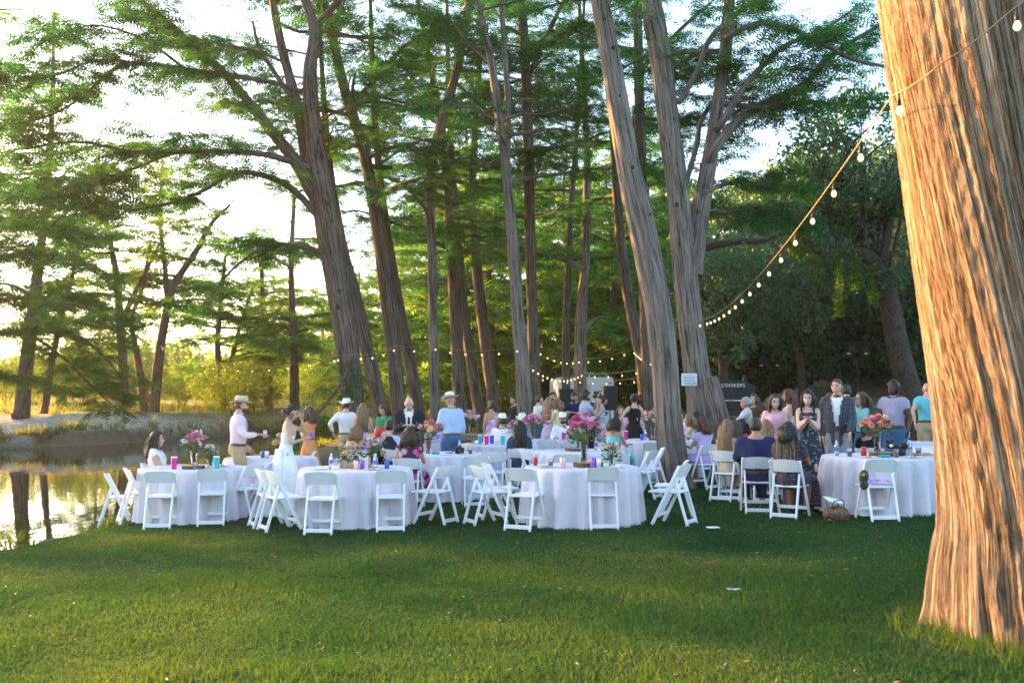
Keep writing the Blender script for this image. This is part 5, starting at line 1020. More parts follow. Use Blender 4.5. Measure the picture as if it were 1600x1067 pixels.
PENDING = []
def remesh_later(mb, vox, smooth=3, it_f=.5):
    """mesh -> voxel-remeshed, smoothed mesh (all done in one pass at the end)"""
    o = bpy.data.objects.new('tmp', mb.mesh('tmp')); C.objects.link(o); m = o.modifiers.new('r', 'REMESH'); m.mode = 'VOXEL'; m.voxel_size = vox; m.use_smooth_shade = True
    s = o.modifiers.new('s', 'SMOOTH'); s.factor = it_f; s.iterations = smooth; return o
def eval_mesh(o, dg):
    e = o.evaluated_get(dg); me = e.to_mesh(); n = len(me.vertices); V = np.empty(n * 3, np.float32); me.vertices.foreach_get('co', V); V = V.reshape(-1, 3).astype(float)
    tot = np.empty(len(me.polygons), np.int32); me.polygons.foreach_get('loop_total', tot); lv = np.empty(len(me.loops), np.int32); me.loops.foreach_get('vertex_index', lv); st_ = np.concatenate([[0], np.cumsum(tot)[:-1]])
    F = [lv[st_[tot == k][:, None] + np.arange(k)] for k in np.unique(tot)]; e.to_mesh_clear(); return V, F
RING = {'m': np.array([(-.10, .125, .10, 0), (-.02, .165, .115, -.01), (.06, .158, .112, 0), (.14, .148, .108, .005), (.26, .168, .118, .0), (.36, .182, .115, -.01), (.43, .165, .098, -.018), (.48, .11, .075, -.02), (.52, .062, .062, -.012)]),
        'f': np.array([(-.10, .125, .105, 0), (-.02, .172, .120, -.015), (.06, .152, .108, -.005), (.15, .122, .090, 0), (.25, .142, .112, .012), (.32, .150, .118, .016), (.40, .146, .092, -.008), (.455, .098, .068, -.016), (.50, .052, .054, -.01)])}
ARMS = {'down': (.035, .05, -.52), 'table': (-.02, .38, -.22), 'bent': (.0, .32, -.22), 'chest': (-.13, .22, -.14), 'face': (-.12, .20, .13), 'hips': (.12, -.02, -.40), 'hug': (-.10, .27, .0), 'lap': (-.05, .24, -.40), 'swing': (.10, .22, -.46), 'swingb': (.12, -.22, -.45), 'reach': (.10, .48, -.25), 'hold': (-.10, .28, -.22)}
TS = 1.13
def person(px, Y, face, label, H=1.7, sex='f', sit=False, skin='light', hair='brown', style='long', wear=(), arms=('down', 'down'), lean=0., yaw=0., nod=0., wide=1.0, hat=None, beard=None, smile=False, step=0., dx=0., vox=.028, face_on=True, glasses=False):
    base = at(px, Y, dx); k = H / 1.75; D = dict(label=label, base=base, face=R(face), sit=sit, deg=face, px=px, Y=Y); sx = .160 if sex == 'f' else .182
    hz = .50 if sit else .93 * k; hy = -.02 if sit else 0.; hip = np.array([0, hy, hz]); RL = rot('X', -R(lean))
    up = lambda v: hip + RL @ (np.array(v, float) * k)                                    # torso space (metres above the hip) -> person space
    ring = RING[sex].copy(); ring[:, 0] = np.where(ring[:, 0] > 0, ring[:, 0] * TS, ring[:, 0]); ring[:, 1] *= wide; ring[:, 2] *= wide * (1 if sex == 'f' else 1.02)
    def torso(b, lo, hi, inf, n=18, mat=0, jk=False):
        lo, hi = (lo * TS if lo > 0 else lo), hi * TS; r = ring[(ring[:, 0] >= lo - 1e-6) & (ring[:, 0] <= hi + 1e-6)]; r = np.vstack([[(-.17, .178 * wide, .128 * wide, -.005), (-.09, .176 * wide, .124 * wide, -.008)], r[1:]]) if jk else r; s = spline(r, 3); b.tube(np.array([up((0, q[3], q[0])) for q in s]), (s[:, 1:3] + inf) * k, n, mat=mat, ref=(1, 0, 0))
    J = {}
    for i, s in enumerate((-1, 1)):                                                    # left, right
        a = arms[i]; t = ARMS[a] if isinstance(a, str) else a; sh = up((s * sx * (.93 if wide < 1.1 else .93 * wide), -.012, .49 if sex == 'm' else .475)); hd = sh + np.array([s * t[0], t[1], t[2]]) * k
        el, wr = ik(sh, hd, .29 * k, .255 * k, (s * .55, -.6, -.8)); J[('arm', s)] = (sh, el, wr)
        hj = hip + np.array([s * .088 * wide, 0, -.03]) * k
        if sit: kn = np.array([s * .115, hy + .42 * k, .50]); an = np.array([s * .12, hy + .40 * k + .03 * s * (1 if sex == 'm' else -1), .085])
        else:
            yo = s * step; an = np.array([s * .10 * k, yo, .085 + .05 * max(0, -yo) * 2]); kn, an = ik(hj, an, .43 * k, .42 * k, (s * .05, 1, 0))
        J[('leg', s)] = (hj, kn, an)
    def arm(b, s, f0, f1, inf, n=10):
        sh, el, wr = J[('arm', s)]; inn = up((s * sx * .5, -.012, .475)); p = [inn, sh, sh + (el - sh) * .5, el, el + (wr - el) * .45, wr]; rr = np.array([.06, .058 if sex == 'm' else .048, .052 if sex == 'm' else .041, .042 if sex == 'm' else .034, .040 if sex == 'm' else .032, .027 if sex == 'm' else .023]) * wide ** .7
        sp = spline(np.c_[np.array(p), rr], 4); m = max(3, int(round((len(sp) - 1) * f1)) + 1); b.tube(sp[:m, :3], (sp[:m, 3] + inf) * k, n)
    def leg(b, s, f1, inf, n=12):
        hj, kn, an = J[('leg', s)]; p = np.array([hj + np.array([0, 0, .05]), hj + (kn - hj) * .3, hj + (kn - hj) * .75, kn, kn + (an - kn) * .35, an]); rr = np.array([.092, .090, .068, .060, .058, .038]) * (wide ** .8) * (1.05 if sex == 'm' else 1.0)
        sp = spline(np.c_[p, rr], 4); m = int(round((len(sp) - 1) * f1)) + 1; b.tube(sp[:m, :3], (sp[:m, 3] + inf) * k, n)
    # ---- body
    b = MB(); torso(b, -.10, .53, 0); nb = up((0, -.015, .50)); HC = up((0, .02, .695 if sex == 'm' else .685)); RH = RL @ rot('Z', R(yaw)) @ rot('X', -R(nod)); b.tube(np.array([nb, (nb + HC) / 2, HC + RH @ np.array([0, -.03, -.03])]), np.array([.062, .054, .055]) * k * (1 if sex == 'm' else .86), 10)
    for s in (-1, 1): arm(b, s, 0, 1, 0); leg(b, s, 1, 0)
    D['body'] = remesh_later(b, vox, 3)
    # head, hands, feet and the face are added to the same body mesh afterwards
    e = MB(); hk = 1.05 if H > 1.4 else 1.08; n, m_ = 18, 14; ph = np.linspace(0, np.pi, m_ + 1)[1:-1]; a = np.linspace(0, 2 * np.pi, n, endpoint=False)
    S = np.concatenate([[[0, 0, 1.]], np.stack([np.outer(np.sin(ph), np.cos(a)), np.outer(np.sin(ph), np.sin(a)), np.repeat(np.cos(ph)[:, None], n, 1)], -1).reshape(-1, 3), [[0, 0, -1.]]])
    low = np.clip(-S[:, 2], 0, 1); X = S[:, 0] * .076 * (1 - .38 * low ** 1.4); Yh = S[:, 1] * .094; Yh = np.where(Yh > 0, Yh * (.94 + .02 * low), Yh * (1 - .35 * low)) + .022 * low; Zh = S[:, 2] * .118
    nose = np.exp(-((X / .016) ** 2) - (((Zh + .018) / .026) ** 2)) * (S[:, 1] > .3); Yh = Yh + .020 * nose; sock = np.exp(-(((np.abs(X) - .032) / .018) ** 2) - (((Zh - .012) / .014) ** 2)) * (S[:, 1] > .3); Yh = Yh - .008 * sock
    Fh = [[0, 1 + j, 1 + (j + 1) % n] for j in range(n)] + [[1 + i * n + j, 1 + (i + 1) * n + j, 1 + (i + 1) * n + (j + 1) % n, 1 + i * n + (j + 1) % n] for i in range(m_ - 2) for j in range(n)] + [[len(S) - 1, 1 + (m_ - 2) * n + (j + 1) % n, 1 + (m_ - 2) * n + j] for j in range(n)]
    hw = lambda v: HC + (np.asarray(v, float) * hk) @ RH.T
    e.add(hw(np.stack([X, Yh, Zh], -1)), Fh); tmp = MB()
    e.add(*_ball((0, .090, -.012), (.011, .018, .018), hw)); 
    for s in (-1, 1):
        e.add(*_ball((s * .077, -.005, -.005), (.010, .020, .030), hw))
        if face_on: e.add(*_ball((s * .031, .079, .014), (.014, .009, .0075), hw), mat=1); e.add(*_ball((s * .032, .084, .034), (.020, .006, .0045), hw), mat=3)
        sh, el, wr = J[('arm', s)]; d = wr - el; nr = np.array([-s * 1., 0, 0]) if abs(d[2]) > .6 * np.linalg.norm(d) else np.array([0, 0, -1.]); hand(e, wr, d, nr, k * (1.0 if sex == 'm' else .88), 0, s, .42)
        hj, kn, an = J[('leg', s)]; ft = np.array([an + (0, -.045, -.02), an + (0, -.05, -.055), an + (s * .005, .04, -.06), an + (s * .012, .13, -.068), an + (s * .012, .18, -.072)]); e.tube(ft, np.array([[.03, .03], [.036, .03], [.042, .03], [.046, .02], [.03, .012]]) * k, 8, mat=4, ref=(1, 0, 0))
    if face_on:
        e.add(*_ball((0, .089, -.054), (.024, .008, .011 if smile else .006), hw), mat=2)
        if smile: e.add(*_ball((0, .094, -.052), (.017, .006, .0055), hw), mat=5)
    D['extra'] = e; D['mats'] = [SKIN[skin], M_EYE, M_LIP, HAIR[hair], M_SHOE, M_TEETH]
    # ---- clothes
    D['wear'] = []
    for w in wear:
        kind, mat = w[0], FAB[w[1]]; opt = w[2] if len(w) > 2 else None; g = MB(); ex = MB(); name = kind; cut = None
        if kind in ('shirt', 'top', 'jacket', 'vest'):
            inf = {'shirt': .014, 'top': .010, 'jacket': .024, 'vest': .021}[kind]; torso(g, -.10 if kind == 'jacket' else .05, .455 if sex == 'f' else .48, inf, jk=kind == 'jacket')
            f1 = {'shirt': opt if opt is not None else .97, 'top': opt if opt is not None else .34, 'jacket': .99, 'vest': 0}[kind]
            if f1: [arm(g, s, 0, f1, inf) for s in (-1, 1)]
            if kind in ('shirt', 'jacket'): ex.tube(np.array([up((0, -.016, .535)), up((0, -.01, .585))]), np.array([[.078, .072], [.066, .068]]) * k, 14, cap=False, ref=(1, 0, 0))
            if kind in ('jacket', 'vest'): cut = 'front'
        elif kind == 'trousers':
            torso(g, -.10, .06, .012); [leg(g, s, .97, .014) for s in (-1, 1)]
            ex.tube(np.array([up((0, 0, .05)), up((0, 0, .09))]), np.array([[.158 * wide + .020, .112 * wide + .020]] * 2) * k, 18, cap=False, mat=1, ref=(1, 0, 0))
        elif kind == 'shorts': torso(g, -.10, .06, .012); [leg(g, s, .55, .02) for s in (-1, 1)]
        elif kind == 'dress':
            top, sl, hem, fl = opt or (.46, .0, .45, .12); torso(g, -.10, top, .011)
            if sl: [arm(g, s, 0, sl, .014) for s in (-1, 1)]
            if top < .42:
                pass
            elif not sl:
                for s in (-1, 1): ex.tube(spline(np.array([up((s * .085, .105, .40)), up((s * .10, .05, .51)), up((s * .09, -.05, .525)), up((s * .08, -.10, .40))]), 4), .011, 5)
            nn = 44; aa = np.linspace(0, 2 * np.pi, nn, endpoint=False); fo = np.sin(aa * 9 + px) * .5 + np.sin(aa * 5 + 1 + px * .3) * .5
            if sit:
                path = np.array([up((0, 0, .10)), up((0, .02, .0)), hip + (0, .16, .015), np.array([0, hy + .36, .515]), np.array([0, hy + .47, .46]), np.array([0, hy + .50, .40 - .25 * (1 - hem)]), np.array([0, hy + .50, .36 - .34 * (1 - hem)])]); rd = np.array([[.15, .10], [.19, .13], [.22, .10], [.23, .095], [.24, .085], [.25, .09], [.26, .10]]) * (wide ** .5); sp = spline(np.c_[path, rd], 3)
                g.tube(sp[:, :3], sp[:, 3:5], 20, ref=(1, 0, 0))
            else:
                rows = []; zt = .10
                for q in np.linspace(0, 1, 12):
                    z = zt * k + hz - (zt * k + hz - hem * 1.0) * q; s = min(1, q * 4); rx = (ring[3][1] + .012 + (ring[1][1] - ring[3][1]) * math.sin(min(1, q * 3.2) * math.pi / 2) + fl * q ** 1.2) * k; ry = (ring[3][2] + .012 + (ring[1][2] - ring[3][2]) * math.sin(min(1, q * 3.2) * math.pi / 2) + fl * q ** 1.2) * k; f = 1 + .10 * q * fo; c = up((0, 0, zt)) * (1 - q) + np.array([0, hip[1] - .02, 0]) * q
                    rows.append(np.stack([rx * f * np.cos(aa) + c[0], ry * f * np.sin(aa) + c[1], np.full(nn, z)], -1))
                V = np.concatenate(rows); i = np.arange(11)[:, None] * nn; j = np.arange(nn)[None]; ex.add(V, [np.stack([i + j, i + nn + j, i + nn + (j + 1) % nn, i + (j + 1) % nn], -1).reshape(-1, 4)])
        elif kind == 'tie': ex.tube(np.array([up((0, .09, .50)), up((0, .135, .41)), up((0, .142, .24)), up((0, .135, .10))]), np.array([[.014, .008], [.022, .006], [.028, .006], [.03, .006]]), 6, ref=(1, 0, 0))
        elif kind == 'overskirt':
            nn = 31; aa = np.linspace(-1.5, 1.5, nn); rows = []; zt = hz + .09 * k
            for q in np.linspace(0, 1, 14): w_ = .165 + .30 * q ** 1.1; rows.append(np.stack([w_ * np.sin(aa) * (1 + .05 * np.sin(aa * 14) * q), -(.125 + .46 * q ** 1.5) * np.cos(aa) - .025 + .035 * np.sin(aa * 13) * q, zt * (1 - q) + .01 + 0 * aa], -1))
            V = np.concatenate(rows); i = np.arange(13)[:, None] * nn; j = np.arange(nn - 1)[None]; ex.add(V, [np.stack([i + j, i + j + 1, i + nn + j + 1, i + nn + j], -1).reshape(-1, 4)])
        D['wear'].append((name, remesh_later(g, vox * (.8 if cut else 1.15), 4) if g.v else None, ex, mat, cut, (hip, RL, k)))
    # ---- hair and hats
    h = MB(); hc = []
    if style != 'bald':
        big = {'short': 1.0, 'curly': 1.16, 'afro': 1.22, 'fringe': .55}.get(style, 1.05); Q = S * np.array([.0845, .104, .118]) * (1 + (big - 1) * .8) + np.array([0, -.010, .014]); cover = (S[:, 1] > .05) & (S[:, 2] < .66 - .45 * np.abs(S[:, 0])); low_back = (S[:, 2] < -.45) & (style in ('short', 'fringe', 'bun', 'updo')); Q[cover] = Q[cover] * .74; Q[low_back] *= .8
        if style == 'fringe': Q[S[:, 2] > .45] *= .9
        nzv = vnoise(Q[:, 0] * 45 + 9, Q[:, 1] * 45 + 9, Q[:, 2] * (45 if style in ('curly', 'afro') else 14) + 9, seed=int(px)); Q = Q * (1 + (.16 if style in ('curly', 'afro') else .05) * (nzv[:, None] - .5)); h.add(hw(Q), Fh)
        def lock(pts, rr, n=8): h.tube(spline(np.array([hw(p) for p in pts]), 4), _resamp(rr, 4), n)
        if style == 'bun': h.add(*_ball((0, -.105, -.03), (.052, .045, .048), hw, 10, 8)); lock([(.07, .03, .0), (.082, .03, -.05), (.07, .02, -.1)], [.012, .010, .004])
        if style == 'updo': h.add(*_ball((0, -.09, .06), (.06, .05, .055), hw, 10, 8)); lock([(.07, .02, -.02), (.08, .0, -.08), (.06, -.02, -.13)], [.014, .014, .006])
        r = np.random.default_rng(int(px) + 1)
        if style in ('long', 'verylong', 'shoulder', 'wavy', 'braids', 'curlylong'):
            L = {'long': .34, 'verylong': .48, 'shoulder': .17, 'wavy': .36, 'braids': .16, 'curlylong': .34}[style]; RI = RH.T
            for q in range(17):
                x = -.085 + .17 * q / 16; yb = -.085 * math.sqrt(max(0, 1 - (x / .095) ** 2)) - .012; wv = (.018 if style in ('wavy', 'curlylong') else .007); l = L * r.uniform(.8, 1.08); ph_ = r.uniform(0, 6)
                pts = [(x, yb * .9, .05)] + [(x * (1.08 + .15 * t) + wv * math.sin(t * 9 + ph_), yb - .020 - .035 * math.sin(t * 2.6) + wv * math.cos(t * 8 + ph_), .05 - (l + .05) * t) for t in (.25, .5, .75, 1.0)]; lock(pts, [.022, .026, .026, .022, .009], 6)
            for s in (-1, 1):
                for q in range(3): l = L * r.uniform(.6, .9); pts = [(s * .062, .045 - .03 * q, .075), (s * (.088 + .004 * q), .035 - .03 * q, -.01), (s * .094, .03 - .035 * q, -.10), (s * .088, .03 - .03 * q, -.06 - l * .75)]; lock(pts, [.014, .018, .018, .008], 6)
        if style in ('long', 'verylong', 'shoulder', 'wavy', 'curlylong', 'bun', 'updo', 'curly'):
            LL = {'verylong': .46, 'shoulder': .2, 'bun': .1, 'updo': .1, 'curly': .08}.get(style, .34)
            for q in range(22):
                a0 = r.uniform(2.4, 7.0); c0 = np.array([.088 * math.cos(a0), .10 * math.sin(a0) - .01, r.uniform(-.02, .09)]); o1, o2 = r.normal(0, .022, 3), r.normal(0, .035, 3); l = LL * r.uniform(.4, 1.1)
                lock([c0 * (.95, .95, 1), c0 * (1.12, 1.12, 1) + o1 + (0, -.01, -l * .4), c0 * (1.1, 1.1, 1) + o2 + (0, -.015, -l)], [.005, .005, .002], 4)
        if style == 'pony': lock([(0, -.10, .03), (0, -.16, .0), (0, -.155, -.1), (0, -.13, -.22)], [.03, .036, .03, .01])
        D['hair'] = (h, HAIR[hair])
        if style == 'braids':
            g2 = MB(); 
            for q in range(26): x = -.10 + .20 * q / 25 + r.uniform(-.01, .01); pts = [(x * .8, -.10, .03), (x, -.125, -.08), (x * 1.15, -.115, -.22), (x * 1.2 + r.uniform(-.02, .02), -.10, -.30 - r.uniform(0, .28))]; g2.tube(spline(np.array([hw(p) for p in pts]), 5), _resamp([.009, .009, .008, .004], 5), 5, mat=q % 2)
            D['braid'] = (g2, [HAIR['streak'], HAIR['black']])
    if beard:
        g2 = MB(); Q = S * np.array([.079, .094, .118]); kk = (S[:, 2] < -.34) & (S[:, 1] > -.1); Q2 = np.stack([X * 1.03, Yh * 1.05 + .002, Zh * 1.04], -1); Q2[~kk] *= .86; g2.add(hw(Q2), Fh); g2.add(*_ball((0, .094, -.040), (.024, .006, .004), hw)); D['beard'] = (g2, HAIR[beard])
    if hat:
        g2 = MB(); mat = {'straw': M_STRAW, 'felt': M_FELT, 'cap': M_NAVYCAP}[hat]; nn = 28; aa = np.linspace(0, 2 * np.pi, nn, endpoint=False); rows = []
        prof = [(1.75, 0), (1.4, -.004), (1.05, 0), (1.0, .012), (.97, .05), (.90, .085), (.72, .105), (.3, .088), (.02, .084)] if hat != 'cap' else [(1.02, 0), (1.02, .02), (.95, .06), (.7, .085), (.02, .095)]
        for (q, z) in prof:
            zz = z + (.055 * (np.abs(np.cos(aa)) ** 2.2) - .012) * max(0, (q - 1.0) / .75) ** 1.4 * (1 if hat != 'cap' else 0); pin = 1 - (.12 * np.abs(np.sin(aa)) if .2 < q < .95 else 0); rows.append(np.stack([.086 * q * np.cos(aa) * pin, .106 * q * np.sin(aa) - .006, zz + .052], -1))
        V = np.concatenate(rows); i = np.arange(len(rows) - 1)[:, None] * nn; j = np.arange(nn)[None]; g2.add(hw(V), [np.stack([i + j, i + (j + 1) % nn, i + nn + (j + 1) % nn, i + nn + j], -1).reshape(-1, 4)])
        if hat == 'cap': g2.add(*_ball((0, .135, .058), (.075, .065, .010), hw, 12, 5))
        else: g2.tube(np.array([hw((0, -.006, .060)), hw((0, -.006, .078))]), np.array([[.0885, .109]] * 2), 24, cap=False, mat=1, ref=tuple(RH @ np.array([1, 0, 0])))
        D['hat'] = (g2, [mat, M_BELT])
    if glasses:
        g2 = MB()
        for s in (-1, 1): g2.tube(np.array([hw((s * .033 + .024 * math.cos(q), .100, .012 + .018 * math.sin(q))) for q in np.linspace(0, 6.283, 13)]), .002, 4); g2.tube(np.array([hw((s * .057, .098, .014)), hw((s * .078, .0, .012))]), .002, 4)
        g2.tube(np.array([hw((-.01, .101, .014)), hw((.01, .101, .014))]), .002, 4); D['glasses'] = (g2, M_BLACK)
    D['hands'] = {s: J[('arm', s)][2] + (J[('arm', s)][2] - J[('arm', s)][1]) / np.linalg.norm(J[('arm', s)][2] - J[('arm', s)][1]) * .09 for s in (-1, 1)}
    PENDING.append(D); return D
def _ball(c, r, f, n=8, m=6):
    q = MB(); q.ball(c, r, n, m); v = q.v[0]; fs = []
    for blk in q.f: fs.append(blk)
    return f(v), fs
def _resamp(rr, k): x = np.arange(len(rr)); return np.interp(np.linspace(0, len(rr) - 1, (len(rr) - 1) * k + 1), x, rr)
def seat_people():
    """every seated guest sits on a chair: the one set out for them, or one more"""
    taken = set(); chairs = [o for o in C.objects if o.name.startswith('folding_chair') and 'under' in o['label']]
    for D in PENDING:
        if not D['sit']: continue
        best = min(((np.hypot(*(np.array(o.location) - D['base'])[:2]), o) for o in chairs if o.name not in taken), key=lambda q: q[0], default=(9, None))
        if best[0] < .8: o = best[1]; taken.add(o.name); D['base'] = np.array(o.location); D['face'] = o.rotation_euler[2]
        else:
            w = ('white folding chair under the ' + D['label']).split()[:16]
            while w[-1].strip(',') in ('in', 'and', 'a', 'the', 'with', 'of', 'her', 'his', 'to', 'at', 'white', 'dark', 'back', 'half'): w.pop()
            o = dup(chair0, D['base'], D['face'], ' '.join(w).rstrip(',')); taken.add(o.name)
def finish_people():
    seat_people()
    bpy.context.view_layer.update(); dg = bpy.context.evaluated_depsgraph_get()
    for D in PENDING:
        t = thing('person', D['label'], 'person', D['base'], D['face'], 'wedding guests'); b = MB(); V, F = eval_mesh(D['body'], dg); b.add(V, F); e = D['extra']
        off = b.n; b.v += e.v; b.f += [f + off for f in e.f]; b.m += e.m; b.n += e.n
        body = b.build('body', D['mats'], t)
        for (nm, o, ex, mat, cut, (hip, RL, k)) in D['wear']:
            g = MB()
            if o is not None:
                V, F = eval_mesh(o, dg); q_ = D['base'][0] * 3; V = V + .022 * np.stack([vnoise(V[:, 0] * 13 + 20 + q_, V[:, 1] * 13 + 20, V[:, 2] * 7 + 9, seed=k_) - .5 for k_ in (1, 2, 3)], -1)
                if cut == 'front':
                    L = (V - hip) @ RL / k; keep = ~((L[:, 1] > .04) & (np.abs(L[:, 0]) < np.interp(L[:, 2], [-.12, .10, .22, .49, .56], [.025, .006, .02, .060, .09])) & (L[:, 2] > -.2)); F = [f[keep[f].all(1)] for f in F]; F = [f for f in F if len(f)]
                g.add(V, F)
            off = g.n; g.v += ex.v; g.f += [f + off for f in ex.f]; g.m += ex.m; g.n += ex.n
            g.build(nm, [mat, M_BELT], t)
        for key, nm in (('hair', 'hair'), ('braid', 'braids'), ('beard', 'beard'), ('hat', 'hat'), ('glasses', 'glasses')):
            if key in D: g, m = D[key]; o = g.build('hair_strands' if nm == 'braids' else nm, m, t)
        if D.get('after'): D['after'](t, D)
    for D in PENDING:
        for o in [D['body']] + [w[1] for w in D['wear'] if w[1] is not None]: me = o.data; bpy.data.objects.remove(o); bpy.data.meshes.remove(me)
def hold(D, s, fn):
    """a thing held in the hand: placed in the world at the fist"""
    h = D['hands'][s]; c, q = math.cos(D['face']), math.sin(D['face']); p = D['base'] + np.array([h[0] * c - h[1] * q, h[0] * q + h[1] * c, h[2]]); fn(p)
W = lambda *a: a
# --- by the creek
person(247, 15.55, -78, 'woman with long dark curls in a white floral dress seated by the creek', 1.66, sit=True, hair='dark', style='curlylong', wear=[W('dress', 'whitefloral', (.46, .30, .45, .1))], arms=('table', 'table'), wide=1.2, yaw=-8)
g_ = person(372, 16.3, -72, 'groom in a straw hat, pale pink shirt and khaki trousers', 1.78, 'm', hair='brown', style='short', wear=[W('shirt', 'pinkshirt'), W('trousers', 'khaki'), W('tie', 'lilac')], arms=((.06, .14, -.46), (.02, .32, -.26)), hat='straw', beard='brown', lean=3)
hold(g_, 1, lambda p: can((p[0], p[1], p[2] - .05), M_CREAM, 'can held in the hand of the groom in the straw hat'))
g_ = person(447, 15.3, -82, 'bride in a strapless white gown, dark hair in a bun, looking down', 1.66, hair='dark', style='bun', wear=[W('dress', 'satin', (.36, 0, .0, .30)), W('overskirt', 'satin')], arms=('face', (-.02, .30, -.20)), lean=6, nod=18, vox=.023)
hold(g_, 1, lambda p: can((p[0], p[1], p[2] - .05), M_PURPLE, 'dark can held by the bride'))
person(484, 18.6, 70, 'woman in orange standing behind the bride, arm raised', 1.6, skin='tan', hair='brown', style='shoulder', wear=[W('dress', 'orange', (.46, .4, .5, .08))], arms=('chest', 'face'))
person(541, 22.0, -14, 'man in a white hat, white shirt and khaki trousers, back turned', 1.72, 'm', hair='dark', style='short', wear=[W('shirt', 'white'), W('trousers', 'khaki')], arms=('hips', 'bent'), hat='felt', face_on=False)
person(567, 21.4, 8, 'woman with very long honey hair in a blush dress standing with her back turned', 1.64, hair='honey', style='verylong', wear=[W('dress', 'lavender', (.36, 0, .25, .12))], arms=('bent', 'bent'), face_on=False)
person(604, 22.4, 160, 'woman with auburn hair in a green long sleeved dress', 1.62, hair='auburn', style='long', wear=[W('dress', 'green', (.46, .95, .4, .1))], arms=('reach', 'hold'), lean=14, nod=14)
person(639, 19.4, 186, 'balding bearded man in a dark suit, looking down', 1.76, 'm', skin='pale', hair='grey', style='fringe', beard='grey', wear=[W('shirt', 'white'), W('trousers', 'charcoal'), W('jacket', 'charcoal'), W('tie', 'charcoal')], arms=('hold', 'hold'), lean=8, nod=20, wide=1.12)
person(558, 18.5, -4, 'bare shouldered woman with honey hair seated with her back turned', 1.64, sit=True, hair='honey', style='shoulder', wear=[W('dress', 'blush', (.32, 0, .45, .1))], arms=('table', 'face'), face_on=False)
person(587, 16.4, -62, 'older woman with cropped bright red hair in a black top', 1.62, sit=True, skin='pale', hair='red', style='short', wear=[W('top', 'black', .3), W('trousers', 'black')], arms=('table', 'table'), lean=8, nod=6)
person(609, 18.5, -18, 'dark haired man in a waistcoat and pale blue shirt seated', 1.72, 'm', sit=True, hair='black', style='short', wear=[W('shirt', 'paleblue'), W('vest', 'charcoal'), W('trousers', 'charcoal')], arms=('table', 'table'), face_on=False)
person(633, 16.1, -8, 'woman in a brightly coloured print dress with greying dark hair, back turned', 1.62, sit=True, skin='tan', hair='dark', style='shoulder', wear=[W('dress', 'bright', (.46, .36, .45, .1))], arms=('table', 'table'), wide=1.15, face_on=False)
person(681, 20.6, -6, 'dark haired guest in a lilac shirt seated with back turned', 1.68, 'm', sit=True, skin='tan', hair='black', style='short', wear=[W('shirt', 'lilac', .4), W('trousers', 'charcoal')], arms=('table', 'table'), face_on=False)
person(706, 18.8, 28, 'man in a white hat, light blue shirt and blue jeans, back turned', 1.78, 'm', skin='tan', hair='dark', style='fringe', wear=[W('shirt', 'paleblue', .85), W('trousers', 'denim')], arms=((.02, .30, -.38), 'down'), hat='felt', nod=14, yaw=20, lean=4, face_on=False)
person(768, 22.6, 24, 'woman in a strapless tie dyed lavender dress with pinned up hair', 1.66, skin='tan', hair='brown', style='updo', wear=[W('dress', 'tiedye', (.34, 0, .35, .07))], arms=('down', 'bent'), face_on=False)
# --- the middle
person(785, 20.7, -12, 'seated man in white shirt and tilted white hat', 1.7, 'm', sit=True, skin='tan', hair='dark', style='short', wear=[W('shirt', 'white'), W('trousers', 'khaki')], arms=('table', 'table'), hat='felt', face_on=False, yaw=25, nod=8)
person(816, 23.3, 176, 'guest in a white hat seated behind the woman in denim', 1.7, 'm', sit=True, skin='tan', hair='dark', style='short', wear=[W('shirt', 'grey'), W('trousers', 'charcoal')], arms=('table', 'table'), hat='felt', nod=12)
person(812, 18.45, 2, 'woman with long black hair in a dark denim dress, back turned', 1.64, sit=True, hair='black', style='long', wear=[W('dress', 'darkdenim', (.46, .55, .45, .1))], arms=('table', 'table'), wide=1.1, face_on=False)
person(803, 28.5, 120, 'guest in charcoal beside the pale forked trunk', 1.7, 'm', hair='dark', style='short', wear=[W('shirt', 'charcoal'), W('trousers', 'charcoal')], vox=.032)
person(842, 26.2, -70, 'man in a pale top beside the blond woman', 1.72, 'm', hair='brown', style='short', wear=[W('shirt', 'white', .4), W('trousers', 'denim')], arms=('bent', 'bent'), vox=.032)
person(857, 25.0, -50, 'woman with long blond hair standing beside the pale yellow dress', 1.66, hair='blond', style='verylong', wear=[W('dress', 'lavender', (.36, 0, .4, .08))], arms=('bent', 'bent'), vox=.028, face_on=False)
person(864, 27.4, 178, 'dark haired man looking over the blond women', 1.8, 'm', hair='dark', style='curly', beard='dark', wear=[W('shirt', 'brown'), W('trousers', 'charcoal')], vox=.032)
person(871, 24.0, 62, 'woman in a pale yellow dress with honey hair', 1.66, hair='honey', style='shoulder', wear=[W('dress', 'yellow', (.46, .3, .4, .08))], arms=('bent', 'chest'), vox=.026)
person(915, 24.4, -78, 'bearded man in a light blue shirt hugging his dance partner', 1.82, 'm', hair='dark', style='curly', beard='dark', wear=[W('shirt', 'skyblue', .4), W('trousers', 'charcoal')], arms=('hug', 'hug'), wide=1.12, nod=8)
person(939, 24.4, 100, 'dance partner in a blue plaid dress with short black hair', 1.7, hair='black', style='short', wear=[W('dress', 'plaiddress', (.46, 0, .5, .05))], arms=('hug', 'hug'), face_on=False)
person(931, 26.4, -70, 'man in a dark suit behind the dancing couple', 1.82, 'm', hair='dark', style='short', wear=[W('shirt', 'white'), W('jacket', 'navy'), W('trousers', 'navy')], arms=('hug', 'hold'), vox=.032)
person(879, 22.9, 174, 'bearded man in a white hat and white shirt facing the tables', 1.72, 'm', sit=True, skin='tan', hair='dark', style='short', beard='dark', wear=[W('shirt', 'white'), W('trousers', 'khaki')], arms=('table', 'table'), hat='felt', glasses=True)
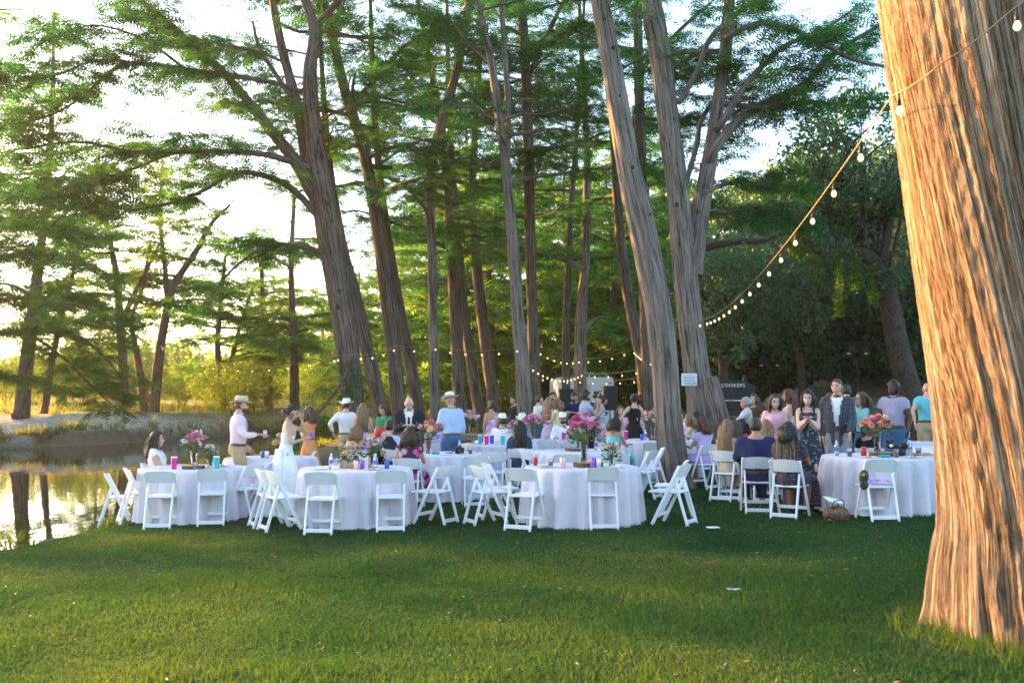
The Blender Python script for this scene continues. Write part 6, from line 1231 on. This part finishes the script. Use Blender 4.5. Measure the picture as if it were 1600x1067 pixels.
person(884, 20.75, -22, 'woman with very long curly brown hair seated, back turned', 1.66, sit=True, hair='brown', style='curlylong', wear=[W('dress', 'brown', (.46, .3, .45, .1))], arms=('table', 'table'), face_on=False)
person(897, 28.6, 165, 'man in a dark cap and navy shirt beside the loudspeaker', 1.76, 'm', hair='dark', style='short', beard='dark', hat='cap', wear=[W('shirt', 'navy', .45), W('trousers', 'charcoal')], arms=('hold', 'hold'), vox=.032)
person(955, 19.45, -46, 'woman in a turquoise top leaning on the table, black hair', 1.66, sit=True, skin='tan', hair='black', style='shoulder', wear=[W('dress', 'turquoise', (.40, 0, .45, .1))], arms=('table', 'table'), lean=14, nod=10, face_on=False)
person(991, 22.4, -4, 'woman in a sleeveless black dress with dark hair, back turned', 1.72, hair='dark', style='updo', wear=[W('dress', 'black', (.46, 0, .45, .10))], arms=('hips', 'bent'), face_on=False)
person(970, 23.4, 178, 'girl in a pale pink dress beyond the woman in black', 1.42, hair='brown', style='shoulder', wear=[W('dress', 'pink', (.46, .25, .4, .08))], arms=('bent', 'bent'))
person(993, 31.0, -60, 'woman in red far behind the woman in black', 1.7, hair='black', style='updo', wear=[W('dress', 'red', (.46, .3, .5, .06))], vox=.03)
person(1001, 30.5, 60, 'woman in a rose print dress facing the woman in red', 1.68, skin='tan', hair='black', style='long', wear=[W('dress', 'pink', (.36, 0, .4, .06))], vox=.03)
# --- round the two grey trunks
person(1064, 22.8, 100, 'man in a white shirt half behind the leaning grey trunk', 1.75, 'm', sit=True, hair='dark', style='short', wear=[W('shirt', 'white'), W('trousers', 'charcoal')], arms=('table', 'table'))
person(1076, 21.4, 78, 'woman with honey hair and a blush top in profile', 1.64, sit=True, hair='honey', style='shoulder', wear=[W('dress', 'blush', (.40, 0, .45, .1))], arms=('table', 'chest'))
person(1088, 22.2, 20, 'dark haired guest seated behind the lilac dress', 1.7, sit=True, hair='black', style='shoulder', wear=[W('top', 'grey', .4), W('trousers', 'charcoal')], arms=('table', 'table'), face_on=False)
person(1098, 18.35, 34, 'woman in a lilac dress with auburn hair, back turned', 1.66, sit=True, skin='tan', hair='auburn', style='shoulder', wear=[W('dress', 'lilac', (.46, .34, .25, .1))], arms=('table', 'table'), face_on=False)
person(1124, 16.55, -26, 'young woman with long straight honey hair, back turned', 1.64, sit=True, hair='honey', style='verylong', wear=[W('dress', 'tan', (.40, 0, .45, .1))], arms=('table', 'table'), face_on=False)
person(1147, 16.0, -34, 'young woman with long brown hair in a spotted dress, back turned', 1.64, sit=True, hair='brown', style='verylong', wear=[W('dress', 'leopard', (.46, .2, .4, .1))], arms=('table', 'table'), face_on=False)
person(1176, 14.6, -14, 'short haired man in a navy shirt leaning to his neighbour', 1.78, 'm', sit=True, skin='tan', hair='dark', style='short', wear=[W('shirt', 'navy'), W('trousers', 'navy')], arms=('table', 'reach'), wide=1.18, yaw=-20, face_on=False)
person(1197, 15.5, -20, 'woman in a coral top with honey hair leaning in', 1.62, sit=True, hair='honey', style='long', wear=[W('dress', 'coral', (.46, .4, .45, .1))], arms=('table', 'table'), face_on=False)
person(1209, 16.5, 172, 'laughing woman in a pale pink dress with brown hair', 1.68, skin='pale', hair='dark', style='shoulder', wear=[W('dress', 'pink', (.42, .26, .15, .12))], arms=('table', (.08, .12, -.48)), lean=9, smile=True, yaw=10)
person(1233, 19.0, 70, 'woman with sunlit brown hair in a sleeveless pale dress', 1.76, hair='auburn', style='long', wear=[W('dress', 'tan', (.40, 0, .4, .1))], arms=('bent', 'bent'))
person(1166, 21.0, 95, 'grey haired woman in a floral shirt by the black cooker', 1.6, skin='tan', hair='grey', style='short', wear=[W('shirt', 'shirtfloral', .9), W('trousers', 'charcoal')], arms=('reach', 'bent'), wide=1.15)
person(1178, 22.4, 150, 'brown haired guest behind the floral shirt', 1.66, hair='brown', style='long', wear=[W('dress', 'brown', (.46, .4, .45, .08))], arms=('bent', 'bent'))
person(1157, 19.3, 120, 'black haired child in a red top', 1.4, sit=True, skin='brown', hair='black', style='shoulder', wear=[W('top', 'red', .5), W('trousers', 'charcoal')], arms=('table', 'table'))
# --- the table by the huge trunk
person(1262, 15.7, 164, 'laughing woman with long black hair in a dark floral dress', 1.72, skin='pale', hair='black', style='long', wear=[W('dress', 'bluefloral', (.42, 0, .3, .1))], arms=('chest', 'chest'), lean=8, smile=True, yaw=-6)
person(1254, 14.0, -28, 'woman with long blond streaked braids in a dark floral dress', 1.68, sit=True, skin='brown', hair='black', style='braids', wear=[W('dress', 'darkfloral', (.46, .45, .25, .12))], arms=('table', 'table'), wide=1.2, face_on=False, nod=4)
person(1308, 15.9, 156, 'smiling man in a dark checked suit and open white shirt', 1.88, 'm', hair='brown', style='short', wear=[W('shirt', 'white'), W('jacket', 'checksuit'), W('trousers', 'grey')], arms=((.03, .26, -.46), 'down'), wide=1.02, smile=True, yaw=-14)
person(1323, 19.2, -16, 'man in a teal shirt behind the checked suit', 1.82, 'm', hair='dark', style='short', wear=[W('shirt', 'teal', .4), W('trousers', 'charcoal')], face_on=False)
person(1347, 17.7, 96, 'woman with glasses in a turquoise top, hand raised to her face', 1.68, hair='brown', style='shoulder', wear=[W('top', 'teal', .5), W('trousers', 'denim')], arms=('bent', 'face'), glasses=True)
person(1353, 15.75, -8, 'curly haired child in black seated at the plush toy table', 1.45, sit=True, skin='tan', hair='brown', style='curly', wear=[W('top', 'black', .4), W('trousers', 'charcoal')], arms=('table', 'table'), face_on=False)
g_ = person(1396, 17.4, 146, 'man in a grey lavender shirt and blue jeans walking with drinks', 1.86, 'm', skin='dark', hair='black', style='afro', wear=[W('shirt', 'greylav', .42), W('trousers', 'denim')], arms=('swing', 'swing'), step=.16, yaw=-26, wide=1.05)
hold(g_, -1, lambda p: cup((p[0], p[1], p[2] - .08), 'clear cup carried by the walking man', False)); hold(g_, 1, lambda p: can((p[0], p[1], p[2] - .07), M_PINKT, 'hot pink can carried by the walking man', 1.1))
person(1449, 20.2, -10, 'bald man in a light blue shirt and khaki trousers walking away', 1.82, 'm', hair='brown', style='bald', wear=[W('shirt', 'teal', .42), W('trousers', 'khaki')], arms=('swingb', 'swing'), step=.2, wide=1.08, face_on=False)
person(1297, 17.8, 150, 'auburn haired guest half hidden behind the checked suit', 1.66, hair='auburn', style='curly', wear=[W('top', 'orange', .4), W('trousers', 'charcoal')])
person(1478, 14.1, 80, 'guest in navy seated half behind the huge trunk', 1.7, sit=True, hair='dark', style='shoulder', wear=[W('dress', 'navy', (.46, .5, .45, .1))], arms=('table', 'table'))
finish_people()
# ================================================================== string lights, band gear, slope
def glow_mat(n, c, s):
    m, t, o = new_mat(n); e = N(t, 'Emission', i_Strength=s); e.inputs[0].default_value = rgb(c); t.links.new(e.outputs[0], o.inputs[0]); return m
M_BULB = glow_mat('warm_bulb', (1.0, .70, .38), .34); M_CABLE = pm('tan_cable', (.30, .20, .11), rough=.7)
bm_ = MB(); bm_.lathe([(.004, -.05), (.014, -.047), (.023, -.031), (.024, -.019), (.016, .0), (.011, .012)], 10); BULB = bm_.mesh('bulb'); BULB.materials.append(M_BULB)
bm_ = MB(); bm_.lathe([(.014, .008), (.014, .042), (.008, .050), (.004, .10)], 8); SOCKET = bm_.mesh('socket'); SOCKET.materials.append(M_BLACK)
def string_light(pts, label, sag=.25, gap=.61, first=.3, r=.005):
    """cable through the anchors, a bulb in its socket every gap"""
    t = thing('string_light', label, 'string lights', tuple(pts[0]), group='strings of bulbs between the trees'); o0 = np.array(pts[0]); P_ = []
    for a, b in zip(pts[:-1], pts[1:]):
        a, b = np.array(a), np.array(b); L = np.linalg.norm(b - a); u = np.linspace(0, 1, max(4, int(L / .3)))[:, None]; q = a + (b - a) * u; q[:, 2] -= (4 * u * (1 - u))[:, 0] * sag * min(1, L / 8); P_.append(q if not P_ else q[1:])
    P_ = np.vstack(P_); b = MB(); b.tube(P_ - o0, r, 5); b.build('cable', M_CABLE, t); L = np.concatenate([[0], np.cumsum(np.linalg.norm(np.diff(P_, axis=0), axis=1))]); x = first
    while x < L[-1]:
        p = np.array([np.interp(x, L, P_[:, i]) for i in range(3)]) - o0; bu = link('bulb', BULB, t); bu.location = (p[0], p[1], p[2] - .10); so = link('socket', SOCKET, bu); x += gap
    return t
string_light([P(1640, -40, 5.95), P(1570, 25, 5.93), P(1470, 100, 6.0), P(1394, 150, 6.5), P(1100, 499, 23.2), P(1058, 508, 23.3)], 'string of glowing bulbs from the huge trunk to the forked cypress with the notice', sag=.3, r=.005, gap=1.0)
string_light([P(1056, 510, 23.4), P(1046, 560, 25), P(990, 545, 32.7)], 'short string of bulbs dropping behind the leaning grey barked trunk', sag=.2, gap=.45)
string_light([P(985, 545, 32.6), P(908, 560, 34.6), P(838, 543, 30.7)], 'string of bulbs above the dancing guests, highest of the three', sag=.35)
string_light([P(1005, 575, 32.6), P(908, 582, 34.6), P(820, 562, 26.6)], 'string of bulbs above the dancing guests, middle of the three', sag=.3)
string_light([P(1002, 590, 32.6), P(906, 592, 34.6), P(845, 588, 36)], 'string of bulbs just above the white trailer', sag=.2)
string_light([P(818, 540, 26.6), P(680, 540, 30.6), P(618, 540, 29.4), P(556, 553, 26.3), P(528, 556, 26.5)], 'string of bulbs along the row of trunks behind the bald man', sag=.25, gap=.9)
string_light([P(528, 556, 26.5), P(250, 540, 55.3)], 'string of bulbs across the creek to the leaning bank cypress', sag=.7, gap=2.4)
# notice on the tree
def notice():
    c = P(1077, 593, 23.35); t = thing('notice_board', 'white notice with lines of print on the forked cypress', 'sign', c, R(4)); b = MB(); b.box((0, 0, 0), (.37, .02, .29), bevel=.004); b.build('board', pm('notice_white', (.68, .68, .72), var=.04), t, smooth=False); r = random.Random(3)
    for k, z in enumerate((.10, .065, .03, -.005, -.04, -.075, -.11)):
        b = MB(); x = -.14
        while x < .13: w = r.uniform(.015, .05); b.box((x + w / 2, -.0125, z), (w, .002, .012)); x += w + .012
        b.build('text_line', M_BLACK if k else M_RED, t, smooth=False)
notice()
def stump():
    root = thing('dead_stub', 'grey dead stub with a sawn end against the forked cypress', 'tree stub'); pts, rad = px_path([(1136, None, 34), (1128, 660, 26), (1118, 620, 24), (1110, 590, 22)], 23.0, 0, 5); b = MB(); wood_tube(b, pts, rad, 24, .02, .2, 5); b.build('wood', M_BARK_GREY, root); e = pts[-1] - pts[-2]; e /= np.linalg.norm(e); b = MB(); b.tube(np.array([pts[-1] + e * .002, pts[-1] + e * .01]), rad[-1] * .9, 18); b.build('sawn_end', pm('old_sawn_wood', (.06, .045, .035)), root); root['_foot'] = tuple(pts[0]); rebase(root)
stump()
# loudspeakers
def speaker(px, Y, zc, label, h=.70):
    p = at(px, Y); t = thing('loudspeaker', label, 'loudspeaker', (p[0], p[1], p[2] + zc), R(6), 'black loudspeakers'); b = MB(); b.box((0, 0, 0), (.42, .38, h), bevel=.02); b.build('cabinet', M_BLACK, t, smooth=False); b = MB(); b.box((0, -.192, -.02), (.37, .012, h - .1), bevel=.004); b.build('grille', pm('speaker_grille', (.02, .02, .021), rough=.8), t, smooth=False)
    s = thing('speaker_stand', 'black tripod stand under the ' + label, 'stand', p, 0, 'speaker stands'); b = MB(); b.tube([(0, 0, .0), (0, 0, zc - h / 2 + .0)], .02, 8); b.build('pole', M_BLACK, s)
    for k in range(3): b = MB(); b.tube([(0, 0, .62), (.45 * math.cos(k * 2.094 + .5), .45 * math.sin(k * 2.094 + .5), .02)], .014, 6); b.build('leg', M_BLACK, s)
speaker(884, 29.5, 1.55, 'black loudspeaker before the string lit cypress'); speaker(953, 28.8, 1.6, 'black loudspeaker right of the dancing couple'); speaker(833, 31, 1.25, 'small black loudspeaker beside the straight dark cypress', .5)
def trailer():
    p = at(907, 42); t = thing('box_trailer', 'white box trailer with a round emblem behind the string lit cypress', 'trailer', p, R(3)); mw = pm('trailer_white', (.55, .60, .64), rough=.35, var=.04)
    b = MB(); b.box((0, 0, 1.45), (2.25, 4.0, 1.95), bevel=.08); b.build('body', mw, t, smooth=False)
    for x in (-.56, .56): b = MB(); b.box((x, -2.006, 1.4), (1.02, .02, 1.7), bevel=.006); d = b.build('rear_door', pm('trailer_door', (.58, .62, .66), rough=.35, var=.04), t, smooth=False); b = MB(); b.tube([(x * .16, -2.04, .7), (x * .16, -2.04, 2.1)], .016, 6); b.build('lock_bar', M_SILVER, d)
    b = MB(); b.lathe([(.0, 0), (.14, 0), (.14, .012), (0, .012)], 20, close=False); o = b.build('emblem', M_BLACK, t); o.rotation_euler = (R(90), 0, 0); o.location = (.55, -2.02, 1.75)
    b = MB(); b.lathe([(.05, 0), (.09, 0), (.09, .016), (.05, .016)], 20, close=False); o = b.build('emblem_ring', M_WHITE, t); o.rotation_euler = (R(90), 0, 0); o.location = (.55, -2.025, 1.75)
    b = MB(); b.box((.75, .2, 2.56), (.7, .8, .22), bevel=.05); b.build('air_conditioner', mw, t, smooth=False)
    for x in (-.95, .95): b = MB(); b.box((x, -2.02, 2.2), (.12, .02, .05)); b.build('marker_lamp', M_RED, t); 
    for x in (-1.0, 1.0): b = MB(); b.lathe([(.12, -.11), (.33, -.11), (.35, -.06), (.35, .06), (.33, .11), (.12, .11)], 20); o = b.build('wheel', M_BLACK, t); o.rotation_euler = (0, R(90), 0); o.location = (x, 0, .34)
trailer()
def gear_table(px, Y, label):
    p = at(px, Y); t = thing('folding_table', label, 'table', p, R(-5)); b = MB(); b.box((0, 0, .74), (1.5, .65, .04), bevel=.01); b.build('tabletop', M_BLACK, t, smooth=False)
    for x in (-.68, .68):
        for y in (-.26, .26): b = MB(); b.tube([(x, y, 0), (x, y, .72)], .015, 6); b.build('leg', M_BLACK, t)
    m = thing('mixing_desk', 'black mixing desk on the dark table behind the dancing couple', 'mixer', (p[0], p[1], p[2] + .765), R(-5)); b = MB(); b.box((0, 0, .06), (.9, .45, .09), bevel=.01); b.build('case', M_BLACK, m, smooth=False)
    for k in range(9): b = MB(); b.box((-.38 + k * .09, -.05, .112), (.02, .28, .012)); b.build('fader_strip', M_SILVER, m, smooth=False)
gear_table(983, 31.5, 'dark folding table with sound gear behind the dancing couple')
def gift_table():
    p = at(742, 25.6); t = thing('wooden_table', 'rustic wooden table behind the man in the light blue shirt', 'table', p, R(8)); m = pm('weathered_wood', (.30, .22, .15), rough=.85, var=.3, scale=6, stretch=(1, 12, 12))
    for k in range(4): b = MB(); b.box((0, -.27 + k * .18, .76), (1.5, .172, .04), bevel=.005); b.build('plank', m, t, smooth=False)
    for x in (-.66, .66):
        for y in (-.25, .25): b = MB(); b.box((x, y, .37), (.09, .09, .74), bevel=.006); b.build('leg', m, t, smooth=False)
    b = MB(); b.box((0, -.27, .68), (1.3, .03, .1), bevel=.004); b.build('apron', m, t, smooth=False); TABLES['gift'] = np.array([p[0], p[1], p[2] + .03])
    bouquet((p[0] - .1, p[1], p[2] + .782), 'loose pink and white bouquet on the rustic wooden table', ['pink', 'white', 'blush'], H=.36, spread=.26, n=20, vase=.24, seed=31, sz=1.5)
gift_table()
# the black cooker
def cooker():
    p = at(1143, 29.0); t = thing('barbecue_cooker', 'black arched barbecue cooker lettered COOKERS on the slope', 'cooker', p, R(-6)); n = 17; a = np.linspace(0, math.pi, n); w, z0, z1, dpt = .62, .95, 1.80, .8
    prof = [(-w, z0), (w, z0)] + [(w * math.cos(x), z1 + .22 * math.sin(x)) for x in a]; b = MB(); V = np.array([(x, -dpt / 2, z) for x, z in prof] + [(x, dpt / 2, z) for x, z in prof]); m = len(prof); F = [list(range(m)), list(range(2 * m - 1, m - 1, -1))] + [[i, m + i, m + (i + 1) % m, (i + 1) % m] for i in range(m)]; b.add(V, F); b.build('hood', M_BLACK, t, smooth=False)
    b = MB(); b.box((0, -.41, 1.38), (1.02, .03, .42), bevel=.06); b.build('door', M_BLACKG, t, smooth=False); b = MB(); b.tube([(-.35, -.46, 1.45), (.35, -.46, 1.45)], .018, 8); b.build('handle', M_SILVER, t)
    b = MB(); b.box((0, -.6, .98), (1.3, .36, .035), bevel=.008); b.build('shelf', pm('brown_shelf', (.22, .13, .07), rough=.6), t, smooth=False); b = MB(); b.box((0, 0, .62), (1.1, .7, .6), bevel=.03); b.build('firebox', M_BLACK, t, smooth=False)  # shelf in one brown tone, firebox in black
    for x in (-.5, .5): b = MB(); b.lathe([(.08, -.06), (.28, -.06), (.30, 0), (.28, .06), (.08, .06)], 20); o = b.build('wheel', M_BLACK, t); o.rotation_euler = (0, R(90), 0); o.location = (x, .1, .30)
    b = MB(); b.tube([(.4, .2, 1.85), (.4, .2, 2.2)], .06, 10); b.build('chimney', M_BLACK, t)
    cu = bpy.data.curves.new('lettering', 'FONT'); cu.body = 'COOKERS'; cu.size = .135; cu.align_x = 'CENTER'; cu.extrude = .004; cu.space_character = 1.15; o = bpy.data.objects.new('tmp', cu); C.objects.link(o); bpy.context.view_layer.update(); me = bpy.data.meshes.new_from_object(o.evaluated_get(bpy.context.evaluated_depsgraph_get())); bpy.data.objects.remove(o)
    me.materials.clear(); l = link('lettering', me, t, pm('letter_white', (.7, .7, .66))); l.location = (0, -.408, 1.84); l.rotation_euler = (R(90), 0, 0); l['label'] = 'white letters reading COOKERS'
cooker()
def lamp_post(px, Y, h, label):
    p = at(px, Y); t = thing('lamp_post', label, 'lamp post', p, 0, 'black lamp posts on the slope'); b = MB(); b.lathe([(.11, 0), (.11, .12), (.06, .2), (.035, .6), (.03, h - .3), (.05, h - .28), (.03, h - .2)], 12); b.build('post', M_BLACK, t)
    b = MB(); b.tube(spline(np.array([(-.34, 0, h - .12), (-.2, 0, h - .26), (0, 0, h - .3), (.2, 0, h - .26), (.34, 0, h - .12)]), 4), .016, 6); b.build('cross_arm', M_BLACK, t)
    for x in (-.34, .34): b = MB(); b.lathe([(.05, h - .12), (.10, h + .12), (.13, h + .13), (.02, h + .26)], 6, c=(x, 0, 0)); l = b.build('lantern', M_BLACK, t, smooth=False); b = MB(); b.lathe([(.062, h - .08), (.09, h + .1)], 6, c=(x, 0, 0)); b.build('lantern_glass', pm('frosted_glass', (.5, .5, .46), rough=.3), l, smooth=False)
lamp_post(1203, 42, 2.1, 'black twin lantern lamp post beside the gravel path'); lamp_post(1341, 39, 2.3, 'black twin lantern lamp post before the leaning mossy oak')
def house(px, py, Y, w, h, d, label, nwin, wall, roofc):
    c = P(px, py, Y); t = thing('house', label, 'house', (c[0], c[1], c[2]), R(-12)); b = MB(); b.box((0, 0, h / 2), (w, d, h)); b.build('wall', pm('wall_' + str(px), wall, rough=.9), t, smooth=False)
    b = MB(); o_ = .4; b.add([(-w / 2 - o_, -d / 2 - o_, h), (w / 2 + o_, -d / 2 - o_, h), (w / 2 + o_, d / 2 + o_, h), (-w / 2 - o_, d / 2 + o_, h), (-w / 2 - o_, 0, h + d * .32), (w / 2 + o_, 0, h + d * .32)], [[0, 1, 5, 4], [2, 3, 4, 5], [0, 4, 3], [1, 2, 5], [3, 2, 1, 0]]); rf = b.build('roof', pm('roof_' + str(px), roofc, rough=.5, metal=.3), t, smooth=False)
    for k in range(int((w + .8) / .6)):
        b = MB(); x = -w / 2 - .35 + k * .6; b.bar((x, -d / 2 - o_ + .02, h + .02), (x, -.02, h + d * .32 + .015), .04, .04); b.build('roof_rib', pm('roof_rib', roofc, metal=.3), rf, smooth=False) if k < 14 else None
    for k in range(nwin): x = -w / 2 + w * (k + .5) / nwin; b = MB(); b.box((x, -d / 2 - .03, h * .55), (1.0, .06, 1.3)); f = b.build('window', M_WHITE, t, smooth=False); b = MB(); b.box((x, -d / 2 - .065, h * .55), (.82, .02, 1.1)); b.build('pane', pm('window_glass', (.04, .05, .06), rough=.1, spec=.6), f, smooth=False)
house(1190, 585, 66, 7, 3.6, 5, 'pale house glimpsed through the oaks at the head of the path', 3, (.62, .62, .64), (.30, .31, .33)); house(1378, 520, 60, 3.2, 1.4, 3, 'small shed with a ribbed metal roof among the oaks', 1, (.16, .13, .10), (.42, .44, .47))
# limestone boulders, stone edgings, bench, vines
def rock_mesh(seed):
    b = MB(); b.ball((0, 0, 0), (1, .7, .5), 12, 8); v = b.v[0]; n_ = vnoise(v[:, 0] * 1.7 + 9, v[:, 1] * 1.7 + 9, v[:, 2] * 1.7 + 9, seed=seed); b.v[0] = np.sign(v) * np.abs(v) ** .85 * (.75 + .5 * n_[:, None]); me = b.mesh('boulder', smooth=False); return me
M_ROCK = pm('limestone', (.36, .34, .31), rough=.95, var=.35, scale=4, bump=.6); ROCKS = [rock_mesh(s) for s in (1, 2, 3)]
for me in ROCKS: me.materials.append(M_ROCK)
rr_ = random.Random(12)
for k, px in enumerate((1150, 1166, 1184, 1200, 1222, 1240, 1262, 1284)):
    p = at(px + rr_.uniform(-3, 3), 44.5 + rr_.uniform(-.6, .6)); o = link('boulder', ROCKS[k % 3]); s = rr_.uniform(.35, .62); o.location = (p[0], p[1], p[2] + .12 * s); o.scale = (s * 1.25, s, s * .9); o.rotation_euler = (0, 0, rr_.uniform(0, 6)); tag(o, 'pale limestone boulder in the row edging the gravel path', 'boulder', 'boulders along the path')
for k in range(46):
    px, Y = rr_.uniform(1110, 1450), rr_.uniform(31, 40); p = at(px, Y); o = link('boulder', ROCKS[k % 3]); s = rr_.uniform(.1, .3); o.location = (p[0], p[1], p[2] + .02); o.scale = (s * 1.3, s, s * .8); o.rotation_euler = (0, 0, rr_.uniform(0, 6)); tag(o, 'small limestone rock strewn on the bare slope', 'boulder', 'rocks on the slope')
t_ = thing('stone_steps', 'grass steps edged with pale stone strips behind the walking man', 'steps', at(1395, 24.5))
for k in range(8):
    Y = 24.5 + k * .95; a, b_ = at(1338 + k * 3, Y), at(1452 - k * 2, Y); b = MB(); z = .5 * (a[2] + b_[2]); q = np.array(t_.location); b.bar(np.array([a[0], Y, z + .05]) - q, np.array([b_[0], Y + .2, z + .05]) - q, .16, .14, bevel=.02); b.build('stone_edging', M_ROCK, t_, smooth=False)
def bench():
    p = at(222, 53.5); t = thing('park_bench', 'brown wooden bench on the gravel bank', 'bench', p, R(170)); m = pm('bench_wood', (.16, .075, .045), rough=.7, var=.2)
    for k in range(4): b = MB(); b.box((0, -.18 + k * .12, .46), (1.7, .105, .04)); b.build('seat_slat', m, t, smooth=False)
    for k in range(3): b = MB(); b.box((0, .27 + k * .02, .6 + k * .13), (1.7, .03, .11)); b.build('back_slat', m, t, smooth=False)
    for x in (-.7, .7):
        for y in (-.16, .24): b = MB(); b.box((x, y, .22 if y < 0 else .45), (.07, .07, .44 if y < 0 else .9)); b.build('leg', m, t, smooth=False)
bench()
def vine(px, py0, py1, Y, label, seed):
    r = np.random.default_rng(seed); a, b_ = P(px, py0, Y), P(px + r.uniform(-4, 4), py1, Y); pts = spline(np.array([a, (2 * a + b_) / 3 + r.normal(0, .08, 3), (a + 2 * b_) / 3 + r.normal(0, .08, 3), b_]), 5); t = thing('vine', label, 'vine', tuple(pts[0]), group='vines hanging from the oak'); b = MB(); b.tube(pts - pts[0], .012, 5, bark=True); b.build('stem', M_BARK_OAK, t)
    n = 150; q = r.random(n); i = (q * (len(pts) - 1)).astype(int); pos = pts[i] - pts[0] + r.normal(0, .055, (n, 3)); mb = MB(); scatter(mb, pos, r.normal(size=(n, 3)), r.uniform(.10, .2, n), .5 + r.normal(0, .25, n), leaf_template(3, 5, .4), 4, .8, r); mb.build('leaf_mass', M_VINE, t, smooth=False)['kind'] = 'stuff'
vine(1308, 395, 500, 31.5, 'longest green vine hanging straight from the oak limb', 1); vine(1336, 400, 455, 31.8, 'short green vine beside the longest one', 2); vine(1368, 415, 470, 32, 'bushy green vine nearest the leaning oak trunk', 3); vine(1250, 350, 405, 31, 'thin green vine on the outer oak limb', 4)
# ================================================================== the hazy evening air
def haze():
    m, t, o = new_mat('evening_haze'); v = N(t, 'VolumePrincipled'); v.inputs['Color'].default_value = (.96, .95, .92, 1); v.inputs['Density'].default_value = .0003; v.inputs['Anisotropy'].default_value = .55
    t.links.new(v.outputs[0], o.inputs['Volume']); b = MB(); b.box((0, 60, 14), (300, 190, 34)); h = b.build('haze', m, smooth=False); tag(h, 'thin golden evening haze in the air', 'haze', kind='stuff')
haze()
